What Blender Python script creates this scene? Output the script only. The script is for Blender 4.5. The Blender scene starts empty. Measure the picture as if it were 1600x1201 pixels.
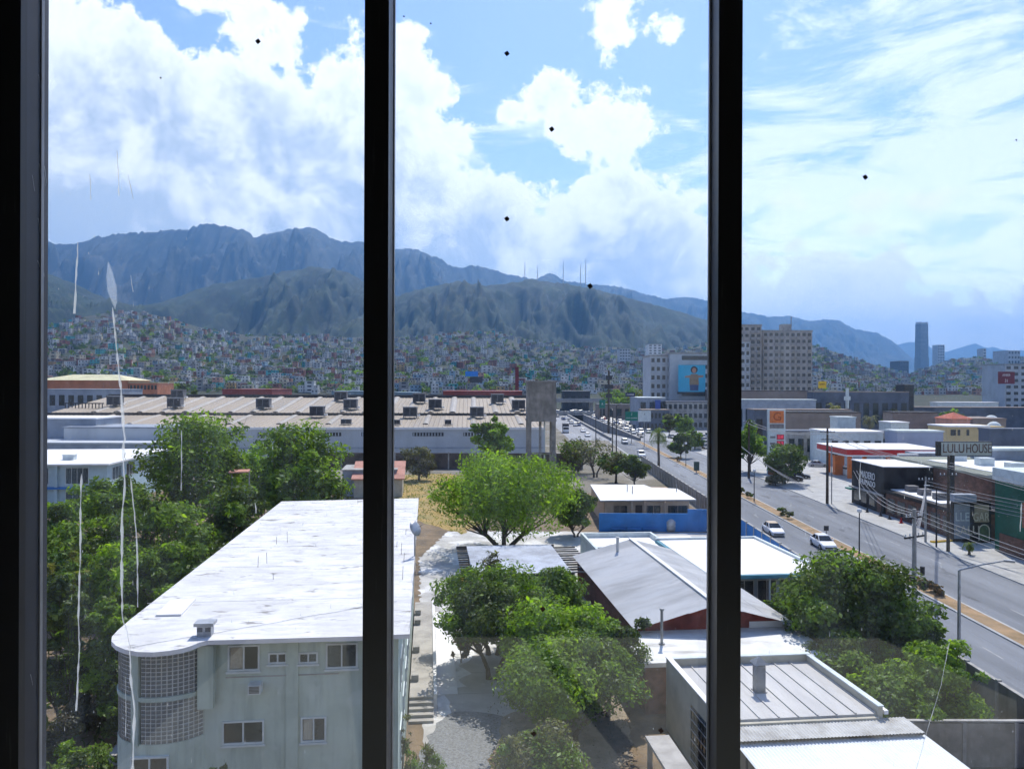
import bpy, math, random
import numpy as np
from mathutils import Vector, Matrix

# ------------------------------------------------------------------ camera
SC = bpy.context.scene
COL = SC.collection
H = 19.0                    # eye height above the street
F = 1200.0                  # focal length in photo pixels (1600 wide)
ROLL = math.radians(0.2)
cam_d = bpy.data.cameras.new('camera')
cam_d.sensor_width = 36.0
cam_d.lens = 36.0 * F / 1600.0
cam_d.clip_start = 0.05
cam_d.clip_end = 60000.0
cam = bpy.data.objects.new('camera', cam_d)
COL.objects.link(cam)
cam.matrix_world = Matrix.Translation((0, 0, H)) @ Matrix.Rotation(math.pi/2, 4, 'X') @ Matrix.Rotation(ROLL, 4, 'Z')
SC.camera = cam

# ------------------------------------------------------------------ sun and sky
SUN_AZ, SUN_EL = math.radians(14), math.radians(54)
sdir = Vector((math.sin(SUN_AZ)*math.cos(SUN_EL), math.cos(SUN_AZ)*math.cos(SUN_EL), math.sin(SUN_EL)))
sun_d = bpy.data.lights.new('sun', 'SUN')
sun_d.energy = 5.0
sun_d.angle = math.radians(0.53)
sun_d.color = (1.0, 0.935, 0.84)
sun = bpy.data.objects.new('sun', sun_d)
COL.objects.link(sun)
sun.rotation_euler = sdir.to_track_quat('Z', 'Y').to_euler()
sun.location = (0, 0, 200)

SC.view_settings.view_transform = 'Standard'
SC.view_settings.look = 'None'
SC.view_settings.gamma = 1.0
SC.view_settings.use_curve_mapping = False
SC.view_settings.exposure = 0.24
SC.cycles.max_bounces = 6
SC.cycles.diffuse_bounces = 2
SC.cycles.glossy_bounces = 3
SC.cycles.transparent_max_bounces = 12
SC.cycles.volume_bounces = 0
SC.cycles.use_denoising = True
SC.cycles.use_adaptive_sampling = True
SC.cycles.adaptive_threshold = 0.03
SC.cycles.sample_clamp_indirect = 4.0

W = bpy.data.worlds.new('World')
SC.world = W
W.use_nodes = True
W.cycles.sampling_method = 'NONE'
nt = W.node_tree
nt.nodes.clear()
def wn(t, **kw):
    n = nt.nodes.new(t)
    for k, v in kw.items():
        setattr(n, k, v)
    return n
def wl(a, b):
    nt.links.new(a, b)
def wmath(op, a, b=None, c=None):
    n = wn('ShaderNodeMath', operation=op)
    for i, v in enumerate((a, b, c)):
        if v is None: continue
        if isinstance(v, (int, float)): n.inputs[i].default_value = v
        else: wl(v, n.inputs[i])
    return n.outputs[0]
def wrange(v, a, b, c=0.0, d=1.0, smooth=True):
    n = wn('ShaderNodeMapRange')
    n.interpolation_type = 'SMOOTHSTEP' if smooth else 'LINEAR'
    wl(v, n.inputs[0])
    for i, q in zip((1, 2, 3, 4), (a, b, c, d)):
        n.inputs[i].default_value = q
    return n.outputs[0]
def wmix(f, a, b):
    n = wn('ShaderNodeMix', data_type='RGBA')
    if isinstance(f, (int, float)): n.inputs[0].default_value = f
    else: wl(f, n.inputs[0])
    for s, v in ((6, a), (7, b)):
        if isinstance(v, tuple): n.inputs[s].default_value = (*v, 1)
        else: wl(v, n.inputs[s])
    return n.outputs[2]
def wnoise(vec, scale, detail=8, rough=0.55, dist=0.0):
    n = wn('ShaderNodeTexNoise')
    n.inputs['Scale'].default_value = scale
    n.inputs['Detail'].default_value = detail
    n.inputs['Roughness'].default_value = rough
    n.inputs['Distortion'].default_value = dist
    wl(vec, n.inputs['Vector'])
    return n.outputs[0]
SKY_STRENGTH = 0.14
sky = wn('ShaderNodeTexSky', sky_type='NISHITA')
sky.sun_disc = False
sky.sun_elevation = SUN_EL
sky.sun_rotation = SUN_AZ
sky.altitude = 500
sky.air_density = 1.0
sky.dust_density = 0.6
sky.ozone_density = 1.6
tc = wn('ShaderNodeTexCoord')
DIR = tc.outputs['Generated']
sep = wn('ShaderNodeSeparateXYZ'); wl(DIR, sep.inputs[0])
AZ = wmath('ARCTAN2', sep.outputs[0], sep.outputs[1])
EL = wmath('ARCSINE', sep.outputs[2])
def pa(px): return math.atan((px-800)/F)
def pe(px, py): return math.atan((600-py)/F*math.cos(pa(px)))
# the top edge of the cloud bank: elevation against azimuth
cur = wn('ShaderNodeFloatCurve')
A0, A1, E1 = -1.4, 1.4, 0.8
azn = wrange(AZ, A0, A1, smooth=False)
wl(azn, cur.inputs['Value'])
edge_px = [(75, -60), (240, -10), (330, 60), (430, 88), (530, 96), (620, 128), (700, 182), (790, 236), (860, 268), (940, 262), (1010, 252), (1095, 300), (1150, 345), (1250, 385), (1400, 400), (1560, 410)]
cm = cur.mapping.curves[0]
pts = [((pa(x)-A0)/(A1-A0), max(0.0, min(1.0, pe(x, y)/E1))) for x, y in edge_px]
pts = [(0.0, 0.30), (0.1, 0.42)] + pts + [(0.88, 0.25), (1.0, 0.30)]
while len(cm.points) < len(pts): cm.points.new(0.5, 0.5)
for p, (a, b) in zip(cm.points, pts):
    p.location = (a, b)
cur.mapping.update()
EDGE = wmath('MULTIPLY', cur.outputs[0], E1)
nbig = wnoise(DIR, 6.0, 4, 0.58, 0.35)
nmid = wnoise(DIR, 20.0, 7, 0.68)
fb = wmath('ADD', wmath('MULTIPLY', wmath('SUBTRACT', nbig, 0.5), 0.26), wmath('MULTIPLY', wmath('SUBTRACT', nmid, 0.5), 0.19))
dens = wmath('ADD', wmath('SUBTRACT', EDGE, EL), fb)          # > 0 inside the bank
blobs = [(950, 52, 50, 62, 1.0), (935, 190, 118, 82, 1.25), (1040, 44, 46, 22, .8), (795, 182, 26, 20, .8), (845, 170, 20, 30, .7), (1000, 200, 60, 40, 0.9),
         (360, 12, 130, 34, 0.9), (120, 60, 120, 90, .9), (1215, 315, 42, 22, .35), (1365, 308, 40, 18, .38), (1440, 310, 46, 15, .35), (1348, 357, 24, 12, .35), (1205, 262, 42, 14, .25), (440, 80, 70, 30, .8), (520, 110, 90, 40, .8), (640, 150, 60, 50, .8)]
for bx, by, rx, ry, wgt in blobs:
    ca, ce = pa(bx), pe(bx, by)
    dx = wmath('MULTIPLY', wmath('SUBTRACT', AZ, ca), F/rx)
    dy = wmath('MULTIPLY', wmath('SUBTRACT', EL, ce), F/ry)
    r = wmath('SQRT', wmath('ADD', wmath('MULTIPLY', dx, dx), wmath('MULTIPLY', dy, dy)))
    b = wmath('MULTIPLY', wmath('SUBTRACT', 1.0, r), 0.055*wgt)
    b = wmath('ADD', b, wmath('MULTIPLY', fb, 0.85 if wgt > .5 else .3))
    dens = wmath('MAXIMUM', dens, b)
cum = wrange(dens, -0.002, 0.018)
core = wrange(dens, 0.012, 0.12)
# thin high veil
mp = wn('ShaderNodeMapping'); mp.inputs['Scale'].default_value = (1.3, 1.3, 5.0); wl(DIR, mp.inputs[0])
veil_n = wnoise(mp.outputs[0], 4.2, 7, 0.66, 0.5)
veil_r = wrange(AZ, pa(1000), pa(1300), 0.0, 0.085)
veil = wmath('MULTIPLY', wrange(wmath('ADD', wmath('ADD', veil_n, veil_r), wrange(EL, 0.44, 0.22, -0.13, 0.05)), 0.44, 0.64), 0.84)
hor = wrange(EL, 0.30, 0.02, 0.0, 0.8)
veil = wmath('MAXIMUM', veil, hor)
# shading inside the cumulus: pale lit billows, blue-grey thick parts and base
bil = wnoise(DIR, 11.0, 5, 0.62, 0.3)
low = wrange(EL, 0.26, 0.12)
left = wrange(AZ, pa(800), pa(250))
dark = wmath('MULTIPLY', wmath('MULTIPLY', core, wrange(AZ, pa(1250), pa(950), .35, 1.0)), wrange(bil, 0.36, 0.58, 0.10, 0.92))
dark = wmath('MAXIMUM', dark, wmath('MULTIPLY', wmath('MULTIPLY', low, wmath('ADD', wmath('MULTIPLY', left, 0.92), 0.06)), wrange(bil, 0.3, 0.58, 0.25, 1.0)))
K = 1.0/SKY_STRENGTH
ccol = wmix(dark, (1.20*K, 1.23*K, 1.27*K), (0.52*K, 0.63*K, 0.79*K))
veilcol = wmix(hor, (1.10*K, 1.18*K, 1.30*K), (2.0*K, 2.04*K, 2.05*K))
skyc = wmix(1.0, sky.outputs[0], sky.outputs[0])
tint = wn('ShaderNodeMix', data_type='RGBA', blend_type='MULTIPLY'); tint.inputs[0].default_value = 1.0
wl(sky.outputs[0], tint.inputs[6]); tint.inputs[7].default_value = (1.08, 1.12, 1.36, 1)
c1 = wmix(veil, tint.outputs[2], veilcol)
c2 = wmix(cum, c1, ccol)
bg = wn('ShaderNodeBackground'); bg.inputs['Strength'].default_value = SKY_STRENGTH
wl(c2, bg.inputs['Color'])
wo = wn('ShaderNodeOutputWorld'); wl(bg.outputs[0], wo.inputs['Surface'])

# ------------------------------------------------------------------ helpers
rng = random.Random(7)
def ray(px, py):
    x, y = px-800.0, 600.5-py
    c, s = math.cos(ROLL), math.sin(ROLL)
    return (x*c - y*s)/F, (x*s + y*c)/F           # X/depth, Z/depth
def G(px, py, z=0.0):
    a, b = ray(px, py)
    d = (z-H)/b
    return Vector((a*d, d, z))
def D(px, py, d):
    a, b = ray(px, py)
    return Vector((a*d, d, H+b*d))

class MB:
    def __init__(s):
        s.v, s.f, s.m = [], [], []
    def add(s, vs, fs, m=0):
        o = len(s.v)
        s.v += [tuple(p) for p in vs]
        s.f += [tuple(o+i for i in f) for f in fs]
        s.m += [m]*len(fs)
        return s
    def box(s, x0, x1, y0, y1, z0, z1, m=0, rz=0.0, c=None):
        vs = [(x, y, z) for z in (z0, z1) for y in (y0, y1) for x in (x0, x1)]
        if rz:
            cx, cy = c or ((x0+x1)/2, (y0+y1)/2)
            co, si = math.cos(rz), math.sin(rz)
            vs = [(cx+(x-cx)*co-(y-cy)*si, cy+(x-cx)*si+(y-cy)*co, z) for x, y, z in vs]
        return s.add(vs, [(0, 2, 3, 1), (4, 5, 7, 6), (0, 1, 5, 4), (2, 6, 7, 3), (0, 4, 6, 2), (1, 3, 7, 5)], m)
    def prism(s, poly, z0, z1, m=0, mtop=None):
        a = sum(poly[i][0]*poly[(i+1) % len(poly)][1]-poly[(i+1) % len(poly)][0]*poly[i][1] for i in range(len(poly)))
        if a < 0: poly = poly[::-1]
        n = len(poly)
        o = len(s.v)
        s.v += [(p[0], p[1], z0) for p in poly] + [(p[0], p[1], z1) for p in poly]
        s.f += [tuple(o+i for i in range(n))[::-1]]; s.m += [m]
        s.f += [tuple(o+n+i for i in range(n))]; s.m += [m if mtop is None else mtop]
        for i in range(n):
            j = (i+1) % n
            s.f += [(o+i, o+j, o+n+j, o+n+i)]; s.m += [m]
        return s
    def quad(s, a, b, c, d, m=0):
        return s.add([a, b, c, d], [(0, 1, 2, 3)], m)
    def tube(s, pts, rad, n=6, m=0, cap=True):
        pts = [Vector(p) for p in pts]
        if not isinstance(rad, (list, tuple)): rad = [rad]*len(pts)
        o = len(s.v)
        t0 = (pts[1]-pts[0]).normalized()
        ref = Vector((0, 0, 1)) if abs(t0.z) < 0.9 else Vector((1, 0, 0))
        for i, p in enumerate(pts):
            t = (pts[min(i+1, len(pts)-1)]-pts[max(i-1, 0)]).normalized()
            a = t.cross(ref).normalized(); b = t.cross(a)
            for k in range(n):
                q = 2*math.pi*k/n
                s.v.append(tuple(p+(a*math.cos(q)+b*math.sin(q))*rad[i]))
        for i in range(len(pts)-1):
            for k in range(n):
                k2 = (k+1) % n
                s.f.append((o+i*n+k, o+i*n+k2, o+(i+1)*n+k2, o+(i+1)*n+k)); s.m.append(m)
        if cap:
            e = o+(len(pts)-1)*n
            s.f.append(tuple(o+k for k in range(n))[::-1]); s.m.append(m)
            s.f.append(tuple(e+k for k in range(n))); s.m.append(m)
        return s
    def sphere(s, c, rx, ry=None, rz=None, nu=10, nv=6, m=0, vmin=-0.5):
        ry = ry or rx; rz = rz or rx
        o = len(s.v)
        for j in range(nv+1):
            la = math.pi*(vmin+(0.5-vmin)*j/nv)
            for i in range(nu):
                lo = 2*math.pi*i/nu
                s.v.append((c[0]+rx*math.cos(la)*math.cos(lo), c[1]+ry*math.cos(la)*math.sin(lo), c[2]+rz*math.sin(la)))
        for j in range(nv):
            for i in range(nu):
                i2 = (i+1) % nu
                s.f.append((o+j*nu+i, o+j*nu+i2, o+(j+1)*nu+i2, o+(j+1)*nu+i)); s.m.append(m)
        return s
    def mesh(s, name, mats, weld=False, smooth=False):
        v, f = s.v, s.f
        if weld:
            d, idx, nv = {}, [], []
            for p in v:
                k = (round(p[0], 3), round(p[1], 3), round(p[2], 3))
                if k not in d:
                    d[k] = len(nv); nv.append(p)
                idx.append(d[k])
            f2, m2 = [], []
            for q, mm in zip(f, s.m):
                q = [idx[i] for i in q]
                r = [q[i] for i in range(len(q)) if q[i] != q[i-1]]
                if len(r) > 2: f2.append(r); m2.append(mm)
            v, f, ms = nv, f2, m2
        else: ms = s.m
        me = bpy.data.meshes.new(name)
        me.from_pydata(v, [], f)
        for mt in (mats if isinstance(mats, (list, tuple)) else [mats]):
            me.materials.append(mt)
        if any(ms): me.polygons.foreach_set('material_index', ms)
        if smooth: me.polygons.foreach_set('use_smooth', [True]*len(me.polygons))
        me.update()
        return me
    def build(s, name, mats, parent=None, weld=False, smooth=False, loc=None, rz=0.0):
        return obj(name, s.mesh(name, mats, weld, smooth), parent, loc, rz)

def obj(name, me, parent=None, loc=None, rz=0.0):
    o = bpy.data.objects.new(name, me)
    COL.objects.link(o)
    if parent is not None: o.parent = parent
    if loc is not None: o.location = loc
    if rz: o.rotation_euler = (0, 0, rz)
    return o
def tag(o, label, cat, group=None):
    o['label'] = label; o['category'] = cat
    if group: o['group'] = group
    return o
def thing(name, label, cat, loc=(0, 0, 0), rz=0.0, group=None):
    o = bpy.data.objects.new(name, None)
    o.empty_display_size = 0.2
    COL.objects.link(o)
    o.location = loc; o.rotation_euler = (0, 0, rz)
    return tag(o, label, cat, group)
def struct(o):
    o['kind'] = 'structure'
    return o
def stuff(o):
    o['kind'] = 'stuff'
    return o
def copy_tree(o, parent=None):
    c = o.copy(); COL.objects.link(c)
    c.parent = parent
    for ch in list(o.children): copy_tree(ch, c)
    return c
def local(root, p):
    dx, dy = p[0]-root.location.x, p[1]-root.location.y
    a = root.rotation_euler.z
    return Vector((dx*math.cos(a)+dy*math.sin(a), -dx*math.sin(a)+dy*math.cos(a), p[2]-root.location.z))
def wall_hit(root, px, py, v0):
    """where the sight line of a photo pixel meets the plane v = v0 of a building's own frame"""
    a, b = ray(px, py)
    al = root.rotation_euler.z
    n = Vector((-math.sin(al), math.cos(al)))
    q = n.x*root.location.x + n.y*root.location.y + v0
    d = q/(n.x*a+n.y)
    return local(root, (a*d, d, H+b*d))
def side_hit(root, px, py, u0):
    a, b = ray(px, py)
    al = root.rotation_euler.z
    n = Vector((math.cos(al), math.sin(al)))
    q = n.x*root.location.x + n.y*root.location.y + u0
    d = q/(n.x*a+n.y)
    return local(root, (a*d, d, H+b*d))

# ------------------------------------------------------------------ materials
MATS = {}
def mat(name, col, rough=0.85, var=0.12, scale=1.5, bump=0.0, metal=0.0, spec=0.3, col2=None, lo=0.42, hi=0.62, detail=6, stretch=None, bscale=None, coord='Object'):
    if name in MATS: return MATS[name]
    m = bpy.data.materials.new(name)
    m.use_nodes = True
    t = m.node_tree
    b = t.nodes['Principled BSDF']
    b.inputs['Roughness'].default_value = rough
    b.inputs['Metallic'].default_value = metal
    b.inputs['Specular IOR Level'].default_value = spec
    tcn = t.nodes.new('ShaderNodeTexCoord')
    vec = tcn.outputs[coord]
    if stretch:
        mp = t.nodes.new('ShaderNodeMapping'); mp.inputs['Scale'].default_value = stretch
        t.links.new(vec, mp.inputs[0]); vec = mp.outputs[0]
    nz = t.nodes.new('ShaderNodeTexNoise')
    nz.inputs['Scale'].default_value = scale; nz.inputs['Detail'].default_value = detail; nz.inputs['Roughness'].default_value = 0.62
    t.links.new(vec, nz.inputs['Vector'])
    mr = t.nodes.new('ShaderNodeMapRange'); mr.inputs[1].default_value = lo; mr.inputs[2].default_value = hi
    t.links.new(nz.outputs[0], mr.inputs[0])
    mx = t.nodes.new('ShaderNodeMix'); mx.data_type = 'RGBA'
    c2 = col2 or tuple(max(0.0, c*(1-2*var)) for c in col)
    mx.inputs[6].default_value = (*col, 1); mx.inputs[7].default_value = (*c2, 1)
    t.links.new(mr.outputs[0], mx.inputs[0])
    t.links.new(mx.outputs[2], b.inputs['Base Color'])
    if bump:
        n2 = t.nodes.new('ShaderNodeTexNoise'); n2.inputs['Scale'].default_value = bscale or scale*6; n2.inputs['Detail'].default_value = 4
        t.links.new(vec, n2.inputs['Vector'])
        bp = t.nodes.new('ShaderNodeBump'); bp.inputs['Strength'].default_value = bump; bp.inputs['Distance'].default_value = 0.05
        t.links.new(n2.outputs[0], bp.inputs['Height']); t.links.new(bp.outputs[0], b.inputs['Normal'])
    MATS[name] = m
    return m
def add_layer(m, col, scale, lo, hi, amount=1.0, stretch=None, detail=6, coord='Object', rough=0.62):
    """one more layer of stain over a material's colour"""
    t = m.node_tree
    b = t.nodes['Principled BSDF']
    src = b.inputs['Base Color'].links[0].from_socket
    tcn = t.nodes.new('ShaderNodeTexCoord'); vec = tcn.outputs[coord]
    if stretch:
        mp = t.nodes.new('ShaderNodeMapping'); mp.inputs['Scale'].default_value = stretch
        t.links.new(vec, mp.inputs[0]); vec = mp.outputs[0]
    nz = t.nodes.new('ShaderNodeTexNoise'); nz.inputs['Scale'].default_value = scale; nz.inputs['Detail'].default_value = detail; nz.inputs['Roughness'].default_value = rough
    t.links.new(vec, nz.inputs['Vector'])
    mr = t.nodes.new('ShaderNodeMapRange'); mr.inputs[1].default_value = lo; mr.inputs[2].default_value = hi; mr.inputs[4].default_value = amount
    t.links.new(nz.outputs[0], mr.inputs[0])
    mx = t.nodes.new('ShaderNodeMix'); mx.data_type = 'RGBA'
    t.links.new(mr.outputs[0], mx.inputs[0]); t.links.new(src, mx.inputs[6]); mx.inputs[7].default_value = (*col, 1)
    t.links.new(mx.outputs[2], b.inputs['Base Color'])
    return m
def leafmat(name, c1, c2, trans=0.5):
    if name in MATS: return MATS[name]
    m = bpy.data.materials.new(name); m.use_nodes = True
    t = m.node_tree; t.nodes.clear()
    gi = t.nodes.new('ShaderNodeNewGeometry')
    mx = t.nodes.new('ShaderNodeMix'); mx.data_type = 'RGBA'
    mx.inputs[6].default_value = (*c1, 1); mx.inputs[7].default_value = (*c2, 1)
    t.links.new(gi.outputs['Random Per Island'], mx.inputs[0])
    tr = t.nodes.new('ShaderNodeMix'); tr.data_type = 'RGBA'; tr.blend_type = 'MULTIPLY'; tr.inputs[0].default_value = 1.0
    t.links.new(mx.outputs[2], tr.inputs[6]); tr.inputs[7].default_value = (1.25, 1.45, 0.55, 1)
    d = t.nodes.new('ShaderNodeBsdfDiffuse'); t.links.new(mx.outputs[2], d.inputs[0])
    tl = t.nodes.new('ShaderNodeBsdfTranslucent'); t.links.new(tr.outputs[2], tl.inputs[0])
    ms = t.nodes.new('ShaderNodeMixShader'); ms.inputs[0].default_value = trans
    t.links.new(d.outputs[0], ms.inputs[1]); t.links.new(tl.outputs[0], ms.inputs[2])
    gl = t.nodes.new('ShaderNodeBsdfGlossy'); gl.inputs['Roughness'].default_value = 0.45; gl.inputs[0].default_value = (.8, .9, 1, 1)
    m2 = t.nodes.new('ShaderNodeMixShader'); m2.inputs[0].default_value = 0.012
    t.links.new(ms.outputs[0], m2.inputs[1]); t.links.new(gl.outputs[0], m2.inputs[2])
    out = t.nodes.new('ShaderNodeOutputMaterial'); t.links.new(m2.outputs[0], out.inputs[0])
    MATS[name] = m
    return m
def darkglass(name='window glass', col=(0.03, 0.04, 0.045), rough=0.12):
    return mat(name, col, rough, 0.3, 1.3, spec=0.6)

M = lambda n: MATS[n]
mat('white roof', (0.67, 0.67, 0.675), 0.8, 0.08, 0.35)
add_layer(M('white roof'), (0.36, 0.36, 0.36), 1.2, 0.46, 0.66, 0.45, stretch=(0.5, 1.4, 1))
add_layer(M('white roof'), (0.14, 0.13, 0.11), 1.2, 0.575, 0.64, 0.75, stretch=(0.6, 1.0, 1), detail=10, rough=0.7)
add_layer(M('white roof'), (0.28, 0.26, 0.24), 3.0, 0.60, 0.68, 0.55, stretch=(0.4, 1.2, 1), detail=8)
mat('clean white roof', (0.78, 0.78, 0.78), 0.8, 0.05, 0.6)
add_layer(M('clean white roof'), (0.45, 0.44, 0.42), 0.5, 0.60, 0.8, 0.5, detail=9)
mat('stained white roof', (0.70, 0.70, 0.68), 0.85, 0.07, 0.8)
add_layer(M('stained white roof'), (0.20, 0.18, 0.15), 0.55, 0.53, 0.66, 0.6, stretch=(0.5, 1.5, 1), detail=10)
mat('mint wall', (0.49, 0.585, 0.52), 0.85, 0.08, 0.6)
add_layer(M('mint wall'), (0.26, 0.32, 0.30), 1.0, 0.46, 0.70, 0.7, stretch=(2.5, 2.5, 0.2), detail=9)
add_layer(M('mint wall'), (0.50, 0.58, 0.54), 0.5, 0.52, 0.56, 0.5)
mat('pale trim', (0.60, 0.66, 0.66), 0.85, 0.08, 1.0)
mat('concrete', (0.40, 0.39, 0.37), 0.9, 0.18, 0.7, bump=0.2)
add_layer(M('concrete'), (0.17, 0.16, 0.15), 0.9, 0.48, 0.75, 0.6, stretch=(1.6, 1.6, 0.22), detail=8)
mat('old concrete', (0.33, 0.31, 0.28), 0.95, 0.2, 0.5, bump=0.3)
add_layer(M('old concrete'), (0.11, 0.10, 0.09), 0.8, 0.46, 0.72, 0.7, stretch=(1.4, 1.4, 0.16), detail=9)
mat('dark metal', (0.03, 0.03, 0.035), 0.5, 0.1, 3)
mat('grey metal', (0.26, 0.27, 0.29), 0.45, 0.12, 3, metal=0.4)
mat('galvanised', (0.42, 0.44, 0.47), 0.42, 0.15, 2.2, metal=0.5)
mat('bark', (0.10, 0.075, 0.055), 0.95, 0.25, 4, bump=0.5)
mat('pale bark', (0.20, 0.165, 0.13), 0.95, 0.25, 4, bump=0.5)
mat('black paint', (0.02, 0.02, 0.022), 0.5, 0.1, 3)
mat('white paint', (0.78, 0.78, 0.77), 0.6, 0.04, 2)
mat('orange', (0.70, 0.18, 0.035), 0.55, 0.08, 1)
mat('red', (0.50, 0.025, 0.03), 0.5, 0.08, 1)
mat('yellow', (0.75, 0.48, 0.03), 0.6, 0.1, 1)
mat('cooler steel', (0.17, 0.17, 0.18), 0.6, 0.2, 0.9, metal=0.2)
darkglass()
darkglass('car glass', (0.018, 0.022, 0.026), 0.06)
# ------------------------------------------------------------------ terrain
FOOT = [(-500, 540), (-100, 520), (75, 512), (120, 498), (180, 486), (230, 490), (280, 503), (330, 516), (400, 526), (480, 524), (560, 527), (640, 527), (700, 520), (770, 517), (810, 526), (850, 536), (910, 542), (960, 540), (1010, 548), (1080, 540), (1150, 520), (1270, 536), (1330, 556), (1390, 574), (1420, 582), (1450, 570), (1490, 558), (1530, 554), (1570, 560), (1640, 548), (1800, 556), (2100, 560)]
fx = np.array([p[0] for p in FOOT], float); fy = np.array([p[1] for p in FOOT], float)
FOOT_D = lambda px: np.interp(px, [0, 400, 700, 1000, 1250, 1420, 1600], [1500, 1900, 1700, 1900, 1900, 2400, 2300])
FOOT_0 = 560.0
def nz1(seed, n=64):
    r = np.random.RandomState(seed)
    return r.rand(n)*2-1
NTAB = {}
def vnoise(x, y, seed, oct=5, gain=0.5):
    """plain value noise on arrays"""
    x = np.asarray(x, float); y = np.asarray(y, float)
    if seed not in NTAB: NTAB[seed] = np.random.RandomState(seed).rand(256, 256)*2-1
    tab = NTAB[seed]
    out = np.zeros_like(x+y); a = 1.0
    for o in range(oct):
        xi = np.floor(x).astype(int); yi = np.floor(y).astype(int)
        xf = x-xi; yf = y-yi
        u = xf*xf*(3-2*xf); v = yf*yf*(3-2*yf)
        g = lambda i, j: tab[(xi+i+o*37) % 256, (yi+j+o*91) % 256]
        out = out + a*((g(0, 0)*(1-u)+g(1, 0)*u)*(1-v)+(g(0, 1)*(1-u)+g(1, 1)*u)*v)
        a *= gain; x = x*2.03+11.3; y = y*2.03+5.7
    return out
def foot_z(x, y):
    x = np.asarray(x, float); y = np.asarray(y, float)
    px = 800+F*x/np.maximum(y, 1.0)
    dc = FOOT_D(px)
    zc = H+(600-np.interp(px, fx, fy))/F*dc
    t = (y-FOOT_0)/(dc-FOOT_0)
    s = np.where(t < 1, np.clip(t, 0, None)**1.15, 1-0.9*(t-1))
    z = zc*s - np.where(t < 0, 3.0*np.clip(-t*4, 0, 1), 0)
    return z + vnoise(x/140, y/140, 3, 3)*2.5*np.clip(t*3, 0, 1)*np.clip((1.05-t)*6, 0, 1)
def sheet(name, X, Y, Z, m, smooth=True):
    ny, nx = X.shape
    v = np.stack([X, Y, Z], -1).reshape(-1, 3)
    i = np.arange(ny*nx).reshape(ny, nx)
    q = np.stack([i[:-1, :-1], i[:-1, 1:], i[1:, 1:], i[1:, :-1]], -1).reshape(-1, 4)
    me = bpy.data.meshes.new(name)
    me.vertices.add(len(v)); me.vertices.foreach_set('co', v.ravel())
    me.loops.add(q.size); me.loops.foreach_set('vertex_index', q.ravel().astype(np.int32))
    me.polygons.add(len(q)); me.polygons.foreach_set('loop_start', np.arange(0, q.size, 4, dtype=np.int32))
    me.polygons.foreach_set('loop_total', np.full(len(q), 4, np.int32))
    me.update(calc_edges=True)
    if smooth: me.polygons.foreach_set('use_smooth', np.ones(len(q), bool))
    me.materials.append(m)
    return struct(obj(name, me))
def fan(px0, px1, n, d0, d1, m):
    P = np.linspace(px0, px1, n)[None, :].repeat(m, 0)
    T = np.linspace(0, 1, m)[:, None].repeat(n, 1)
    return P, T

mat('hill scrub', (0.022, 0.034, 0.016), 0.95, 0.3, 0.02, col2=(0.05, 0.048, 0.036), lo=0.4, hi=0.65, detail=10, coord='Object')
P, T = fan(-700, 2300, 260, 0, 1, 70)
Y = FOOT_0-80+T*(3200-FOOT_0)
X = (P-800)/F*Y
Z = foot_z(X, Y)
sheet('hill', X, Y, Z, M('hill scrub'))

def mountain(name, prof, dist, depth, amp, seed, m, px0=-900, px1=2500, n=420, rows=90, spur=1.0, back=0.35):
    ax = np.array([p[0] for p in prof], float); ay = np.array([p[1] for p in prof], float)
    dp = np.array([p[0] for p in dist], float); dd = np.array([p[1] for p in dist], float)
    P, T = fan(px0, px1, n, 0, 1, rows)
    T = T*(1+back)
    Dc = np.interp(P, dp, dd)
    Y = Dc-depth+T*depth
    X = (P-800)/F*Dc*(1-0.25*(1-T)) + 0*Y
    X = (P-800)/F*Y
    zc = H+(600-np.interp(P, ax, ay))/F*Dc
    tt = np.clip(T, 0, 1)
    base = np.where(T <= 1, tt**0.92, 1-(T-1)/back*0.9)
    # spurs: ridges running down the slope, a little slanted
    s1 = 1-np.abs(vnoise(X/(depth*0.20)+T*1.1*spur, T*1.0, seed, 2, 0.4))*1.7
    s2 = 1-np.abs(vnoise(X/(depth*0.085)-T*1.3, T*2.2, seed+5, 2, 0.4))*1.7
    s3 = 1-np.abs(vnoise(X/(depth*0.036)+T*2.2, T*5.0, seed+6, 2, 0.5))*1.7
    s4 = 1-np.abs(vnoise(X/(depth*0.016)-T*2.5, T*11.0, seed+7, 3, 0.55))*1.7
    nn = (s1-0.5)*0.75 + (s2-0.5)*0.50 + (s3-0.5)*0.36 + (s4-0.5)*0.22
    env = np.clip(T*1.5, 0, 1)*np.clip((1-T)*3.2, 0.0, 1)
    env = np.where(T > 1, np.clip((T-1)*3, 0, 1)*0.8, env)
    Z = zc*base + nn*amp*zc*env - np.where(T < 0.02, 40, 0)
    jag = vnoise(X/(depth*0.012), Y*0+seed, seed+2, 4, .5)*0.009*zc*np.exp(-((T-1)/0.06)**2)
    Z = Z+jag
    return sheet(name, X, Y, Z, m)
mat('mountain forest', (0.006, 0.016, 0.010), 0.95, 0.3, 0.008, col2=(0.018, 0.036, 0.017), lo=0.42, hi=0.62, detail=12)
add_layer(M('mountain forest'), (0.04, 0.066, 0.026), 0.05, 0.52, 0.60, 0.45, detail=8)
add_layer(M('mountain forest'), (0.06, 0.07, 0.05), 0.02, 0.59, 0.67, 0.5, detail=12)
mat('mountain rock', (0.016, 0.024, 0.018), 0.95, 0.3, 0.004, col2=(0.04, 0.046, 0.04), lo=0.42, hi=0.62, detail=12)
add_layer(M('mountain rock'), (0.05, 0.06, 0.04), 0.03, 0.5, 0.6, 0.5, detail=8)
add_layer(M('mountain rock'), (0.10, 0.10, 0.095), 0.010, 0.56, 0.66, 0.6, detail=12)
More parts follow.
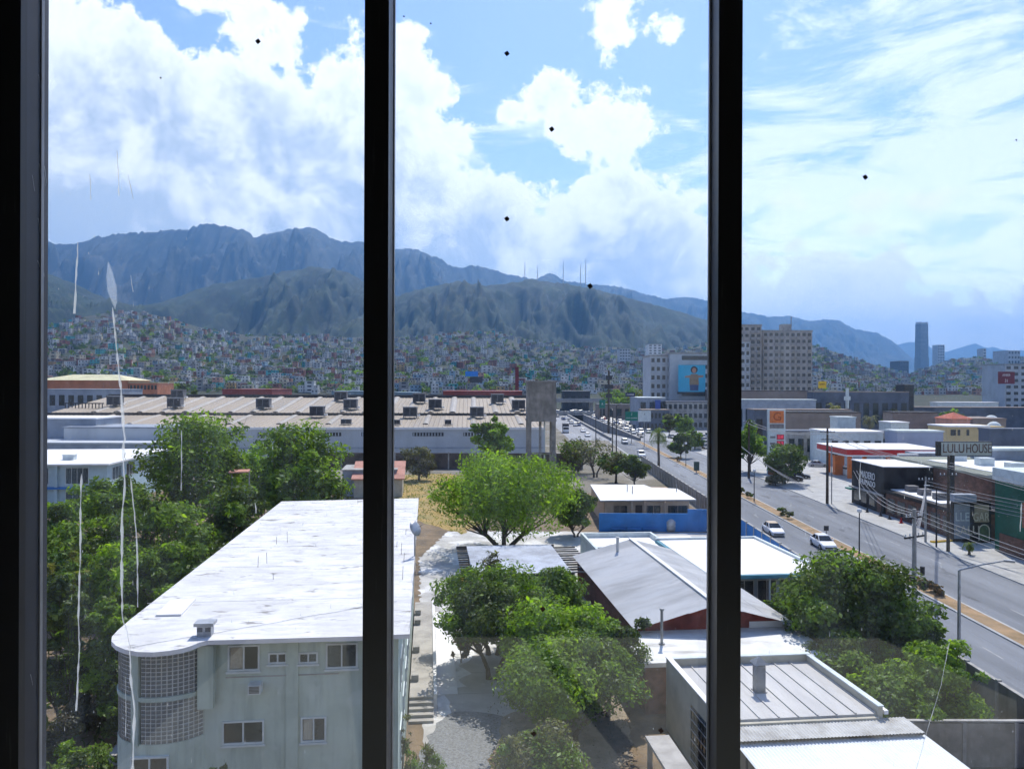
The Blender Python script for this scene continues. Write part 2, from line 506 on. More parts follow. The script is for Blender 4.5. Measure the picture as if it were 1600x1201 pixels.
mountain('mountain_front', [(-900, 430), (-200, 410), (75, 428), (130, 452), (200, 482), (250, 474), (330, 446), (400, 434), (440, 424), (490, 417), (540, 424), (580, 446), (620, 462), (665, 449), (712, 439), (765, 446), (825, 436), (880, 442), (930, 450), (1000, 468), (1050, 482), (1110, 500), (1180, 524), (1250, 548), (1320, 572), (1400, 592), (1500, 600), (2500, 604)],
         [(-900, 3300), (75, 2900), (400, 3400), (700, 3100), (1100, 3500), (2500, 3800)], 1500, 0.26, 21, M('mountain forest'), n=900, rows=150, px0=-500, px1=2100)
mountain('mountain_back', [(-900, 420), (-300, 395), (75, 380), (112, 383), (150, 372), (185, 366), (240, 362), (290, 358), (318, 350), (345, 352), (372, 357), (398, 371), (440, 360), (483, 354), (505, 362), (522, 376), (565, 378), (610, 388), (650, 390), (690, 404), (705, 416), (750, 414), (790, 427), (835, 436), (850, 428), (862, 425), (880, 437), (905, 441), (970, 447), (1000, 456), (1040, 465), (1072, 461), (1100, 466), (1160, 485), (1200, 492), (1235, 491), (1265, 499), (1290, 496), (1310, 498), (1335, 511), (1370, 517), (1395, 530), (1420, 552), (1445, 574), (1480, 592), (1600, 604), (2500, 606)],
         [(-900, 5600), (75, 5600), (500, 5900), (900, 7200), (1200, 9000), (1450, 9500), (2500, 9500)], 2100, 0.26, 47, M('mountain rock'), n=1000, rows=150, px0=-500, px1=2100)
mountain('mountain_far', [(-900, 590), (1000, 560), (1300, 545), (1390, 538), (1415, 532), (1440, 531), (1455, 540), (1475, 547), (1495, 541), (1512, 536), (1522, 532), (1540, 540), (1552, 538), (1565, 542), (1585, 545), (1600, 543), (1640, 550), (1800, 540), (2500, 560)],
         [(-900, 13500), (2500, 13500)], 1800, 0.22, 77, M('mountain rock'), px0=900, px1=2400, n=220, rows=40)

# the flat valley floor, with the cutting of the underpass left open
TX0, TX1, TY0, TY1 = 34.0, 43.6, 262.0, 470.0
mat('valley ground', (0.20, 0.18, 0.15), 0.95, 0.2, 0.03, col2=(0.13, 0.12, 0.085), detail=10)
add_layer(M('valley ground'), (0.30, 0.29, 0.27), 0.09, 0.52, 0.6, 0.7)
b = MB()
xs = [-16000, TX0, TX1, 16000]; ys = [-3000, TY0, TY1, 17000]
for i in range(3):
    for j in range(3):
        if i == 1 and j == 1: continue
        b.quad((xs[i], ys[j], 0), (xs[i+1], ys[j], 0), (xs[i+1], ys[j+1], 0), (xs[i], ys[j+1], 0))
struct(b.build('ground', M('valley ground'), weld=True))

def rough(poly, amp, step=.6, seed=1):
    r_ = random.Random(seed); out = []
    for i in range(len(poly)):
        a, b_ = poly[i], poly[(i+1) % len(poly)]
        L = math.hypot(b_[0]-a[0], b_[1]-a[1]); k = max(1, int(L/step))
        for j in range(k):
            f = j/k; w_ = math.sin(j*1.7+i*2.3)*.5+r_.uniform(-.6, .6)
            nx, ny = -(b_[1]-a[1])/(L+1e-6), (b_[0]-a[0])/(L+1e-6)
            out.append((a[0]+(b_[0]-a[0])*f+nx*amp*w_, a[1]+(b_[1]-a[1])*f+ny*amp*w_))
    return out
def pad(name, poly, z, m, parent=None):
    bb = MB()
    if name in ('gravel_patch', 'lime_patch', 'dry_lawn', 'lawn', 'planting_soil', 'yard_concrete', 'planter_soil'):
        poly = rough([tuple(p) for p in poly], .22 if name != 'dry_lawn' else .6, .45 if name != 'dry_lawn' else 1.5, len(poly))
    a = sum(poly[i][0]*poly[(i+1) % len(poly)][1]-poly[(i+1) % len(poly)][0]*poly[i][1] for i in range(len(poly)))
    if a < 0: poly = poly[::-1]
    bb.add([(p[0], p[1], z) for p in poly], [tuple(range(len(poly)))])
    o = bb.build(name, m, parent)
    return struct(o) if parent is None else o
def slab(name, poly, z0, z1, m, mtop=None):
    bb = MB(); bb.prism([tuple(p[:2]) for p in poly], z0, z1)
    return struct(bb.build(name, m))

# ------------------------------------------------------------------ street
mat('asphalt', (0.20, 0.215, 0.24), 0.85, 0.16, 0.25, stretch=(1, 0.06, 1), detail=8)
add_layer(M('asphalt'), (0.12, 0.13, 0.15), 0.35, 0.52, 0.66, 0.5, stretch=(1.6, 0.05, 1), detail=9)
add_layer(M('asphalt'), (0.06, 0.06, 0.065), 0.6, 0.59, 0.63, 0.6, stretch=(0.8, 0.16, 1), detail=9)
mat('pale asphalt', (0.31, 0.32, 0.34), 0.9, 0.10, 0.2, stretch=(1, 0.08, 1))
add_layer(M('pale asphalt'), (0.15, 0.155, 0.165), 0.4, 0.5, 0.68, 0.55, stretch=(1.4, 0.06, 1), detail=9)
mat('pavement', (0.42, 0.42, 0.41), 0.9, 0.10, 0.4)
add_layer(M('pavement'), (0.25, 0.25, 0.25), 0.35, 0.52, 0.72, 0.5, detail=9)
mat('dry soil', (0.34, 0.23, 0.13), 0.95, 0.15, 0.6, col2=(0.22, 0.155, 0.085), bump=0.3)
RD = lambda y: 0.022*(y-80)      # the street drifts slightly to the right with distance
def strip(name, x0, x1, y0, y1, z, m, n=24, kerb=None):
    bb = MB()
    ys = [y0+(y1-y0)*i/n for i in range(n+1)]
    for a, c in zip(ys[:-1], ys[1:]):
        if kerb is None:
            bb.quad((x0+RD(a), a, z), (x1+RD(a), a, z), (x1+RD(c), c, z), (x0+RD(c), c, z))
    if kerb is not None:
        L = [(x0+RD(a), a) for a in ys]; R = [(x1+RD(a), a) for a in ys]
        o = len(bb.v)
        for a, c in zip(L, R):
            bb.v += [(a[0], a[1], 0), (a[0], a[1], z), (c[0], c[1], z), (c[0], c[1], 0)]
        for i in range(n):
            k = o+4*i
            for q in range(3):
                bb.f.append((k+q, k+4+q, k+5+q, k+q+1)); bb.m.append(0)
        bb.f.append((o, o+1, o+2, o+3)); bb.m.append(0)
        e = o+4*n
        bb.f.append((e+3, e+2, e+1, e)); bb.m.append(0)
    return struct(bb.build(name, m))
strip('road_near_lanes', 28.9, 37.6, 10, 262, 0.02, M('asphalt'))
strip('road_far_lanes', 39.7, 49.0, 10, 262, 0.02, M('asphalt'))
pad('road_frontage_left', [(20, 262), (TX0, 262), (TX0, 470), (30, 560), (12, 560), (19, 420)], 0.02, M('pale asphalt'))
pad('road_frontage_right', [(TX1, 262), (96, 240), (110, 300), (92, 470), (80, 560), (TX1-6, 560), (TX1, 470)], 0.02, M('pale asphalt'))
pad('road_lead_in', [(33, 262), (33, 262.1), (53, 262.1), (53, 262)], 0.021, M('pale asphalt'))
# ramp down to the underpass
bb = MB()
ys = np.linspace(TY0, TY1, 16)
rampz = lambda y: -6.0*np.clip((y-TY0)/(430-TY0), 0, 1)**1.15
for a, c in zip(ys[:-1], ys[1:]):
    bb.quad((TX0, a, rampz(a)), (TX1, a, rampz(a)), (TX1, c, rampz(c)), (TX0, c, rampz(c)))
struct(bb.build('road_underpass_ramp', M('pale asphalt')))
mat('retaining wall', (0.23, 0.235, 0.25), 0.9, 0.15, 0.15)
for sx, nm in ((TX1, 'long grey retaining wall on the right of the underpass ramp'), (TX0, 'low pale barrier wall on the left of the underpass ramp')):
    rt = thing('retaining_wall', nm, 'wall', (sx, TY0, 0))
    bb = MB()
    for a, c in zip(ys[:-1], ys[1:]):
        za, zc = rampz(a)-0.3, rampz(c)-0.3
        x0, x1 = (-0.02, 0.4) if sx == TX1 else (-0.4, 0.02)
        t = 0.9
        va = [(x0, a-TY0, za), (x1, a-TY0, za), (x1, a-TY0, t), (x0, a-TY0, t)]
        vc = [(x0, c-TY0, zc), (x1, c-TY0, zc), (x1, c-TY0, t), (x0, c-TY0, t)]
        bb.add(va+vc, [(0, 4, 5, 1), (1, 5, 6, 2), (2, 6, 7, 3), (3, 7, 4, 0)])
    bb.build('wall_face', M('retaining wall'), rt, weld=True)
    MB().box(-0.45, 0.45, 0, TY1-TY0, 0.9, 1.05).build('coping', M('concrete'), rt)
# underpass mouth: deck carrying the cross street
ov = thing('overpass', 'wide grey concrete overpass carrying the cross street over the sunken road', 'bridge', (0, 470, 0))
MB().box(20, 110, 0, 16, 0.25, 1.4).build('deck', M('concrete'), ov)
MB().box(20, 110, -0.25, 0.0, 1.0, 2.4).build('parapet', M('concrete'), ov)
MB().box(TX0, TX1, 0.5, 15.5, -6.5, 0.25).build('portal_shade', M('black paint'), ov)  # solid black block standing in for the shade inside the underpass
el = thing('elevated_highway', 'long grey elevated highway running level behind the traffic jam', 'bridge', (0, 520, 0))
MB().box(20, 190, 0, 14, 7.0, 8.6).build('deck', M('concrete'), el)
MB().box(20, 190, -0.3, 0.0, 8.0, 9.6).build('parapet', M('pale asphalt'), el)
for k in range(7):
    MB().box(28+k*25, 30.4+k*25, 4, 9, 0, 7.0).build('pier', M('concrete'), el)

# median strip and pavements
strip('median', 37.6, 39.7, 14, 255, 0.14, M('pavement'), kerb=1)
strip('median_soil', 37.85, 39.45, 14.3, 254, 0.155, M('dry soil'))
strip('pavement_far', 49.0, 54.2, 10, 250, 0.13, M('pavement'), kerb=1)
strip('pavement_near', 28.35, 28.9, 10, 255, 0.13, M('pavement'), kerb=1)
pad('forecourt', [(54.3, 60), (54.3, 300), (200, 300), (200, 60)], 0.03, M('pavement'))
# worn lane lines
mat('worn line', (0.40, 0.40, 0.39), 0.9, 0.15, 1.0)
for k in range(22):
    for xx in (31.9, 34.8, 42.8, 45.9):
        y = 44+k*9.5
        if (k*7+int(xx)) % 3 == 0: continue
        bb = MB(); bb.quad((xx+RD(y), y, 0.026), (xx+.11+RD(y), y, 0.026), (xx+.11+RD(y+2.4), y+2.4, 0.026), (xx+RD(y+2.4), y+2.4, 0.026))
        struct(bb.build('road_lane_mark', M('worn line')))

# ------------------------------------------------------------------ the school yard between the tower and the street
mat('yard concrete', (0.50, 0.49, 0.47), 0.9, 0.12, 0.25)
add_layer(M('yard concrete'), (0.28, 0.27, 0.26), 0.3, 0.5, 0.66, 0.7, detail=10)
add_layer(M('yard concrete'), (0.72, 0.72, 0.72), 0.22, 0.52, 0.60, 0.8, detail=9)
mat('gravel', (0.235, 0.245, 0.255), 0.95, 0.18, 7, bump=0.6, bscale=20)
mat('lawn', (0.11, 0.16, 0.035), 0.95, 0.25, 0.8, col2=(0.17, 0.17, 0.05), bump=0.4)
mat('dry lawn', (0.36, 0.25, 0.09), 0.95, 0.2, 0.25, col2=(0.24, 0.20, 0.075), bump=0.4)
mat('yard soil', (0.22, 0.16, 0.10), 0.95, 0.25, 0.5, col2=(0.13, 0.10, 0.07), bump=0.4)
mat('old paving', (0.42, 0.40, 0.37), 0.9, 0.15, 0.8)
mat('lime spill', (0.70, 0.71, 0.72), 0.9, 0.06, 0.7, col2=(0.50, 0.50, 0.49), lo=0.5, hi=0.66)
pad('yard_soil', [(-80, 8), (28.1, 8), (28.1, 135), (-80, 135)], 0.012, M('yard soil'))
pad('yard_concrete', [G(655, 872)[:2], G(700, 830)[:2], G(905, 830)[:2], (10, 60), G(905, 1060)[:2], G(760, 1180)[:2], (-3.6, 27), (-4.5, 40)], 0.024, M('yard concrete'))
pad('yard_terrace', [(6, 60), (28.0, 60), (28.0, 99), (3, 99)], 0.022, M('yard concrete'))
mat('joint line', (0.20, 0.19, 0.18), .95, .2, 1)
for k in range(9):
    y_ = 47+k*3.4; bb = MB(); ln = 3.2+.6*(k % 3)
    bb.add([(-4.2-.1*k*.34, y_, .0275), (-4.2-.1*k*.34+ln, y_+ln*.108, .0275), (-4.2-.1*k*.34+ln, y_+ln*.108+.035, .0275), (-4.2-.1*k*.34, y_+.035, .0275)], [(0, 1, 2, 3)])
    struct(bb.build('yard_joint', M('joint line')))
pad('gravel_patch', [G(*p)[:2] for p in [(690, 1124), (712, 1113), (745, 1110), (775, 1116), (810, 1126), (790, 1150), (772, 1172), (762, 1205), (752, 1260), (640, 1260), (650, 1215), (656, 1180), (668, 1150)]], 0.034, M('gravel'))
pad('lime_patch', [G(*p)[:2] for p in [(672, 1015), (690, 1003), (716, 1002), (735, 1012), (748, 1022), (720, 1040), (735, 1052), (716, 1062), (728, 1074), (700, 1072), (690, 1078), (696, 1092), (706, 1116), (694, 1122), (686, 1106), (672, 1088), (680, 1078), (672, 1052), (678, 1034)]], 0.03, M('lime spill'))
pad('dry_lawn', [G(612, 742)[:2], G(700, 740)[:2], G(760, 745)[:2], G(800, 790)[:2], G(720, 835)[:2], G(610, 800)[:2]], 0.03, M('dry lawn'))
pad('lawn', [G(*p)[:2] for p in [(60, 1045), (215, 1040), (215, 1075), (120, 1085), (60, 1100)]], 0.03, M('lawn'))
pad('planting_soil', [G(*p)[:2] for p in [(785, 1120), (880, 1080), (975, 1090), (990, 1180), (940, 1230), (800, 1230), (775, 1190)]], 0.036, mat('dusty soil', (0.30, 0.25, 0.19), .95, .2, .8, col2=(.20, .17, .13), bump=.3))

# ------------------------------------------------------------------ the room we look out of
mat('room paint', (0.16, 0.16, 0.165), 0.9, 0.05, 1)
mat('pale floor tile', (0.62, 0.66, 0.63), 0.55, 0.06, 2)
mat('tower cladding', (0.16, 0.17, 0.18), 0.8, 0.1, 0.4)
FZ, CZ = 17.5, 20.6
XL, XR = -1.54, 2.80
struct(MB().box(XL-.1, XR+.1, -5, 2.28, FZ-.15, FZ).build('room_floor', M('pale floor tile')))
struct(MB().box(XL-.1, XR+.1, -5, 2.28, CZ, CZ+.15).build('room_ceiling', M('room paint')))
struct(MB().box(XL-.2, XL, -5, 2.28, FZ, CZ).build('room_wall', M('room paint')))
struct(MB().box(XR, XR+.2, -5, 2.28, FZ, CZ).build('room_wall', M('room paint')))
struct(MB().box(XL-.2, XR+.2, -5.2, -5, FZ-.15, CZ+.15).build('room_wall', M('room paint')))
tb = MB()
tb.box(-16, XL, 2.281, 2.43, -1, 40); tb.box(XR, 18, 2.281, 2.43, -1, 40)
tb.box(XL, XR, 2.281, 2.43, -1, FZ-.05); tb.box(XL, XR, 2.281, 2.43, CZ+.05, 40)
struct(tb.build('tower_wall', M('tower cladding')))
struct(MB().box(-16, 18, -24, -6, -1, 40).build('tower_core', M('tower cladding')))
# window
mat('anodised black', (0.012, 0.012, 0.014), 0.42, 0.1, 3, spec=0.35)
add_layer(M('anodised black'), (0.05, 0.05, 0.055), 9, 0.60, 0.68, 0.5, stretch=(6, 6, .35))
mat('skylit anodised', (0.022, 0.026, 0.037), 0.5, 0.12, 3, spec=0.4)  # same black metal, side faces coloured lighter and bluer for the skylight on them
wi = thing('window', 'tall black metal window in front of the camera with dirty glass panes', 'window', (0, 2.29, FZ))
HZ = CZ-FZ
mx_edges = [(-1.54, -1.468), (-0.443, -0.3705), (0.6135, 0.6845), (1.66, 1.732), (2.73, 2.80)]
for a, c in mx_edges:
    mu = MB()
    mu.box(a, c, 0.0, 0.03, 0, HZ)
    o = mu.build('mullion', M('anodised black'), wi)
    rv = MB(); rv.box(a+0.004, c-0.001 if c < 0 else c-0.004, 0.03, 0.139, 0, HZ)
    rv.build('reveal', M('skylit anodised'), o)
    for q in (a, c): MB().box(q-.0025, q+.0025, .098, .112, 0, HZ).build('gasket', M('grey metal'), o)
MB().box(-1.54, 2.8, 0.0, 0.139, -0.05, 0.0).build('sill', M('anodised black'), wi)
MB().box(-1.54, 2.8, 0.0, 0.139, HZ, HZ+.05).build('head', M('anodised black'), wi)
g = bpy.data.materials.new('pane glass'); g.use_nodes = True
t = g.node_tree; t.nodes.clear()
fr = t.nodes.new('ShaderNodeFresnel'); fr.inputs[0].default_value = 1.7
trn = t.nodes.new('ShaderNodeBsdfTransparent'); trn.inputs[0].default_value = (0.985, 0.993, 0.992, 1)
gls = t.nodes.new('ShaderNodeBsdfGlossy'); gls.inputs['Roughness'].default_value = 0.0
m1 = t.nodes.new('ShaderNodeMixShader'); t.links.new(fr.outputs[0], m1.inputs[0]); t.links.new(trn.outputs[0], m1.inputs[1]); t.links.new(gls.outputs[0], m1.inputs[2])
tcn = t.nodes.new('ShaderNodeTexCoord')
mpn = t.nodes.new('ShaderNodeMapping'); mpn.inputs['Scale'].default_value = (3.2, 3.2, 0.7); t.links.new(tcn.outputs['Object'], mpn.inputs[0])
nz = t.nodes.new('ShaderNodeTexNoise'); nz.inputs['Scale'].default_value = 2.4; nz.inputs['Detail'].default_value = 9; nz.inputs['Roughness'].default_value = .62
t.links.new(mpn.outputs[0], nz.inputs['Vector'])
mr = t.nodes.new('ShaderNodeMapRange'); mr.inputs[1].default_value = 0.42; mr.inputs[2].default_value = 0.75; mr.inputs[3].default_value = 0.002; mr.inputs[4].default_value = 0.034
t.links.new(nz.outputs[0], mr.inputs[0])
dst = t.nodes.new('ShaderNodeBsdfTranslucent'); dst.inputs[0].default_value = (0.62, 0.72, 0.80, 1)
m2 = t.nodes.new('ShaderNodeMixShader'); t.links.new(mr.outputs[0], m2.inputs[0]); t.links.new(m1.outputs[0], m2.inputs[1]); t.links.new(dst.outputs[0], m2.inputs[2])
og = t.nodes.new('ShaderNodeOutputMaterial'); t.links.new(m2.outputs[0], og.inputs[0])
dd = bpy.data.materials.new('dried drip'); dd.use_nodes = True; MATS['dried drip'] = dd
t = dd.node_tree; t.nodes.clear()
a_ = t.nodes.new('ShaderNodeBsdfDiffuse'); a_.inputs[0].default_value = (.8, .85, .88, 1)
b_ = t.nodes.new('ShaderNodeBsdfTranslucent')
n_ = t.nodes.new('ShaderNodeTexNoise'); n_.inputs['Scale'].default_value = 30
r_ = t.nodes.new('ShaderNodeMix'); r_.data_type = 'RGBA'; r_.inputs[6].default_value = (.5, .56, .6, 1); r_.inputs[7].default_value = (.95, .98, 1, 1)
t.links.new(n_.outputs[0], r_.inputs[0]); t.links.new(r_.outputs[2], b_.inputs[0])
m_ = t.nodes.new('ShaderNodeMixShader'); m_.inputs[0].default_value = 0.8; t.links.new(a_.outputs[0], m_.inputs[1]); t.links.new(b_.outputs[0], m_.inputs[2])
x_ = t.nodes.new('ShaderNodeBsdfTransparent'); y_ = t.nodes.new('ShaderNodeMixShader'); y_.inputs[0].default_value = .62
t.links.new(x_.outputs[0], y_.inputs[1]); t.links.new(m_.outputs[0], y_.inputs[2])
o_ = t.nodes.new('ShaderNodeOutputMaterial'); t.links.new(y_.outputs[0], o_.inputs[0])
g2 = bpy.data.materials.new('clean glass face'); g2.use_nodes = True
t = g2.node_tree; t.nodes.clear()
trn = t.nodes.new('ShaderNodeBsdfTransparent'); trn.inputs[0].default_value = (0.985, 0.993, 0.992, 1)
oo = t.nodes.new('ShaderNodeOutputMaterial'); t.links.new(trn.outputs[0], oo.inputs[0])
mat('black sticker', (0.012, 0.012, 0.016), 0.6, 0.1, 8)
mat('brown sticker', (0.05, 0.02, 0.015), 0.6, 0.1, 8)
GY = 0.115
panes = []
for (a, c), (a2, c2) in zip(mx_edges[:-1], mx_edges[1:]):
    pb = MB().box(c-0.003, a2+0.003, GY, GY+0.006, 0, HZ)
    pb.m = [1, 1, 0, 1, 1, 1]
    panes.append(pb.build('pane', [g, g2], wi))
def gp(px, py, off=0.0025):
    p = D(px, py, 2.29+GY-off)
    return (p.x, GY-off, p.z-FZ)
def drip(pane, path, w):
    """a dried run of dirt on the inner face of the glass"""
    bb = MB(); pts = []
    n = 0
    for (x0, y0), (x1, y1) in zip(path[:-1], path[1:]):
        k = max(2, int(abs(y1-y0)/9))
        for i in range(k):
            f = i/k; pts.append((x0+(x1-x0)*f+rng.uniform(-.5, .5), y0+(y1-y0)*f))
    pts.append(path[-1])
    ps = [Vector(gp(*p)) for p in pts]
    rr = [w*2.4/1200*0.5*rng.uniform(.35, 1.25) for _ in ps]
    rr[0] *= .4; rr[-1] *= 1.2
    for p, r in zip(ps, rr):
        for q in (-1, -.4, .4, 1):
            bb.v.append((p.x+q*r, p.y+(0.0005 if abs(q) == 1 else -0.0009), p.z))
    for i in range(len(ps)-1):
        for q in range(3):
            bb.f.append((4*i+q, 4*i+q+1, 4*i+5+q, 4*i+4+q)); bb.m.append(0)
    return bb.build('drip', M('dried drip'), pane)
L_, C_, R_ = panes[0], panes[1], panes[2]
drip(L_, [(176, 480), (184, 560), (190, 620), (192, 660), (195, 685), (192, 700), (195, 760), (191, 800), (190, 900), (191, 965), (196, 978), (203, 1010), (204, 1060), (210, 1105), (207, 1201)], 4.4)
drip(L_, [(122, 378), (119, 430), (116, 490)], 3.2)
drip(L_, [(127, 740), (126, 800), (125, 870), (124, 920), (122, 960), (124, 1005), (121, 1070), (119, 1110)], 3.0)
drip(L_, [(204, 745), (210, 800), (214, 850), (215, 900), (215, 948)], 2.4)
drip(L_, [(183, 235), (186, 306)], 2.2)
drip(L_, [(140, 272), (142, 312)], 2.2)
drip(L_, [(200, 272), (208, 311)], 1.5)
drip(L_, [(283, 672), (284, 720), (283, 766)], 1.8)
drip(L_, [(399, 785), (400, 802)], 2.2)
drip(L_, [(204, 430), (208, 456)], 1.6)
drip(L_, [(171, 545), (172, 570)], 1.5)
drip(L_, [(196, 1055), (197, 1110), (196, 1150)], 1.4)
drip(R_, [(1484, 1000), (1470, 1070), (1452, 1130), (1438, 1180), (1432, 1201)], 1.2)
drip(R_, [(1345, 720), (1343, 752), (1344, 780)], 2.2)
drip(R_, [(1596, 785), (1594, 830)], 1.8)
# spear shaped smear at the head of the long run
bb = MB(); outl = [(169, 408), (166, 432), (168, 455), (174, 470), (180, 484), (183, 470), (182, 448), (176, 425)]
bb.add([gp(*p) for p in outl], [tuple(range(len(outl)))])
sm = bpy.data.materials.new('thin smear'); sm.use_nodes = True
t = sm.node_tree; t.nodes.clear()
a_ = t.nodes.new('ShaderNodeBsdfTransparent'); b_ = t.nodes.new('ShaderNodeBsdfTranslucent'); b_.inputs[0].default_value = (.8, .88, .95, 1)
mm = t.nodes.new('ShaderNodeMixShader'); mm.inputs[0].default_value = 0.22; t.links.new(a_.outputs[0], mm.inputs[1]); t.links.new(b_.outputs[0], mm.inputs[2])
oo = t.nodes.new('ShaderNodeOutputMaterial'); t.links.new(mm.outputs[0], oo.inputs[0])
bb.build('smear', sm, L_)
# scuffs on the left jamb
for k in range(12):
    z_ = rng.uniform(.55, 2.5); y_ = rng.uniform(.045, .125); l_ = rng.uniform(.02, .07); w_ = rng.uniform(.0006, .0014)
    bb = MB(); xx = -1.468
    bb.add([(xx, y_, z_), (xx, y_+w_*2, z_), (xx, y_+.012+w_, z_-l_), (xx, y_+.012, z_-l_)], [(0, 1, 2, 3)])
    bb.build('scuff', M('dried drip'), wi)
# splashes: many tiny dried specks on each pane
for pane, n, x0, x1, y0, y1 in ((L_, 230, 80, 560, 560, 1195), (C_, 70, 625, 1090, 900, 1195), (R_, 150, 1165, 1595, 620, 1195), (L_, 40, 90, 300, 260, 480)):
    bb = MB()
    for _ in range(n):
        px, py = rng.uniform(x0, x1), rng.uniform(y0, y1)
        w_, h_ = rng.uniform(.5, 1.1), rng.choice([.7, .9, 1.2, 2.5, 5])*rng.uniform(.7, 1.4)
        bb.add([gp(px-w_*.5, py), gp(px, py-h_), gp(px+w_*.5, py), gp(px, py+h_*.4)], [(0, 1, 2, 3)])
    stuff(bb.build('specks', M('dried drip'), pane))
for pane, px, py, mt in ((L_, 403, 65, 0), (C_, 792, 84, 0), (C_, 862, 202, 0), (C_, 792, 342, 0), (C_, 922, 447, 0), (R_, 1352, 277, 0), (C_, 848, 951, 1), (C_, 834, 1146, 1), (C_, 1033, 1141, 1), (L_, 251, 122, 2), (R_, 1588, 219, 2), (C_, 631, 26, 2), (C_, 673, 37, 2)):
    s_ = 4.6 if mt < 2 else 1.6
    bb = MB()
    o4 = [(-s_, -0.8), (0.6, -s_), (s_, 0.6), (-0.4, s_)]
    A = [gp(px+q[0], py+q[1], 0.001) for q in o4]; B_ = [gp(px+q[0], py+q[1], 0.004) for q in o4]
    bb.add(A+B_, [(4, 5, 6, 7), (0, 4, 7, 3), (1, 5, 4, 0), (2, 6, 5, 1), (3, 7, 6, 2)])
    bb.build('sticker', M('black sticker') if mt != 1 else M('brown sticker'), pane)
# ------------------------------------------------------------------ buildings: shared pieces
SA = math.radians(6.2)      # the yard's own grid
def sfr(u, v): return (u*math.cos(SA)-v*math.sin(SA), u*math.sin(SA)+v*math.cos(SA))
def su(p): return (p[0]*math.cos(SA)+p[1]*math.sin(SA), -p[0]*math.sin(SA)+p[1]*math.cos(SA))
def window_part(parent, u0, u1, z0, z1, v, frame=None, n=2, name='window', curtain=None, depth=0.10):
    """a sliding window set in a wall facing -v: frame, panes, sill"""
    fm = frame or M('pale trim')
    t = 0.05
    o = MB().box(u0, u1, v+depth*.2, v+depth, z0, z1).build(name, M('window glass'), parent)
    fb = MB()
    fb.box(u0-t, u0+t*.4, v-.03, v+depth*.9, z0-t, z1+t); fb.box(u1-t*.4, u1+t, v-.03, v+depth*.9, z0-t, z1+t)
    fb.box(u0+t*.4, u1-t*.4, v-.03, v+depth*.9, z1-t*.4, z1+t); fb.box(u0+t*.4, u1-t*.4, v-.03, v+depth*.9, z0-t, z0+t*.4)
    for k in range(1, n):
        x = u0+(u1-u0)*k/n
        fb.box(x-.03, x+.03, v-.02, v+depth*.9, z0+t*.4, z1-t*.4)
    fb.build('frame', fm, o)
    MB().box(u0-.1, u1+.1, v-.09, v-.035, z0-.13, z0-.055).build('sill', fm, o)
    if curtain is not None:
        cb = MB(); w = (u1-u0)/n-.08
        k = 0; x = u0+.04
        m_ = 12
        for i in range(m_):
            a, c = x+w*i/m_, x+w*(i+1)/m_
            ya, yc = v+depth*.15-.012*(i % 2), v+depth*.15-.012*((i+1) % 2)
            cb.quad((a, ya, z0+.05), (c, yc, z0+.05), (c, yc, z1-.05), (a, ya, z1-.05))
        cb.build('curtain', curtain, o, weld=True)
    return o
def side_window(parent, v0, v1, z0, z1, u, sgn=1, n=2, name='window', frame=None):
    fm = frame or M('pale trim'); t = .05
    o = MB().box(u-.02*sgn if sgn > 0 else u, u if sgn > 0 else u+.02, v0, v1, z0, z1).build(name, M('window glass'), parent)
    fb = MB()
    a, c = (u, u+.05) if sgn > 0 else (u-.05, u)
    fb.box(a, c, v0-t, v0+t*.4, z0-t, z1+t); fb.box(a, c, v1-t*.4, v1+t, z0-t, z1+t)
    fb.box(a, c, v0+t*.4, v1-t*.4, z1, z1+t); fb.box(a, c, v0+t*.4, v1-t*.4, z0-t, z0)
    for k in range(1, n):
        y = v0+(v1-v0)*k/n; fb.box(a, c, y-.03, y+.03, z0, z1)
    fb.build('frame', fm, o)
    return o
def corrugated(x0, x1, y0, y1, zf, pitch, amp, along='y', n=2):
    """corrugated sheet; zf(x,y) the mean height; ribs run along y or x"""
    bb = MB()
    L = (x1-x0) if along == 'y' else (y1-y0)
    k = max(2, int(L/pitch))
    rows = []
    for j in range(n+1):
        row = []
        for i in range(k*2+1):
            f = i/(k*2)
            if along == 'y': x, y = x0+(x1-x0)*f, y0+(y1-y0)*j/n
            else: x, y = x0+(x1-x0)*j/n, y0+(y1-y0)*f
            row.append((x, y, zf(x, y)+(amp if i % 2 else 0)))
        rows.append(row)
    o = 0
    for r in rows: bb.v += r
    w = k*2+1
    for j in range(n):
        for i in range(w-1):
            q = (j*w+i, j*w+i+1, (j+1)*w+i+1, (j+1)*w+i)
            if along != 'y': q = q[::-1]
            bb.f.append(q); bb.m.append(0)
    return bb

# ------------------------------------------------------------------ long white-roofed block on the left
ZR = 9.3
c0 = G(640, 990, ZR)
wb = thing('apartment_block', 'long pale green block with a flat stained white roof and a rounded glass-block stairwell', 'building', (c0.x, c0.y, 0), SA)
outl = [(640, 990), (565, 993.5), (325, 1000), (312, 1003), (300, 1008), (285, 1012.5), (265, 1016), (240, 1018.5), (215, 1018), (195, 1014), (181, 1008), (174, 1001), (175, 994), (184, 984), (205, 966), (440, 783), (654, 778)]
ol = [local(wb, G(x, y, ZR)) for x, y in outl]
slab_m = MB(); slab_m.prism([(p.x, p.y) for p in ol], ZR-.17, ZR, 1, 0)
roof = slab_m.build('roof', [M('white roof'), M('clean white roof')], wb)
uL = -11.0; vB = 34.6
FV = 0.55                                         # facade plane, set back under the eaves
tc_ = local(wb, (-13.45, 30.55, 0)); TR = 1.95     # stairwell centre and radius
walls = MB()
fl = wall_hit(wb, 302, 1040, FV).x
walls.box(fl, -.45, FV, vB-.4, 0, ZR-.17)
walls.build('wall', M('mint wall'), wb)
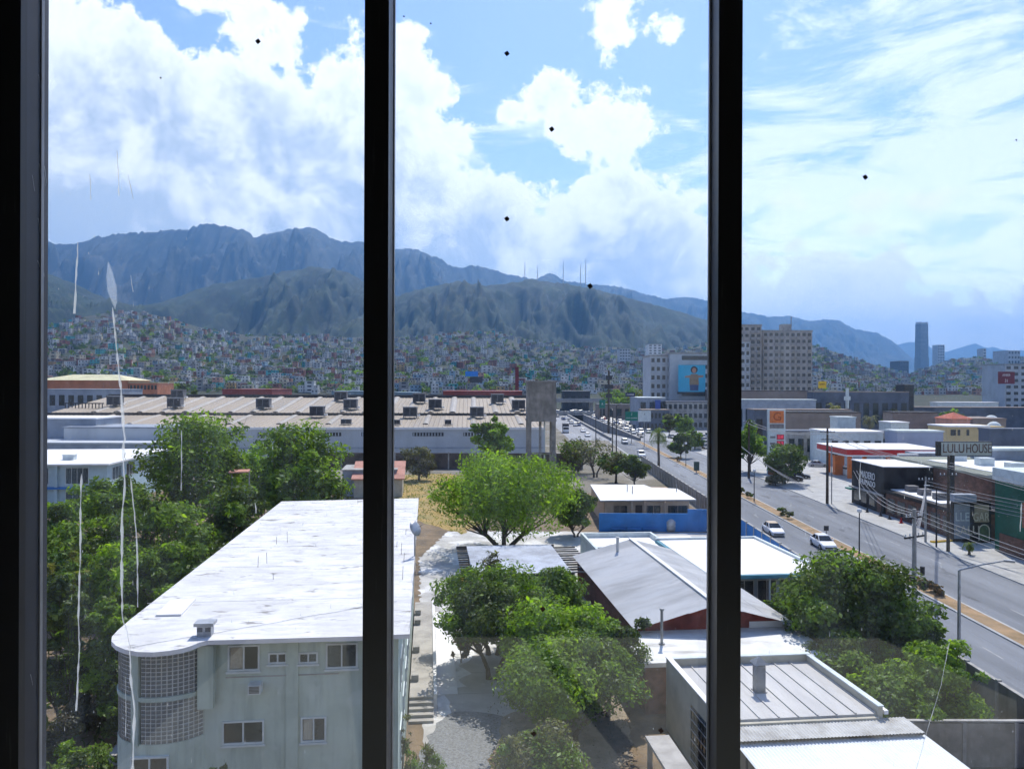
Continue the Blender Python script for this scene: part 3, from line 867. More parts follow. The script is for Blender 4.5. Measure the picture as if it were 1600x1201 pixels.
MB().box(tc_.x-TR+.15, fl-.002, tc_.y+.4, vB-.4, 0, ZR-.175).build('wall', M('mint wall'), wb)
# curved stairwell: parapet bands, posts and glass blocks
def arc_band(z0, z1, r, a0, a1, n=22, m=0):
    bb = MB()
    pts = [(tc_.x+r*math.cos(a0+(a1-a0)*i/n), tc_.y+r*math.sin(a0+(a1-a0)*i/n)) for i in range(n+1)]
    inn = [(tc_.x+(r-.18)*math.cos(a0+(a1-a0)*i/n), tc_.y+(r-.18)*math.sin(a0+(a1-a0)*i/n)) for i in range(n+1)]
    for i in range(n+1):
        bb.v += [(*pts[i], z0), (*pts[i], z1), (*inn[i], z1), (*inn[i], z0)]
    for i in range(n):
        for q in range(4):
            bb.f.append((4*i+q, 4*i+(q+1) % 4, 4*i+4+(q+1) % 4, 4*i+4+q)); bb.m.append(m)
    bb.f.append((0, 3, 2, 1)); bb.m.append(m); bb.f.append((4*n, 4*n+1, 4*n+2, 4*n+3)); bb.m.append(m)
    return bb
AA0, AA1 = math.radians(150), math.radians(335)
zt = [wall_hit(wb, 240, y, FV-.9).z for y in (1026, 1092, 1099, 1166)]
st = arc_band(zt[0], ZR-.17, TR, AA0, AA1).build('stairwell_band', M('mint wall'), wb)
arc_band(zt[2], zt[1], TR+.03, AA0, AA1).build('stairwell_band', M('mint wall'), wb)
arc_band(0, zt[3], TR, AA0, AA1).build('stairwell_band', M('mint wall'), wb)
MB().tube([(tc_.x, tc_.y, 0), (tc_.x, tc_.y, ZR-.3)], TR-.5, 20).build('stairwell_core', M('concrete'), wb)
blocks_mesh = MB().box(-.08, .08, -.02, .05, -.073, .073).mesh('glass_block', darkglass('glass block', (0.24, 0.27, 0.27), .35))
jm = mat('pale joint', (0.78, 0.80, 0.79), .9, .05, 3)
for k, (zb, ztp) in enumerate(((zt[1], zt[0]), (zt[3], zt[2]))):
    for a0, a1, nc in ((math.radians(158), math.radians(240), 14), (math.radians(253), math.radians(333), 14)):
        nr = 10
        pan = arc_band(zb-.01, ztp+.01, TR-.04, a0, a1, 16).build('block_panel', jm, wb)
        nc = max(6, int((a1-a0)*TR/.185))
        for i in range(nc):
            a = a0+(a1-a0)*(i+.5)/nc
            if math.sin(a) > 0.25: continue
            for j in range(nr):
                g_ = obj('glass_block', blocks_mesh, pan, (tc_.x+(TR-.035)*math.cos(a), tc_.y+(TR-.035)*math.sin(a), zb+(ztp-zb)*(j+.5)/nr), a+math.pi/2)
                s_ = (a1-a0)/nc*TR
                g_.scale = (s_/.16*.76, 1, (ztp-zb)/nr/.146*.76)
    for a in (math.radians(246.5), math.radians(336)):
        bb = MB().box(-.16, .16, -.05, .2, zb-.05, ztp+.05)
        bb.build('stairwell_post', M('mint wall'), wb, loc=(tc_.x+TR*math.cos(a), tc_.y+TR*math.sin(a), 0), rz=a+math.pi/2)
# ground-storey window of the stairwell
q0, q1 = wall_hit(wb, 206, 1184, tc_.y-TR), wall_hit(wb, 262, 1184, tc_.y-TR)
window_part(wb, q0.x, q1.x, q0.z-1.3, q0.z, tc_.y-TR-.05, n=2)
# facade windows, placed storey by storey
curt = mat('beige curtain', (0.42, 0.40, 0.33), 0.9, 0.12, 3)
for (x0, x1, y0, y1, n, cu) in ((358, 404, 1008, 1046, 2, curt), (421, 447, 1020, 1034.5, 2, None), (468.5, 495, 1019.5, 1034, 2, None), (511, 557, 1005, 1042, 2, None), (349, 411, 1125.5, 1161, 2, None), (472, 508, 1120, 1157, 2, curt)):
    a, c = wall_hit(wb, x0, y1, FV), wall_hit(wb, x1, y0, FV)
    window_part(wb, a.x, c.x, a.z, c.z, FV-.02, n=n, curtain=cu)
a, c = wall_hit(wb, 308, 1108, FV-.35), wall_hit(wb, 333, 1016, FV-.35)
MB().box(a.x, c.x, FV-.35, FV, a.z, ZR-.285).build('duct_box', M('mint wall'), wb)
a, c = wall_hit(wb, 387, 1085, FV-.45), wall_hit(wb, 407, 1070, FV-.45)
ac = MB().box(a.x, c.x, FV-.45, FV, a.z, c.z).build('air_conditioner', M('pale trim'), wb)
gb = MB()
for i in range(5):
    z = a.z+(c.z-a.z)*(.15+.16*i); gb.box(a.x+.05, c.x-.05, FV-.475, FV-.452, z, z+.035)
gb.build('grille', M('cooler steel'), ac)
z = wall_hit(wb, 420, 1069, FV).z
MB().box(c.x+.9-.9-1.4, -.45-2.3, FV-.025, FV, z+.32, z+.36).build('conduit', M('concrete'), wb)
a = wall_hit(wb, 447, 1100, FV); c = wall_hit(wb, 466, 1100, FV)
MB().box(a.x, c.x, FV-.07, FV, 0, ZR-.285).build('pilaster', M('mint wall'), wb)
for k in range(9):
    v = 2.4+k*3.5
    for zz in (6.2, 3.2):
        side_window(wb, v, v+1.7, zz, zz+1.3, -.45, 1)
# things on the roof
def on_roof(px, py): return G(px, py, ZR)
p = on_roof(321, 992)
vt = thing('roof_vent', 'small grey box vent near the front edge of the stained white roof', 'vent', p, SA)
MB().box(-.26, .26, -.22, .22, 0, .42).build('body', M('galvanised'), vt)
MB().box(-.36, .36, -.3, .3, .42, .54).build('cap', M('galvanised'), vt)
for q in (-.15, .15): MB().box(q-.1, q+.1, -.235, -.222, .2, .36).build('louvre', M('cooler steel'), vt)
p = on_roof(270, 955)
hp = [on_roof(*q) for q in ((243, 963), (283, 962), (306, 937), (266, 940))]
bb = MB(); bb.prism([(q.x-p.x, q.y-p.y) for q in hp], 0.06, .14)
tag(bb.build('roof_panel', M('clean white roof'), loc=(p.x, p.y, ZR-.055)), 'loose pale square panel lying on the stained white roof', 'panel')
for k, v in enumerate((5.3, 11.8, 16.9, 24.6, 30.2)):
    sl_ = MB().box(-11.6+.0*k if v > 1 else -9, -.12, v, v+.03, ZR+.002, ZR+.008); sl_.build('seam', M('white roof'), roof)
ORD = ('nearest', 'second', 'third', 'fourth', 'fifth', 'sixth', 'seventh', 'eighth')
REB = [(449, 847, .9), (432, 850, .6), (417, 880, .8), (403, 886, .8), (427, 905, .4), (559, 787, .5), (620, 855, .5), (627, 866, .9), (631, 878, .7), (629, 905, .9), (634, 835, .5), (608, 812, .4)]
for k, (px, py, hh) in enumerate(REB):
    p = on_roof(px, py)
    bb = MB(); bb.tube([(0, 0, -.02), (rng.uniform(-.03, .03), 0, hh*.75)], .012, 5)
    tag(bb.build('rebar_stub', M('bark'), loc=p), '%s rebar stub from the front edge of the white roof %s the mullion' % (ORD[sorted([q_[1] for q_ in REB if (q_[0] < 568) == (px < 568)], reverse=True).index(py)], 'left of' if px < 568 else 'right of'), 'rebar', 'rebar stubs on the stained white roof')
p = on_roof(648, 868)
sd = thing('satellite_dish', 'grey satellite dish on a thin mast at the right edge of the white roof', 'dish', p, 0)
MB().tube([(0, 0, 0), (0, 0, 1.35)], .045, 6).build('mast', M('grey metal'), sd)
bb = MB().sphere((0, 0, 0), .45, .45, .16, 16, 4, vmin=0.0)
o = bb.build('reflector', M('galvanised'), sd, smooth=True); o.location = (0.02, .0, 1.55); o.rotation_euler = (math.radians(65), 0, math.radians(62))
MB().tube([(0, 0, 1.5), (.4, .2, 1.72)], .018, 5).build('feed_arm', M('grey metal'), sd)
for k, (pa_, pb_) in enumerate((((640, 985), (652, 800)), ((205, 1012), (620, 940)))):
    A_, B_ = on_roof(*pa_), on_roof(*pb_)
    pts = [A_.lerp(B_, i/14)+Vector((rng.uniform(-.1, .1), 0, .03)) for i in range(15)]
    tag(MB().tube(pts, .008, 5).build('roof_cable', M('galvanised')), ('thin dark cable running along the right edge of the white roof', 'thin dark cable lying slantwise across the front of the white roof')[k], 'cable')

# walkway with steps along that block
wk = thing('raised_walkway', 'pale worn concrete walkway with steps along the side of the white-roofed block', 'walkway', (c0.x, c0.y, 0), SA)
MB().box(-.35, 1.05, 15.0, 34.6, 0, .78).build('slab', M('old paving'), wk)
MB().box(1.06, 1.25, 15.0, 34.6, 0, .9).build('kerb', M('clean white roof'), wk)
for k in range(4):
    MB().box(-.35, 1.05, 13.2+k*.45, 13.2+(k+1)*.45-.004, 0, .155*(k+1)).build('step', M('old paving'), wk)
MB().box(1.3, 2.55, 17, 34, 0.03, .09).build('apron', M('clean white roof'), wk)
for k, v in enumerate((22.5, 17.4, 28.5, 31)):
    tag(MB().box(-.3, .15, v, v+.5, .785, 1.15).build('bench_box', M('concrete'), loc=(c0.x, c0.y, 0), rz=SA), ('second', 'nearest', 'third', 'farthest')[k]+' small concrete box on the walkway counting from its steps', 'box', 'concrete boxes along the walkway')

# ------------------------------------------------------------------ pergola with grey sheet roof
pg0 = G(741, 898, 3.0)
pgo = thing('pergola', 'pergola with a grey sheet roof and projecting beams beside the trees', 'pergola', (pg0.x, pg0.y, 0), SA)
mat('pergola sheet', (0.40, 0.44, 0.52), 0.55, 0.15, 0.5, col2=(0.26, 0.28, 0.33))
MB().box(-.1, 8.3, -.1, 11.2, 3.0, 3.08).build('roof_sheet', M('pergola sheet'), pgo)
MB().box(-1.1, 8.6, 11.2, 11.4, 2.82, 3.06).build('beam', M('dark metal'), pgo)
MB().box(-.4, 8.5, -.35, -.15, 2.82, 3.1).build('beam', M('dark metal'), pgo)
for k in range(12):
    v = .6+k*.9
    MB().box(-1.1, -.12, v, v+.1, 2.84, 2.97).build('rafter', M('dark metal' if k % 2 else 'pale bark'), pgo)
    MB().box(8.32, 10.6, v, v+.1, 2.84, 2.97).build('rafter', M('dark metal' if k % 2 else 'galvanised'), pgo)
for u in (.1, 8.1):
    for v in (.1, 5.5, 10.9):
        MB().tube([(u, v, 0), (u, v, 2.99)], .07, 6).build('post', M('dark metal'), pgo)
dm = thing('slide_frame', 'yellow and brown play frame at the left end of the pergola', 'play frame', (pg0.x-1.6, pg0.y+2.2, 0), SA)
MB().box(0, 1.1, 0, 1.3, 1.2, 1.9).build('panel', M('yellow'), dm)
for q in ((0, 0), (1.1, 0), (0, 1.3), (1.1, 1.3)): MB().tube([(q[0], q[1], 0), (q[0], q[1], 2.3)], .06, 6).build('post', M('pale bark'), dm)

# ------------------------------------------------------------------ gabled hall
mat('cement sheet', (0.60, 0.60, 0.595), 0.75, 0.14, 0.35, stretch=(0.35, 1.3, 1), detail=8)
add_layer(M('cement sheet'), (0.60, 0.62, 0.635), 0.5, 0.45, 0.7, 0.6, stretch=(0.25, 1.8, 1), detail=8)
add_layer(M('cement sheet'), (0.16, 0.155, 0.15), 1.2, 0.62, 0.74, 0.5, stretch=(0.3, 2.2, 1), detail=9)
mat('red brick wall', (0.26, 0.055, 0.04), 0.9, 0.2, 1.2)
add_layer(M('red brick wall'), (0.11, 0.03, 0.025), 0.9, 0.5, 0.7, 0.7)
e0 = G(991, 984, 3.5)
gh = thing('gabled_hall', 'long hall with a grey corrugated gable roof and dark red end wall', 'building', (e0.x, e0.y, 0), SA)
LW, RWid, LEN = 5.35, 5.35, 21.0
ZE, ZP = 3.5, 4.95
zl = lambda x, y: ZE+(ZP-ZE)*x/LW
zr = lambda x, y: ZP-(ZP-ZE)*(x-LW)/RWid
# overlapping sheets, course by course
for k in range(3):
    a, c = LW*k/3, LW*(k+1)/3+.06
    for j in range(6):
        v0, v1 = LEN*j/6, LEN*(j+1)/6
        corrugated(a, c, v0, v1-.012, lambda x, y, k=k: zl(x, y)-.02*(k)+.03*(x > a+.1), .17, .045, along='x', n=1).build('roof_sheet', M('cement sheet'), gh)
        corrugated(LW+a, LW+c, v0, v1-.012, lambda x, y, k=k: zr(x, y)+.0+.02*k, .17, .045, along='x', n=1).build('roof_sheet', M('cement sheet'), gh)
MB().box(LW-.16, LW+.16, -.05, LEN+.05, ZP+.05, ZP+.13).build('ridge_cap', M('clean white roof'), gh)
bw = MB()
for v in (1.0, LEN-.6):
    bw.add([(.4, v, 0), (LW*2-.4, v, 0), (LW*2-.4, v, ZE+.1), (LW, v, ZP-.08), (.4, v, ZE+.1), (.4, v+.25, 0), (LW*2-.4, v+.25, 0), (LW*2-.4, v+.25, ZE+.1), (LW, v+.25, ZP-.08), (.4, v+.25, ZE+.1)],
           [(0, 1, 2, 3, 4), (9, 8, 7, 6, 5), (0, 5, 6, 1), (1, 6, 7, 2), (2, 7, 8, 3), (3, 8, 9, 4), (4, 9, 5, 0)])
    bw.build('end_wall', M('red brick wall'), gh); bw = MB()
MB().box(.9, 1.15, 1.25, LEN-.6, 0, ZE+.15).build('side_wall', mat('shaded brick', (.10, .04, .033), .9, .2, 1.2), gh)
MB().box(LW*2-.65, LW*2-.4, 1.25, LEN-.6, 0, ZE+.05).build('side_wall', M('red brick wall'), gh)
MB().box(LW*2-2.7, LW*2-.42, .975, .998, 2.6, 3.5).build('white_patch', M('clean white roof'), gh)
for q, (px, py, h) in enumerate(((965, 870, 1.7),)):
    p = local(gh, G(px, py, 4.0))
    MB().tube([(p.x, p.y, 3.9), (p.x, p.y, 4.0+h)], .13, 8).build('flue', M('galvanised'), gh)
    MB().tube([(p.x, p.y, 4.0+h), (p.x, p.y, 4.06+h)], .18, 8).build('flue_cap', M('galvanised'), gh)

# low flat annex in front of the hall
an0 = G(1008, 1035, 3.1)
an = thing('flat_annex', 'low annex with a stained white flat roof in front of the red end wall', 'building', (an0.x, an0.y, 0), SA)
MB().box(-.2, 11.6, -.1, 5.9, 2.85, 3.1).build('roof', M('stained white roof'), an)
MB().box(.1, 10.9, .3, 5.8, 0, 2.85).build('wall', mat('brick brown', (0.20, 0.09, 0.06), .9, .2, 2), an)
p = local(an, G(1034, 1007, 3.1))
pp = thing('flue_pipe', 'tall thin grey flue pipe standing on the white annex roof', 'pipe', G(1034, 1006, 3.1), 0)
MB().tube([(0, 0, 0), (0, 0, 2.1)], .09, 8).build('pipe', M('grey metal'), pp)
MB().tube([(0, 0, 2.1), (0, 0, 2.2)], .15, 8).build('cap', M('grey metal'), pp)
MB().tube([(0, 0, 0), (0, 0, .08)], .2, 8).build('flange', M('grey metal'), pp)

# building with the tapered chimney and a ribbed roof behind a parapet
ch0 = G(1041, 1027, 3.9)
cb = thing('workshop', 'cream workshop with a ribbed pale roof inside a low parapet', 'building', (ch0.x, ch0.y, 0), SA)
mat('ribbed roof', (0.46, 0.455, 0.45), 0.6, 0.08, 0.6, stretch=(1, .3, 1))
add_layer(M('ribbed roof'), (0.27, 0.26, 0.25), 1.3, .55, .75, .5, stretch=(2, .4, 1))
mat('cream wall', (0.48, 0.45, 0.37), 0.9, 0.1, 0.8)
MB().box(.25, 8.0, -7.1, -.25, 3.35, 3.5).build('roof', M('ribbed roof'), cb)
for k in range(9):
    u = .3+k*.95
    MB().box(u, u+.06, -7.1, -.25, 3.502, 3.56).build('roof_rib', M('ribbed roof'), cb)
MB().box(0, .25, -6.9, 0, 0, 3.9).build('parapet_wall', M('cream wall'), cb)
MB().box(-.03, .28, -6.9, .03, 3.903, 3.96).build('coping', M('clean white roof'), cb)
MB().box(.25, 8.2, -.25, 0, 0, 3.88).build('parapet_wall', M('cream wall'), cb)
MB().box(.282, 8.25, -.28, .03, 3.883, 3.94).build('coping', M('pale trim'), cb)
MB().box(8.0, 8.25, -7.2, -.29, 0, 3.86).build('parapet_wall', M('cream wall'), cb)
MB().box(7.98, 8.28, -7.25, -.29, 3.863, 3.92).build('coping', M('pale trim'), cb)
MB().box(8.3, 8.5, -7.25, -1.5, 3.5, 3.68).build('gutter', M('clean white roof'), cb)
MB().box(.25, 8.0, -7.35, -7.1, 0, 3.4).build('front_wall', M('cream wall'), cb)
gt = thing('gate', 'dark barred window grille on the left wall of the cream workshop', 'grille', (0, 0, 0), 0)
gt.location = (ch0.x, ch0.y, 0); gt.rotation_euler = (0, 0, SA)
for k in range(7): MB().box(-.06, -.03, -6.6+k*.4, -6.57+k*.4, .3, 2.9).build('bar', M('dark metal'), gt)
for k in range(6): MB().box(-.1, -.062, -6.7, -4.1, .35+k*.5, .39+k*.5).build('rail', M('galvanised'), gt)
MB().box(-.028, -.006, -6.7, -4.1, .2, 3.0).build('backing', M('window glass'), gt)
p = G(1186, 1079, 3.5)
cy = thing('chimney', 'dark grey square sheet-metal chimney with a pointed cap on the ribbed roof', 'chimney', p, SA)
MB().box(-.24, .24, -.24, .24, 0, 1.35).build('shaft', M('grey metal'), cy)
bb = MB(); bb.add([(-.36, -.36, 1.42), (.36, -.36, 1.42), (.36, .36, 1.42), (-.36, .36, 1.42), (0, 0, 1.78)], [(0, 1, 4), (1, 2, 4), (2, 3, 4), (3, 0, 4), (3, 2, 1, 0)])
bb.build('cap', M('grey metal'), cy)
MB().box(-.2, .2, -.2, .2, 1.35, 1.43).build('neck', M('dark metal'), cy)
MB().box(-.3, .3, -.3, .3, .0, .05).build('flashing', M('grey metal'), cy)

# bright corrugated sheet roofs at the bottom right
mat('bright sheet', (0.80, 0.83, 0.84), 0.32, 0.05, 0.6, metal=0.0, spec=0.7)
mat('dull sheet', (0.50, 0.50, 0.48), 0.6, 0.12, 0.8, col2=(0.33, 0.32, 0.30))
cs = thing('sheet_shelter', 'bright white corrugated shelter roof at the bottom right of the yard', 'shelter', (ch0.x, ch0.y, 0), SA)
corrugated(.4, 9.35, -8.75, -7.2, lambda x, y: 3.30+(y+7.2)*.03, .16, .04, along='y', n=1).build('upper_sheet', M('dull sheet'), cs)
for k in range(9):
    a = .5+k*1.0
    corrugated(a, a+1.0, -17, -8.55, lambda x, y, k=k: 3.05+(y+8.55)*.03+.004*(k % 2), .165, .05, along='y', n=1).build('roof_sheet', M('bright sheet'), cs)
for u in (.8, 9.1):
    for v in (-16, -9): MB().tube([(u, v, 0), (u, v, 2.75)], .06, 6).build('post', M('dark metal'), cs)
sl0 = G(1008, 1149, 2.4)
so = thing('side_canopy', 'narrow pale concrete slab canopy beside the cream workshop wall', 'canopy', (sl0.x, sl0.y, 0), SA)
MB().box(0, 1.15, -6, 0, 2.25, 2.4).build('slab', M('old paving'), so)
MB().box(.05, .25, -5.9, -5.7, 0, 2.25).build('post', M('concrete'), so); MB().box(.05, .25, -.4, -.2, 0, 2.25).build('post', M('concrete'), so)

# teal-edged flat roof house
t0 = G(1154, 899, 4.0)
tl = thing('teal_house', 'house with a white flat roof edged in teal next to the blue wall', 'house', (t0.x, t0.y, 0), SA)
mat('teal paint', (0.07, 0.25, 0.33), 0.7, 0.12, 0.8)
MB().box(-2.5, 7.6, 0, 14.2, 3.72, 4.0).build('roof', M('teal paint'), tl)
MB().box(-2.2, 7.3, .25, 13.9, 4.002, 4.03).build('roof_deck', M('clean white roof'), tl)
MB().box(7.3, 7.6, .3, 14.2, 4.003, 4.22).build('parapet', M('pale trim'), tl)
MB().box(-2.5, 7.6, 13.92, 14.2, 4.003, 4.21).build('parapet', M('pale trim'), tl)
MB().box(-2.2, 7.3, 1.2, 13.8, 0, 3.72).build('wall', mat('blue grey wall', (0.30, 0.36, 0.42), .9, .1, 1), tl)
for k in range(3): window_part(tl, .2+k*1.9, 1.75+k*1.9, 1.0, 3.3, 1.18, n=2, frame=M('galvanised'))
for k in range(3): MB().tube([(-.1+k*2.8, .3, 0), (-.1+k*2.8, .3, 3.72)], .08, 6).build('post', M('pale trim'), tl)

# white parapet block behind the hall
w0 = G(907, 832, 3.2)
wp = thing('parapet_block', 'white flat block ringed by a low parapet behind the gabled hall', 'building', (w0.x, w0.y, 0), SA*.9)
MB().box(0, 7.7, -13.5, 0, 2.55, 2.7).build('roof', M('clean white roof'), wp)
MB().box(0, .25, -13.5, 0, 0, 3.2).build('parapet', M('pale trim'), wp); MB().box(7.45, 7.7, -13.5, 0, 0, 3.2).build('parapet', M('pale trim'), wp)
MB().box(.25, 7.45, -.25, 0, 0, 3.197).build('parapet', M('pale trim'), wp)
MB().box(.25, 7.45, -6.4, -6.2, 2.7, 3.0).build('upstand', M('pale trim'), wp)
MB().box(7.72, 11.8, -11, -.5, 2.6, 2.78).build('side_roof', M('clean white roof'), wp)
MB().box(7.9, 11.6, -10.8, -.7, 0, 2.6).build('side_wall', M('pale trim'), wp)

# white-roofed beige house beyond the blue wall
h0 = G(938, 781.5, 3.5)
bh = thing('beige_house', 'beige house with a bright white flat roof behind the blue wall', 'house', (h0.x, h0.y, 0), math.radians(1))
ro = [local(bh, G(x, y, 3.5)) for x, y in ((938, 781.5), (1088, 780), (1058, 763), (1018, 761.5), (1006, 757), (922, 756.5))]
mat('beige wall', (0.50, 0.36, 0.25), .9, .1, .8)
bb = MB(); bb.prism([(p.x, p.y) for p in ro], 3.3, 3.5, 1, 0); bb.build('roof', [M('clean white roof'), M('concrete')], bh)
MB().box(.6, 12.2, .9, 15, 0, 3.3).build('wall', M('beige wall'), bh)
for u0, u1, zz in ((1.9, 3.8, .9), (6.4, 8.3, .9), (9.3, 12.0, .9)): window_part(bh, u0, u1, zz, 2.7, .88, n=2, frame=M('beige wall'))
MB().box(4.9, 5.8, .85, .9, 0, 2.75).build('door', mat('brown door', (.08, .05, .04), .7, .1, 2), bh)
for u in (.8, 4.3, 6.05, 8.8): MB().box(u-.12, u+.12, .1, .35, 0, 3.3).build('post', M('beige wall'), bh)
for px, py in ((980, 768), (988, 771), (1057, 768)):
    p = local(bh, G(px, py, 3.5)); MB().tube([(p.x, p.y, 3.5), (p.x, p.y, 4.6)], .07, 6).build('vent_pipe', M('grey metal'), bh)

# blue boundary wall
mat('blue paint', (0.04, 0.19, 0.50), 0.8, 0.12, .5)
b0 = G(936, 830)
bl = thing('blue_wall', 'bright blue painted wall in front of the beige house', 'wall', (b0.x, b0.y, 0), 0)
MB().box(0, 11.5, 0, .2, 0, 2.35).build('panel', M('blue paint'), bl)
MB().box(11.502, 17.0, -.02, .18, 0, 2.9).build('panel', M('blue paint'), bl)
for k in range(3): MB().box(1.6+k*2, 3.4+k*2, -.5, -.1, .35, .5).build('bench', M('blue paint'), bl)
for k in range(6): MB().box(1.7+k*1.0, 1.8+k*1.0, -.45, -.15, 0, .35).build('bench_leg', M('blue paint'), bl)
p = G(1047, 829)
tk = thing('water_tank', 'pale grey lumpy water tank standing in front of the blue wall', 'tank', p, 0)
bb = MB(); bb.tube([(0, 0, 0), (0, 0, .2), (0, 0, 1.3), (0, 0, 1.75), (0, 0, 2.0)], [.75, .85, .85, .55, .3], 14); bb.build('body', M('galvanised'), tk, smooth=True)
MB().tube([(0, 0, 2.0), (0, 0, 2.1)], .26, 10).build('lid', M('dark metal'), tk)
for k in range(3): MB().tube([(0, 0, .35+.35*k), (0, 0, .42+.35*k)], .875, 14).build('rib', M('galvanised'), tk)
p = G(1063, 829)
dr = thing('orange_drum', 'small orange drum beside the grey water tank', 'drum', p, 0)
MB().tube([(0, 0, 0), (0, 0, .95)], .33, 12).build('body', M('orange'), dr); MB().tube([(0, 0, .95), (0, 0, 1.0)], .35, 12).build('rim', M('yellow'), dr)

# long boundary wall along the street, in panels between posts
bw_ = thing('boundary_wall', 'long weathered concrete panel wall between the yard and the street', 'wall', (26.35, 0, 0), -0.022)
pm = MB().box(-.08, .08, .11, 2.99, 0, 2.45).mesh('panel', M('old concrete'))
pb = MB().box(-.08, .08, .11, 2.99, 0, 2.45).mesh('panel', M('blue paint'))
po = MB().box(-.13, .13, -.1, .1, 0, 2.6).mesh('post', M('concrete'))
cp = MB().box(-.12, .12, .102, 2.998, 2.452, 2.52).mesh('coping', M('concrete'))
for k in range(54):
    y = 12+k*3.1
    obj('panel', pb if 70 < y < 98 else pm, bw_, (0, y, 0)); obj('post', po, bw_, (0, y, 0)); obj('coping', cp, bw_, (0, y, 0))
cw = thing('cross_wall', 'grey block wall running across behind the bright corrugated roof', 'wall', (17.5, 38.3, 0), 0)
for k in range(4):
    MB().box(.0+k*2.6, 2.42+k*2.6, 0, .18, 0, 2.2).build('panel', M('old concrete'), cw)
    MB().box(2.42+k*2.6, 2.6+k*2.6, -.04, .22, 0, 2.25).build('post', M('concrete'), cw)
MB().box(0, 10.4, -.02, .2, 2.26, 2.33).build('coping', M('concrete'), cw)
shd = thing('garden_shed', 'pale ribbed shed wall half hidden behind the dark tree', 'shed', G(1254, 1010), SA)
for k in range(6): MB().box(k*.5, k*.5+.46, 0, .1+.03*(k % 2), 0, 2.7).build('board', M('cream wall'), shd)
MB().box(-.1, 3.1, -.05, 1.5, 2.71, 2.8).build('roof', M('concrete'), shd)
# ------------------------------------------------------------------ lettering
def letters(text, name, size, m, parent, loc, rot, depth=0.02, align='CENTER', sx=1.0):
    cu = bpy.data.curves.new('t', 'FONT'); cu.body = text; cu.size = size; cu.extrude = depth; cu.align_x = align; cu.align_y = 'CENTER'
    ob = bpy.data.objects.new('t', cu); COL.objects.link(ob)
    dg = bpy.context.evaluated_depsgraph_get()
    me = bpy.data.meshes.new_from_object(ob.evaluated_get(dg))
    bpy.data.objects.remove(ob); bpy.data.curves.remove(cu)
    me.materials.clear(); me.materials.append(m)
    o = obj(name, me, parent, loc); o.rotation_euler = rot; o.scale = (sx, 1, 1)
    return o
R90 = math.pi/2

# ------------------------------------------------------------------ warehouse
mat('warehouse roof', (0.32, 0.262, 0.195), 0.6, 0.10, 0.10, stretch=(1.0, .06, 1), detail=8)
add_layer(M('warehouse roof'), (0.22, 0.20, 0.18), 0.35, .5, .72, .5, stretch=(1.2, .05, 1))
mat('skylight', (0.37, 0.325, 0.265), 0.4, 0.08, .3)
mat('warehouse wall', (0.50, 0.53, 0.56), 0.85, 0.06, .15)
add_layer(M('warehouse wall'), (0.36, 0.38, 0.41), .3, .5, .75, .5, stretch=(1, 1, .12))
WA = math.radians(3.2)
wh = thing('warehouse', 'huge low warehouse with a pale ribbed roof and rows of barrel skylights', 'warehouse', (6.0, 191, 0), WA)
U0, U1 = -146, 2
mk = lambda v, z: (v, z)
V1, Z1, V2, Z2, V3, Z3 = 0, 8.35, 25, 10.3, 58, 14.6
def strip_roof(name, u0, u1, v0, z0, v1, z1, m, n=40, amp=.10):
    k = int((u1-u0)/1.2)
    bb = MB()
    for i in range(k):
        a = u0+(u1-u0)*i/k; c = u0+(u1-u0)*(i+1)/k; w = (c-a)*.18
        for q0, q1, h0, h1 in ((a, a+w, 0, amp), (a+w, a+2*w, amp, 0), (a+2*w, c, 0, 0)):
            bb.quad((q0, v0, z0+h0), (q1, v0, z0+h1), (q1, v1, z1+h1), (q0, v1, z1+h0))
    return bb.build(name, m, wh, weld=True)
strip_roof('lower_roof', U0+12, U1, V1, Z1, V2, Z2, M('warehouse roof'))
strip_roof('upper_roof', U0+16, U1, V2-.3, Z2+.65, V3, Z3, M('warehouse roof'))
MB().box(U0+14, U1+.2, V2-.35, V2-.05, Z2-.3, Z2+.62).build('clerestory', mat('clerestory dark', (.10, .095, .09), .8, .2, 1), wh)
MB().box(U0+12, U1+.3, V1-.35, V1-.02, Z1-.55, Z1+.02).build('fascia', M('clean white roof'), wh)
MB().box(U0+12, U1, V1, V1+.3, 0, Z1-.56).build('wall', M('warehouse wall'), wh)
MB().box(U1-.3, U1, V1+.31, V3, 0, Z1-.57).build('wall', M('warehouse wall'), wh)
MB().box(U0+16, U1+.3, V3, V3+1.2, 8, Z3+.9).build('ridge_wall', mat('dark ridge', (.07, .07, .075), .9, .2, 1), wh)
MB().box(U0+12, U1, V1-.06, V1-.005, 3.1, 3.5).build('wall_band', mat('wall band', (.36, .4, .46), .9, .1, 1), wh)
for k in range(10):
    u = U1-20-k*12.5
    if u < U0+16: break
    lo = MB().box(u, u+7.6, V1-.12, V1-.01, 6.2, 7.1).build('louvre', M('dark ridge'), wh)
    sb = MB()
    for i in range(10): sb.box(u+.2+i*.74, u+.42+i*.74, V1-.2, V1-.122, 6.25, 7.05)
    sb.build('fins', M('warehouse wall'), lo)
def barrel(u, v0, z0, v1, z1, w):
    bb = MB(); n = 7
    for v, z in ((v0, z0), (v1, z1)):
        for i in range(n):
            a = math.pi*i/(n-1)
            bb.v.append((u-w*math.cos(a), v, z+w*.5*math.sin(a)))
    for i in range(n-1): bb.f.append((i, i+1, n+i+1, n+i)); bb.m.append(0)
    bb.f.append(tuple(range(n))[::-1]); bb.m.append(1); bb.f.append(tuple(range(n, 2*n))); bb.m.append(1)
    return bb.build('barrel_skylight', [M('skylight'), M('clerestory dark')], wh)
us = [U1-5-k*6.1 for k in range(20)]
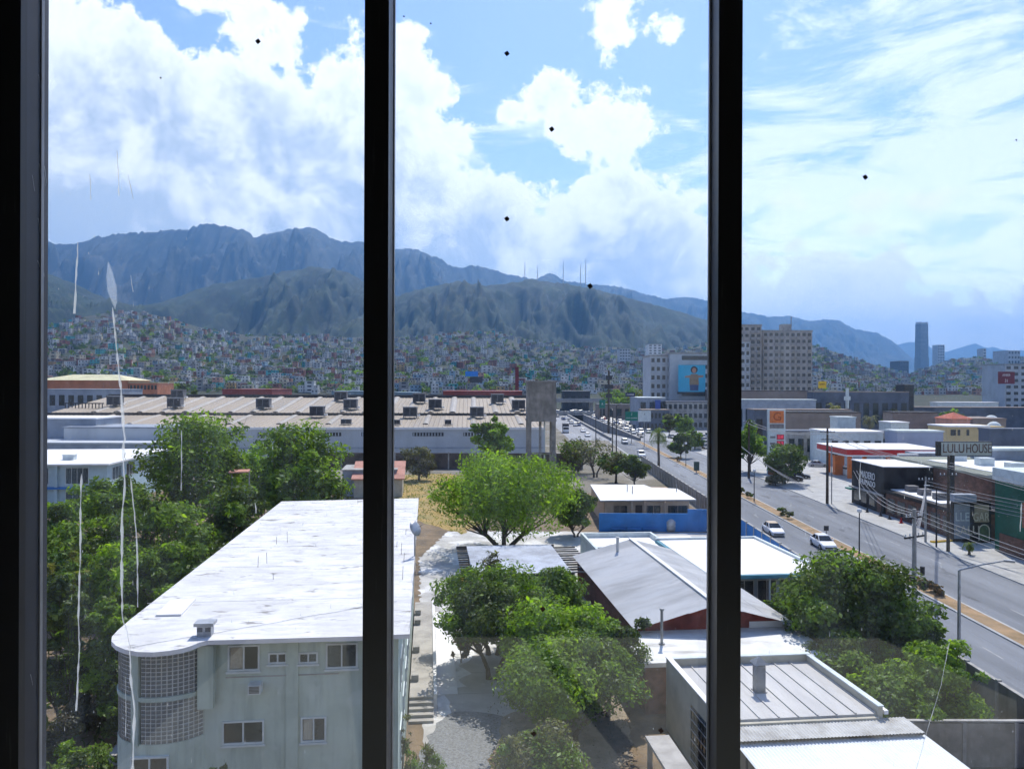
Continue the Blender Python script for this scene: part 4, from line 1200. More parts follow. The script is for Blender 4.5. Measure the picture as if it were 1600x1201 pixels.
for k, u in enumerate(us):
    barrel(u, V2+.3, Z2+.62, V3-.3, Z3-.05, .85 if k % 3 else 1.0)
    if k % 2 == 0 and u > U0+20: barrel(u-.3, V1+5.5, Z1+.40, V2-1, Z2-.1, .75)
# evaporative coolers on that roof
def cooler_parts(root, w, d, h):
    MB().box(-w/2, w/2, -d/2, d/2, .45, h).build('casing', M('cooler steel'), root)
    MB().box(-w/2-.08, w/2+.08, -d/2-.08, d/2+.08, h, h+.12).build('lid', M('grey metal'), root)
    for i in range(2):
        gb = MB().box(-w/2+.15+i*(w/2-.05), -.1+i*(w/2-.05), -d/2-.03, -d/2-.002, .7, h-.2)
        gb.build('pad_grille', M('dark ridge'), root)
    for a in (-1, 1):
        for c in (-1, 1): MB().box(a*(w/2-.1)-.06, a*(w/2-.1)+.06, c*(d/2-.1)-.06, c*(d/2-.1)+.06, 0, .45).build('leg', M('grey metal'), root)
    MB().box(w/2+.003, w/2+.6, -d/4, d/4, .5, .9).build('duct', M('white paint'), root)
def whroof(px, py, up=True):
    a, bq = ray(px, py)
    # the sight line meets the sloping roof
    lo, hi = 150.0, 330.0
    for _ in range(50):
        d = (lo+hi)/2; q = local(wh, (a*d, d, H+bq*d))
        zr_ = (Z2+.62+(Z3-Z2-.62)*(q.y-V2)/(V3-V2)) if q.y > V2 else Z1+(Z2-Z1)*q.y/V2
        if q.z > zr_: lo = d
        else: hi = d
    return (a*d, d, H+bq*d)
ctmpl = None
where = ['at the far left end of the warehouse roof', 'behind another cooler left of the trees', 'in front of another cooler left of the trees', 'above the left treetops on the warehouse roof', 'on the lower warehouse roof above the right-hand treetop', 'on the warehouse ridge next to the left mullion', 'just below the ridge cooler next to the left mullion', 'on the ridge just right of the left mullion', 'second from the left mullion in the middle pane', 'on the lower roof just right of the left mullion', 'on the lower roof above the small dark tree', 'on the ridge left of the water tower', 'nearest to the concrete water tower on the warehouse roof']
for k, (px, py) in enumerate([(180, 635), (279, 624), (274, 638), (412, 639), (496, 652), (533, 627), (548, 640), (655, 630), (680, 640), (641, 653), (745, 653), (777, 631), (810, 641)]):
    if k == 0:
        ctmpl = thing('roof_cooler', '', 'cooler', whroof(px, py), WA); cooler_parts(ctmpl, 3.0, 2.2, 2.7); o = ctmpl
    else:
        o = copy_tree(ctmpl); o.location = whroof(px, py)
    if k in (0,): o.scale = (1.25, 1.2, 1.1)
    tag(o, 'dark boxy air cooler ' + where[k], 'cooler', 'coolers on the warehouse roof')
for k, (px, py) in enumerate([(541, 663), (620, 664), (700, 664)]):
    o = copy_tree(ctmpl); o.location = whroof(px, py); o.scale = (.55, .5, .5) if k else (.85, .6, .5)
    tag(o, ('wide low dark cooler on the warehouse eaves left of the mullion', 'small dark cooler at the warehouse eaves nearest the mullion', 'small dark cooler at the warehouse eaves under the barrel skylights')[k], 'cooler', 'coolers on the warehouse roof')
# annexes at the left end
mat('blue grey sheet', (0.30, 0.34, 0.40), .7, .12, .3)
a0 = G(76, 722)
for k, (name, label, px0, px1, d, z, m, mt) in enumerate([
    ('annex_shed', 'blue-grey flat shed in front of the left end of the warehouse', -150, 150, 176, 10.7, 'blue grey sheet', 'clean white roof'),
    ('annex_hall', 'long grey-blue hall with a weathered parapet left of the treetops', 100, 268, 172, 8.9, 'warehouse wall', 'blue grey sheet'),
    ('annex_store', 'low slate-coloured store with a pale roof line behind the white-roofed classroom', -150, 240, 164, 6.0, 'blue grey sheet', 'warehouse wall')]):
    x0, x1 = (px0-800)/F*d, (px1-800)/F*d
    o = thing(name, label, 'building', (x0, d, 0), 0)
    MB().box(0, x1-x0, 0, 12, 0, z).build('wall', M(m), o)
    MB().box(-.2, x1-x0+.2, -.2, 12.2, z, z+.3).build('roof', M(mt), o)
# screen rails and cooling frame
fr = thing('pipe_frame', 'dark pipe frame standing on the left end of the warehouse roof', 'frame', whroof(140, 638), 0)
for k in range(12): MB().box(k*.95-7, k*.95-6.8, 0, .2, -1, 1.3).build('post', M('dark metal'), fr)
MB().box(-7, 4, -.05, .25, 1.3, 1.6).build('rail', M('dark metal'), fr)

# two-storey classroom on the left edge
cl0 = G(167, 724, 7.0)
cl = thing('classroom_block', 'two-storey pale blue classroom block with a white flat roof at the left edge', 'building', (cl0.x, cl0.y, 0), SA)
mat('pale blue wall', (0.42, 0.55, 0.60), .85, .08, .5)
MB().box(-30, .6, -.8, 26, 6.8, 7.05).build('roof', M('clean white roof'), cl)
MB().box(-29.5, 0, 0, 25, 0, 6.8).build('wall', M('pale blue wall'), cl)
MB().box(-29.6, .5, -.7, -.005, 3.3, 3.6).build('balcony_slab', M('blue paint'), cl)
for k in range(5):
    u = -5.8-k*5.6
    window_part(cl, u, u+3.2, 4.0, 6.4, -.02, n=4); window_part(cl, u, u+3.0, .8, 2.9, -.02, n=3)
    MB().box(u-1.4, u-1.0, -.5, -.004, 0, 6.8).build('pilaster', M('pale blue wall'), cl)
for k in range(4): side_window(cl, 2+k*5.4, 5.5+k*5.4, 4.3, 6.2, .0, 1, 3)
p = G(109, 718, 7.05)
rb_ = thing('roof_box', 'small white box on the white classroom roof', 'box', p, SA)
MB().box(-.8, .8, -.6, .6, 0, .8).build('body', M('pale trim'), rb_); MB().box(-.9, .9, -.7, .7, .8, .9).build('lid', M('clean white roof'), rb_)

# small house with salmon roof behind the block
sh0 = G(612, 805)
sh = thing('salmon_cottage', 'small cottage with a sloping salmon-coloured roof beside the mullion', 'house', (sh0.x-9, sh0.y+17, 0), SA)
mat('salmon tile', (0.50, 0.25, 0.19), .85, .12, .6)
MB().box(0, 8, 0, 7, 0, 3).build('wall', M('cream wall'), sh)
bb = MB(); bb.add([(-.4, -.4, 3), (8.4, -.4, 3), (8.4, 7.4, 5.2), (-.4, 7.4, 5.2), (-.4, -.4, 3.2), (8.4, -.4, 3.2), (8.4, 7.4, 5.4), (-.4, 7.4, 5.4)], [(4, 5, 6, 7), (3, 2, 1, 0), (0, 1, 5, 4), (1, 2, 6, 5), (2, 3, 7, 6), (3, 0, 4, 7)]); bb.build('roof', M('salmon tile'), sh)
MB().box(0, 8, 7.0, 7.3, 0, 5).build('back_wall', M('cream wall'), sh)
tr2 = thing('tiled_canopy', 'sliver of orange tiled canopy showing between the left-hand trees', 'canopy', D(362, 737, 78) - Vector((0, 0, D(362, 737, 78).z)), .25)
zz = D(362, 737, 78).z
for k in range(6): MB().box(k*.32-.2, k*.32+.1, -1.2, 1.2, zz, zz+.12).build('tile', M('salmon tile'), tr2)
for q in (-.1, 1.6): MB().box(q, q+.12, .5, .62, 0, zz).build('post', M('concrete'), tr2)
gw = thing('grey_shed', 'plain grey shed with a pale flat roof just left of the mullion', 'shed', (G(535, 775).x, G(535, 775).y, 0), SA)
MB().box(0, 9, 0, 8, 0, 4.3).build('wall', M('blue grey sheet'), gw); MB().box(-.2, 9.2, -.2, 8.2, 4.3, 4.5).build('roof', M('concrete'), gw)

# dark back wall of the lot in front of the warehouse
lw = thing('lot_wall', 'dark stained brick wall along the foot of the warehouse', 'wall', (-50, 172, 0), 0)
mat('dark brick', (0.13, 0.105, 0.09), .95, .25, .4)
for k in range(11): MB().box(k*6, k*6+5.7, 0, .3, 0, 3.6).build('panel', M('dark brick'), lw); MB().box(k*6+5.7, k*6+6, -.06, .36, 0, 3.8).build('post', M('concrete'), lw)

# concrete water tower
wtx = (845-800)/F*150
wt = thing('water_tower', 'square stained concrete water tower on tall legs', 'water tower', (wtx, 150, 0), math.radians(2))
zb_, zt_ = 11.9, 19.55
MB().box(-2.75, 2.75, -2.75, 2.75, zb_+.4, zt_).build('tank', M('old concrete'), wt)
MB().box(-2.9, 2.9, -2.9, 2.9, zt_, zt_+.18).build('roof_slab', M('concrete'), wt)
MB().box(-2.85, 2.85, -2.85, 2.85, zb_, zb_+.4).build('ring_beam', M('old concrete'), wt)
for a in (-1, 1):
    for c in (-1, 1): MB().box(a*2.35-.38, a*2.35+.38, c*2.35-.38, c*2.35+.38, 0, zb_).build('leg', M('old concrete'), wt)
MB().box(-.35, .15, -.3, .3, 0, zb_).build('standpipe', M('concrete'), wt)
MB().box(.55, .8, -1.2, -.9, 0, 16).build('riser_pipe', M('pale trim'), wt)
MB().box(-2.3, 2.3, -2.5, -2.2, 5.6, 6.0).build('brace', M('old concrete'), wt)

# ------------------------------------------------------------------ red sheds, arcade and other buildings behind the warehouse
def simple_block(name, label, cat, px0, px1, py_top, d, depth, m, roof=None, z0=0.0, rz=0.0, wrow=None, wm=None, group=None, parts=None):
    """a block whose front spans two photo columns at distance d, top at a photo row"""
    A_, B_ = D(px0, py_top, d), D(px1, py_top, d)
    w, z = B_.x-A_.x, (A_.z+B_.z)/2
    o = thing(name, label, cat, (A_.x, d, z0), rz, group)
    z -= z0
    MB().box(0, w, 0, depth, 0, z).build('wall', m, o)
    MB().box(-.15, w+.15, -.15, depth+.15, z, z+.35).build('roof', roof or m, o)
    if wrow:
        nf, nc = wrow
        me = MB().box(-.5, .5, -.12, -.004, -.5, .5).mesh('window', wm or M('window glass'))
        ww = w/nc*.58; hh = z/nf*.5
        for f in range(nf):
            for c in range(nc):
                q = obj('window', me, o, (w*(c+.5)/nc, 0, z*(f+.5)/nf)); q.scale = (ww, 1, hh)
    return o
redm = mat('red sheet', (0.24, 0.055, 0.05), .7, .15, .1)
simple_block('red_shed', 'long red shed seen over the warehouse ridge left of the mullion', 'shed', 347, 425, 609, 330, 30, redm)
simple_block('red_hall', 'long red hall seen over the warehouse ridge left of the water tower', 'hall', 692, 816, 612, 320, 30, redm)
simple_block('blue_hall', 'low blue-roofed hall over the warehouse ridge left of the mullion', 'hall', 518, 600, 612, 340, 24, mat('teal grey', (.16, .24, .30), .8, .1, .2))
simple_block('teal_hall', 'low teal-grey hall over the warehouse ridge right of the mullion', 'hall', 612, 648, 614, 340, 24, M('teal grey'))
mat('sky blue', (.03, .22, .70), .6, .1, .1); mat('charcoal', (.05, .05, .055), .8, .1, .2)
simple_block('red_tower_sign', 'narrow dark red sign tower on the horizon left of the water tower', 'sign tower', 805, 810.5, 574, 420, 2.5, mat('maroon', (.17, .025, .03), .7, .1, .3))
# arcade
ar = thing('arcade_building', 'orange two-storey arcade with a pale yellow hipped roof at the far left', 'building', (D(60, 600, 330).x, 330, 0), math.radians(2))
mat('terracotta', (0.50, 0.20, 0.11), .85, .12, .3)
mat('pale yellow roof', (0.62, 0.58, 0.36), .7, .1, .2)
aw = D(197, 600, 330).x-D(60, 600, 330).x
zt2 = D(150, 594, 330).z
MB().box(0, aw, 0, 22, 0, zt2).build('wall', M('terracotta'), ar)
bb = MB(); bb.add([(-1, -1, zt2), (aw+1, -1, zt2), (aw+1, 23, zt2), (-1, 23, zt2), (9, 11, zt2+2.6), (aw-9, 11, zt2+2.6)], [(0, 1, 5, 4), (1, 2, 5), (2, 3, 4, 5), (3, 0, 4), (3, 2, 1, 0)]); bb.build('roof', M('pale yellow roof'), ar)
am = MB(); am.tube([(0, 0, 0), (0, .1, 0)], 1.0, 12); 
arch = MB(); arch.prism([(-1.1, 0), (1.1, 0), (1.1, 2.0)] + [(1.1*math.cos(a), 2.0+1.1*math.sin(a)) for a in np.linspace(0, math.pi, 8)[1:-1]] + [(-1.1, 2.0)], 0, .12)
archm = arch.mesh('arch', M('window glass'))
for k in range(8):
    o = obj('arch', archm, ar, (2.8+k*4.6, -.004, 13.3)); o.rotation_euler = (R90, 0, 0)
    o = obj('arch', archm, ar, (2.8+k*4.6, -.004, 8.3)); o.rotation_euler = (R90, 0, 0)
ar2 = simple_block('terracotta_wing', 'orange gallery wing with two rows of openings right of the arcade', 'building', 186, 246, 598, 332, 16, M('terracotta'), roof=M('pale yellow roof'), wrow=(5, 11))
simple_block('grey_terrace', 'long grey terrace in front of the orange arcade', 'building', 60, 192, 609, 300, 16, M('blue grey sheet'), wrow=(2, 9))

# ------------------------------------------------------------------ apartment towers and other high buildings on the right
mat('apartment wall', (0.48, 0.45, 0.42), .85, .15, .12)
mat('apartment pale', (0.50, 0.53, 0.56), .85, .1, .12)
mat('tower glass', (0.10, 0.16, 0.22), .3, .15, .1, spec=.6)
def apartment(name, label, px0, px1, pyt, d, depth, m, floors, cols, balc=True, rz=0.0, z0=0.0):
    A_, B_ = D(px0, pyt, d), D(px1, pyt, d)
    w, z = B_.x-A_.x, A_.z-z0
    o = thing(name, label, 'apartment block', (A_.x, d, z0), rz)
    MB().box(0, w, 0, depth, 0, z).build('wall', m, o)
    MB().box(-.25, w+.25, -.25, depth+.25, z, z+.9).build('roof', M('concrete'), o)
    wm_ = MB().box(-.5, .5, -.2, -.005, -.5, .5).mesh('window', M('window glass'))
    bm_ = MB().box(-.5, .5, -.9, -.21, -.5, .5).mesh('balcony', m)
    fh = z/floors
    for f in range(floors):
        for c in range(cols):
            x = w*(c+.5)/cols
            q = obj('window', wm_, o, (x, 0, fh*(f+.58))); q.scale = (w/cols*.56, 1, fh*.46)
            if balc and (c % 3 != 1):
                q = obj('balcony', bm_, o, (x, 0, fh*(f+.13))); q.scale = (w/cols*.8, 1, fh*.3)
    return o
ap = apartment('apartment_tower', 'broad weathered beige apartment tower with rows of balconies right of the mullion', 1192, 1269, 518, 430, 22, M('apartment wall'), 13, 9)
MB().box(10, 15, 4, 10, 0, 4).build('lift_room', M('concrete'), ap).location = (4, 4, D(1200, 518, 430).z+.9)
MB().tube([(18, 6, D(1200, 518, 430).z+.9), (18, 6, D(1200, 518, 430).z+9)], .25, 5).build('mast', M('grey metal'), ap)
apartment('apartment_slab', 'tall grey apartment slab half hidden by the right mullion', 1126, 1190, 509, 425, 24, M('apartment wall'), 14, 7)
apartment('pale_apartment_wing', 'pale blue apartment wing low on the right tower', 1150, 1172, 534, 405, 14, M('apartment pale'), 10, 3)
ab = apartment('grey_apartment_block', 'grey-blue apartment block behind the blue billboard', 1016, 1050, 557, 360, 20, M('apartment pale'), 8, 4)
apartment('blank_apartment_block', 'pale blank-walled block carrying the blue billboard', 1047, 1130, 553, 356, 20, M('apartment pale'), 8, 1, balc=False)
apartment('white_slab_block', 'small white slab block at the foot of the mountain', 1013, 1034, 538, 1150, 26, M('white paint'), 9, 3, balc=False, z0=45)
apartment('pale_pair_block', 'pair of pale slab blocks on the hill left of the white slab', 968, 985, 545, 1300, 30, M('apartment pale'), 6, 4, balc=False, z0=50)
apartment('dark_office', 'dark office block on the skyline left of the glass skyscraper', 1406, 1420, 564, 2300, 60, M('charcoal'), 6, 3, balc=False, z0=20)
apartment('grey_tower', 'slim grey tower just right of the glass skyscraper', 1465, 1476, 539, 3200, 40, M('apartment pale'), 16, 3, balc=False)
apartment('hilltop_block', 'dark wide block on the hill near the right edge', 1575, 1594, 548, 1900, 60, M('apartment pale'), 5, 4, balc=False, z0=50)
apartment('hilltop_tower', 'thin pale tower on top of the right-hand hill', 1536, 1541, 545, 2300, 30, M('apartment pale'), 8, 1, balc=False, z0=60)
apartment('white_office', 'large white office block at the right edge', 1570, 1640, 570, 620, 30, M('apartment pale'), 7, 6, balc=False)
# skyscraper
sk = thing('glass_skyscraper', 'very tall blue glass skyscraper standing alone on the right skyline', 'skyscraper', (D(1440, 560, 3500).x, 3500, 0), math.radians(8))
sw = 19.5
for k, (z0, z1, s) in enumerate(((0, 150, 1.08), (150.02, 235, 1.0), (235.02, 300, .96))):
    MB().box(-sw*s, sw*s, -sw*s, sw*s, z0, z1).build('shaft', M('tower glass'), sk)
    fb = MB()
    for f in range(int((z1-z0)/6)): fb.box(-sw*s-.4, sw*s+.4, -sw*s-.4, sw*s+.4, z0+f*6+4.9, z0+f*6+5.4)
    stuff(fb.build('floor_bands', M('apartment pale'), sk))
for a in (-1, 1): MB().box(a*15-3, a*15+3, -18, 18, 300.02, 309).build('crown', M('apartment pale'), sk)
# billboard with a printed figure
bbd = thing('billboard', 'light blue billboard with a printed figure spreading both arms', 'billboard', D(1060, 612, 350), 0)
s = 350/F
bw2, bh2 = 42*s, 42*s
MB().box(0, bw2, 0, .5, 0, bh2).build('board', mat('poster blue', (0.05, .42, .62), .6, .06, .2), bbd)
MB().box(-.3, bw2+.3, .05, .9, -1.0, -.02).build('ledge', M('charcoal'), bbd)
def flat(poly, m, y): 
    q = MB(); q.add([(p_[0]*s, y, p_[1]*s) for p_ in poly], [tuple(range(len(poly)))]); q.build('print', m, bbd)
skin = mat('print skin', (.45, .24, .16), .7, .05, 1); hair = mat('print hair', (.03, .02, .02), .7, .05, 1)
swt = mat('print sweater', (.30, .21, .12), .7, .1, 1); jean = mat('print jeans', (.06, .09, .2), .7, .1, 1)
circ = lambda cx, cy, rx, ry: [(cx+rx*math.cos(a), cy+ry*math.sin(a)) for a in np.linspace(0, 2*math.pi, 15)[:-1]]
flat(circ(24.5, 34.5, 5.6, 5.6), hair, -.012); flat(circ(24.5, 33.5, 3.3, 4.3), skin, -.02)
flat([(18, 2), (31, 2), (31.5, 12), (17.5, 12)], jean, -.016)
flat([(17, 11), (32, 11), (31, 26), (29, 28), (20, 28), (17.5, 25)], swt, -.022)
flat([(18, 26), (10, 24.5), (10, 22.5), (18, 22)], skin, -.018); flat([(31, 26), (39, 26), (39, 23), (31, 22)], skin, -.018)

# ------------------------------------------------------------------ shops along the street on the right
mat('brown brick', (0.155, 0.085, 0.065), .9, .2, 1.0, stretch=(1, 1, 2))
add_layer(M('brown brick'), (0.07, 0.05, 0.045), .5, .5, .7, .7)
br = thing('brick_diner', 'dark brown brick shop with a black sign panel and a low white-roofed front', 'shop', (54.4, 94.2, 0), -.02)
MB().box(0, 7.2, 18.9, 30, 0, 7.0).build('front_block', mat('black stucco', (.042, .038, .038), .85, .3, .5), br)
MB().box(-.1, 7.3, 18.8, 30.1, 7.0, 7.12).build('roof', M('clean white roof'), br)
MB().box(7.2, 30, 4.6, 32, 0, 7.1).build('main_block', M('brown brick'), br)
MB().box(7.1, 30.1, 4.5, 32.1, 7.1, 7.4).build('roof', mat('olive roof', (.22, .24, .19), .8, .1, .4), br)
MB().box(.3, 7.19, .2, 18.88, 0, 3.3).build('low_front', M('brown brick'), br)
MB().box(0, 7.18, 0, 18.85, 3.3, 3.75).build('fascia', M('black stucco'), br)
MB().box(.9, 7.15, 5, 18.6, 3.752, 3.85).build('low_roof', M('clean white roof'), br)
MB().box(10, 22, 8, 26, 7.41, 7.5).build('roof_deck', M('clean white roof'), br)
letters('MADERO', 'sign_lettering', 1.55, M('white paint'), br, (-.03, 24.2, 5.15), (R90, 0, -R90), sx=.78)
letters('HUMADO', 'sign_lettering', 1.2, M('white paint'), br, (-.03, 24.2, 4.0), (R90, 0, -R90), sx=.98)
MB().box(-.7, .0, 29, 31, 2.3, 2.5).build('awning', mat('green awning', (.01, .16, .12), .7, .1, 1), br)
MB().box(-.03, -.003, 19.6, 21.0, 0, 2.4).build('door', M('brown brick'), br)
for v_ in (21.8, 24.6, 27.2): MB().box(-.03, -.003, v_, v_+1.8, .8, 2.5).build('window', M('window glass'), br)
MB().box(-.5, -.004, 18.9, 30, 2.75, 2.95).build('ledge', M('taupe') if 'taupe' in MATS else M('concrete'), br)
for v_ in (8, 12, 15.5): MB().box(2.0, 3.4, v_, v_+1.2, 3.855, 4.7).build('roof_unit', M('cooler steel'), br)
for v_ in (10, 17, 24): MB().box(13, 15, v_, v_+1.6, 7.51, 8.6).build('roof_unit', M('pale trim'), br)
for k in range(6): MB().box(.255, .298, 1.0+k*3, 3.2+k*3, .6, 2.6).build('window', M('window glass'), br)
# mural wall with lettering
mu = thing('mural_front', 'shop front with big cream lettering and an arched doorway beside the green building', 'shop front', (53.6, 93.2, 0), 0)
MB().box(0, 4.6, 0, .6, 0, 5.1).build('wall', M('black stucco'), mu)
MB().box(0.1, 2.0, -.05, -.003, .5, 4.7).build('panel', M('blue grey sheet'), mu)
MB().box(2.55, 4.3, -.05, -.003, 2.5, 4.6).build('panel', mat('tan panel', (.36, .30, .22), .8, .1, 1), mu)
cream = mat('cream letters', (.62, .56, .44), .7, .08, 1)
letters('LLE', 'lettering', 1.5, M('pale trim'), mu, (1.05, -.08, 3.1), (R90, 0, 0), sx=.8)
letters('GAR', 'lettering', 1.5, cream, mu, (3.35, -.08, 3.1), (R90, 0, 0), sx=.66)
letters('SALU', 'lettering', 1.5, cream, mu, (1.7, -.08, 1.5), (R90, 0, 0), sx=.85)
bb = MB(); bb.prism([(-.55, 0), (.55, 0), (.55, 1.3)]+[(.55*math.cos(a), 1.3+.55*math.sin(a)) for a in np.linspace(0, math.pi, 9)[1:-1]]+[(-.55, 1.3)], 0, .1)
o = bb.build('arch_door', mat('door green', (.10, .16, .09), .6, .2, 1), mu); o.rotation_euler = (R90, 0, 0); o.location = (3.7, -.02, .3)
pts = [(-.62, 0)]+[(-.62, 1.3)]+[(.62*math.cos(a), 1.3+.62*math.sin(a)) for a in np.linspace(math.pi, 0, 9)]+[(.62, 0)]
o = MB().tube([(p_[0], p_[1], 0) for p_ in pts], .07, 6).build('arch_trim', cream, mu); o.rotation_euler = (R90, 0, 0); o.location = (3.7, -.1, .3)
MB().box(-.6, 2.1, -1.2, .0, 5.105, 6.0).build('awning_box', M('blue grey sheet'), mu)
# green building
gn = thing('green_store', 'tall dark green store with a white parapet at the right edge', 'shop', (55.4, 58, 0), -.02)
mat('dark green', (0.010, 0.10, 0.062), .7, .15, .4)
MB().box(0, 24, 0, 31, 0, 8.2).build('wall', M('dark green'), gn)
MB().box(-.2, 24.2, -.2, 31.2, 8.2, 9.6).build('parapet', M('pale trim'), gn)
MB().box(-.12, -.01, 23.4, 25.9, 3.6, 6.3).build('sign_panel', mat('rust sign', (.36, .13, .08), .7, .12, 1), gn)
letters('LUZ', 'sign_lettering', .9, cream, gn, (-.15, 24.7, 5.2), (R90, 0, -R90), sx=.8)
MB().box(-.1, -.01, 18, 30, 0, 2.2).build('plinth', M('brown brick'), gn)
MB().box(-.15, -.02, 5, 17, .5, 4.6).build('window', M('window glass'), gn)
# pole sign
ps = thing('pole_sign', 'long cream sign board with dark lettering on a thick black pole', 'sign', (58.2, 101, 0), 0)
zc_ = D(1510, 701, 101).z
MB().tube([(-.1, .3, 0), (-.1, .3, zc_-.9)], .3, 10).build('pole', M('black paint'), ps)
MB().box(-2.2, 5.0, .05, .55, zc_-.95, zc_+.95).build('box', M('black paint'), ps)
MB().box(-1.7, 4.9, .0, .048, zc_-.85, zc_+.85).build('face', mat('cream face', (.44, .46, .41), .6, .06, .6), ps)
letters('LULU', 'lettering', 1.7, M('brown brick'), ps, (-.1, -.02, zc_), (R90, 0, 0), sx=.72)
letters('HOUSE', 'lettering', 1.7, M('brown brick'), ps, (3.2, -.02, zc_), (R90, 0, 0), sx=.62)
# petrol station
gs = thing('petrol_station', 'petrol station canopy with a white roof and red fascia on orange columns', 'petrol station', (67.6, 155, 0), -.02)
MB().box(0, 19.5, 0, 16, 5.0, 6.1).build('canopy', M('red'), gs)
MB().box(-.1, 19.6, -.1, 16.1, 6.1, 6.25).build('roof', M('clean white roof'), gs)
MB().box(-.06, 19.56, -.06, 16.06, 4.72, 4.998).build('trim', M('white paint'), gs)
for u in (1.2, 9, 17):
    for v in (2, 13): MB().box(u, u+.7, v, v+.7, 0, 4.72).build('column', M('orange'), gs)
for u in (2.6, 10.4):
    pu = MB().box(u, u+.6, 7, 8.2, .15, 2.0).build('pump', M('white paint'), gs)
    MB().box(u-.02, u+.62, 6.95, 8.25, 1.4, 1.75).build('display', M('charcoal'), pu)
ks = simple_block('station_shop', 'white shop with an orange pillar behind the petrol canopy', 'shop', 1296, 1380, 676, 185, 12, M('pale trim'), roof=M('clean white roof'), wrow=(1, 5))
op = thing('orange_pillar', 'square orange pillar in front of the petrol station', 'pillar', (G(1312, 742).x, G(1312, 742).y, 0), 0)
MB().box(-1.0, 1.0, 0, 1.2, 0, 3.9).build('shaft', M('orange'), op); MB().box(-1.15, 1.15, -.1, 1.3, 3.9, 4.15).build('cap', M('orange'), op)
# totem
to = thing('price_totem', 'tall white petrol price totem with an orange head and glowing red prices', 'sign', (D(1213.5, 700, 163).x, 163, 0), 0)
MB().box(-1.85, 1.85, 0, .7, 0, 13.9).build('body', M('pale trim'), to)
MB().box(-1.5, 1.5, -.06, -.003, 11.0, 13.6).build('head_panel', M('orange'), to)
letters('G', 'emblem', 2.4, mat('dark orange', (.36, .07, .015), .6, .1, 1), to, (0.1, -.1, 12.3), (R90, 0, 0), sx=1.1)
MB().box(-1.5, 1.5, -.05, -.003, 9.9, 10.8).build('stripe', mat('muted grey', (.24, .22, .22), .7, .2, 2), to)
dg_ = bpy.data.materials.new('price digits'); dg_.use_nodes = True
bs = dg_.node_tree.nodes['Principled BSDF']; bs.inputs['Base Color'].default_value = (.5, .02, .06, 1); bs.inputs['Emission Color'].default_value = (1, .08, .16, 1); bs.inputs['Emission Strength'].default_value = .55
for k, tx in enumerate(('22.49', '24.19')):
    z = 8.05-k*1.35
    MB().box(0.0, 1.55, -.06, -.003, z-.55, z+.55).build('price_panel', mat('price red', (.42, .04, .07), .5, .08, 1), to)
    letters(tx, 'price', 1.0, dg_, to, (.78, -.09, z), (R90, 0, 0), sx=.52)
    MB().box(-1.4, -.3, -.05, -.003, z-.25, z+.2).build('grade_label', M('muted grey'), to)
# cream building with domes, red roof, dark walls further back
cm_ = simple_block('cream_building', 'cream building with small dark windows behind the pole sign', 'building', 1480, 1546, 667, 195, 9, mat('cream yellow', (.56, .43, .22), .85, .08, .3), roof=M('clean white roof'))
for px in (1489, 1498, 1512): 
    q = wall_hit(cm_, px, 676, 0); MB().box(q.x-.6 if px == 1489 else q.x-.3, q.x+.7 if px == 1489 else q.x+.35, -.1, -.003, q.z-.7, q.z+.8).build('window', M('window glass'), cm_)
dmb = simple_block('domed_hall', 'low taupe hall topped with two pale domes', 'hall', 1520, 1572, 655, 240, 14, mat('taupe', (.26, .21, .18), .85, .1, .3))
for px, py, r in ((1549, 656, 11), (1520, 657, 4)):
    p_ = local(dmb, D(px, py, 249)); bb = MB().sphere((p_.x, 9, p_.z-.6), r*.2, nu=16, nv=6, vmin=-.02); bb.build('dome', M('pale trim'), dmb, smooth=True)
dm2 = simple_block('dome_annex', 'small annex with a pale dome in front of the taupe hall', 'annex', 1542, 1568, 668, 215, 12, M('cream yellow'))
p_ = local(dm2, D(1553, 667, 221)); MB().sphere((p_.x, 6, p_.z-.4), 2.0, nu=16, nv=6, vmin=-.02).build('dome', M('pale trim'), dm2, smooth=True)
rr = simple_block('tiled_kiosk', 'small house with a red hipped tile roof right of the dark green tree', 'house', 1487, 1516, 656, 235, 9, M('salmon tile'))
zq = D(1500, 656, 235).z
bb = MB(); bb.add([(-.5, -.5, zq+.36), (6.2, -.5, zq+.36), (6.2, 9, zq+.36), (-.5, 9, zq+.36), (2.8, 4, zq+2.3)], [(0, 1, 4), (1, 2, 4), (2, 3, 4), (3, 0, 4), (3, 2, 1, 0)]); bb.build('hip_roof', mat('red tile', (.42, .10, .06), .8, .12, .6), rr)
simple_block('slate_wall_store', 'dark slate-blue windowless store at the right edge', 'store', 1546, 1660, 672, 170, 4, mat('slate', (.11, .13, .17), .85, .15, .2))
simple_block('ramp_roof_store', 'grey store with a pale pitched roof behind the green store', 'store', 1540, 1660, 704, 120, 4, M('blue grey sheet'), roof=M('pale trim'))
simple_block('grey_long_shop', 'long grey shop behind the brick diner', 'shop', 1434, 1545, 711, 135, 4, M('blue grey sheet'))
simple_block('white_hoarding', 'plain white hoarding panel in front of the petrol canopy', 'hoarding', 1405.5, 1433, 712, 128, .4, M('white paint'))
simple_block('lilac_store', 'pale lilac flat store right of the petrol canopy', 'store', 1402, 1474, 675, 178, 6, mat('lilac grey', (.36, .40, .50), .8, .08, .2), roof=M('pale trim'))
GREY = [M('blue grey sheet'), M('concrete'), M('slate'), M('warehouse wall'), M('apartment pale'), M('taupe'), M('charcoal'), M('pale trim')]
def rowset(specs):
    for name, label, px0, px1, pyt, d, dep, mi, wr in specs:
        simple_block(name, label, 'building', px0, px1, pyt, d, dep if px0 < 1150 else min(dep, 7), GREY[mi], roof=GREY[(mi*3+7) % 8] if mi != 7 else M('clean white roof'), wrow=wr)
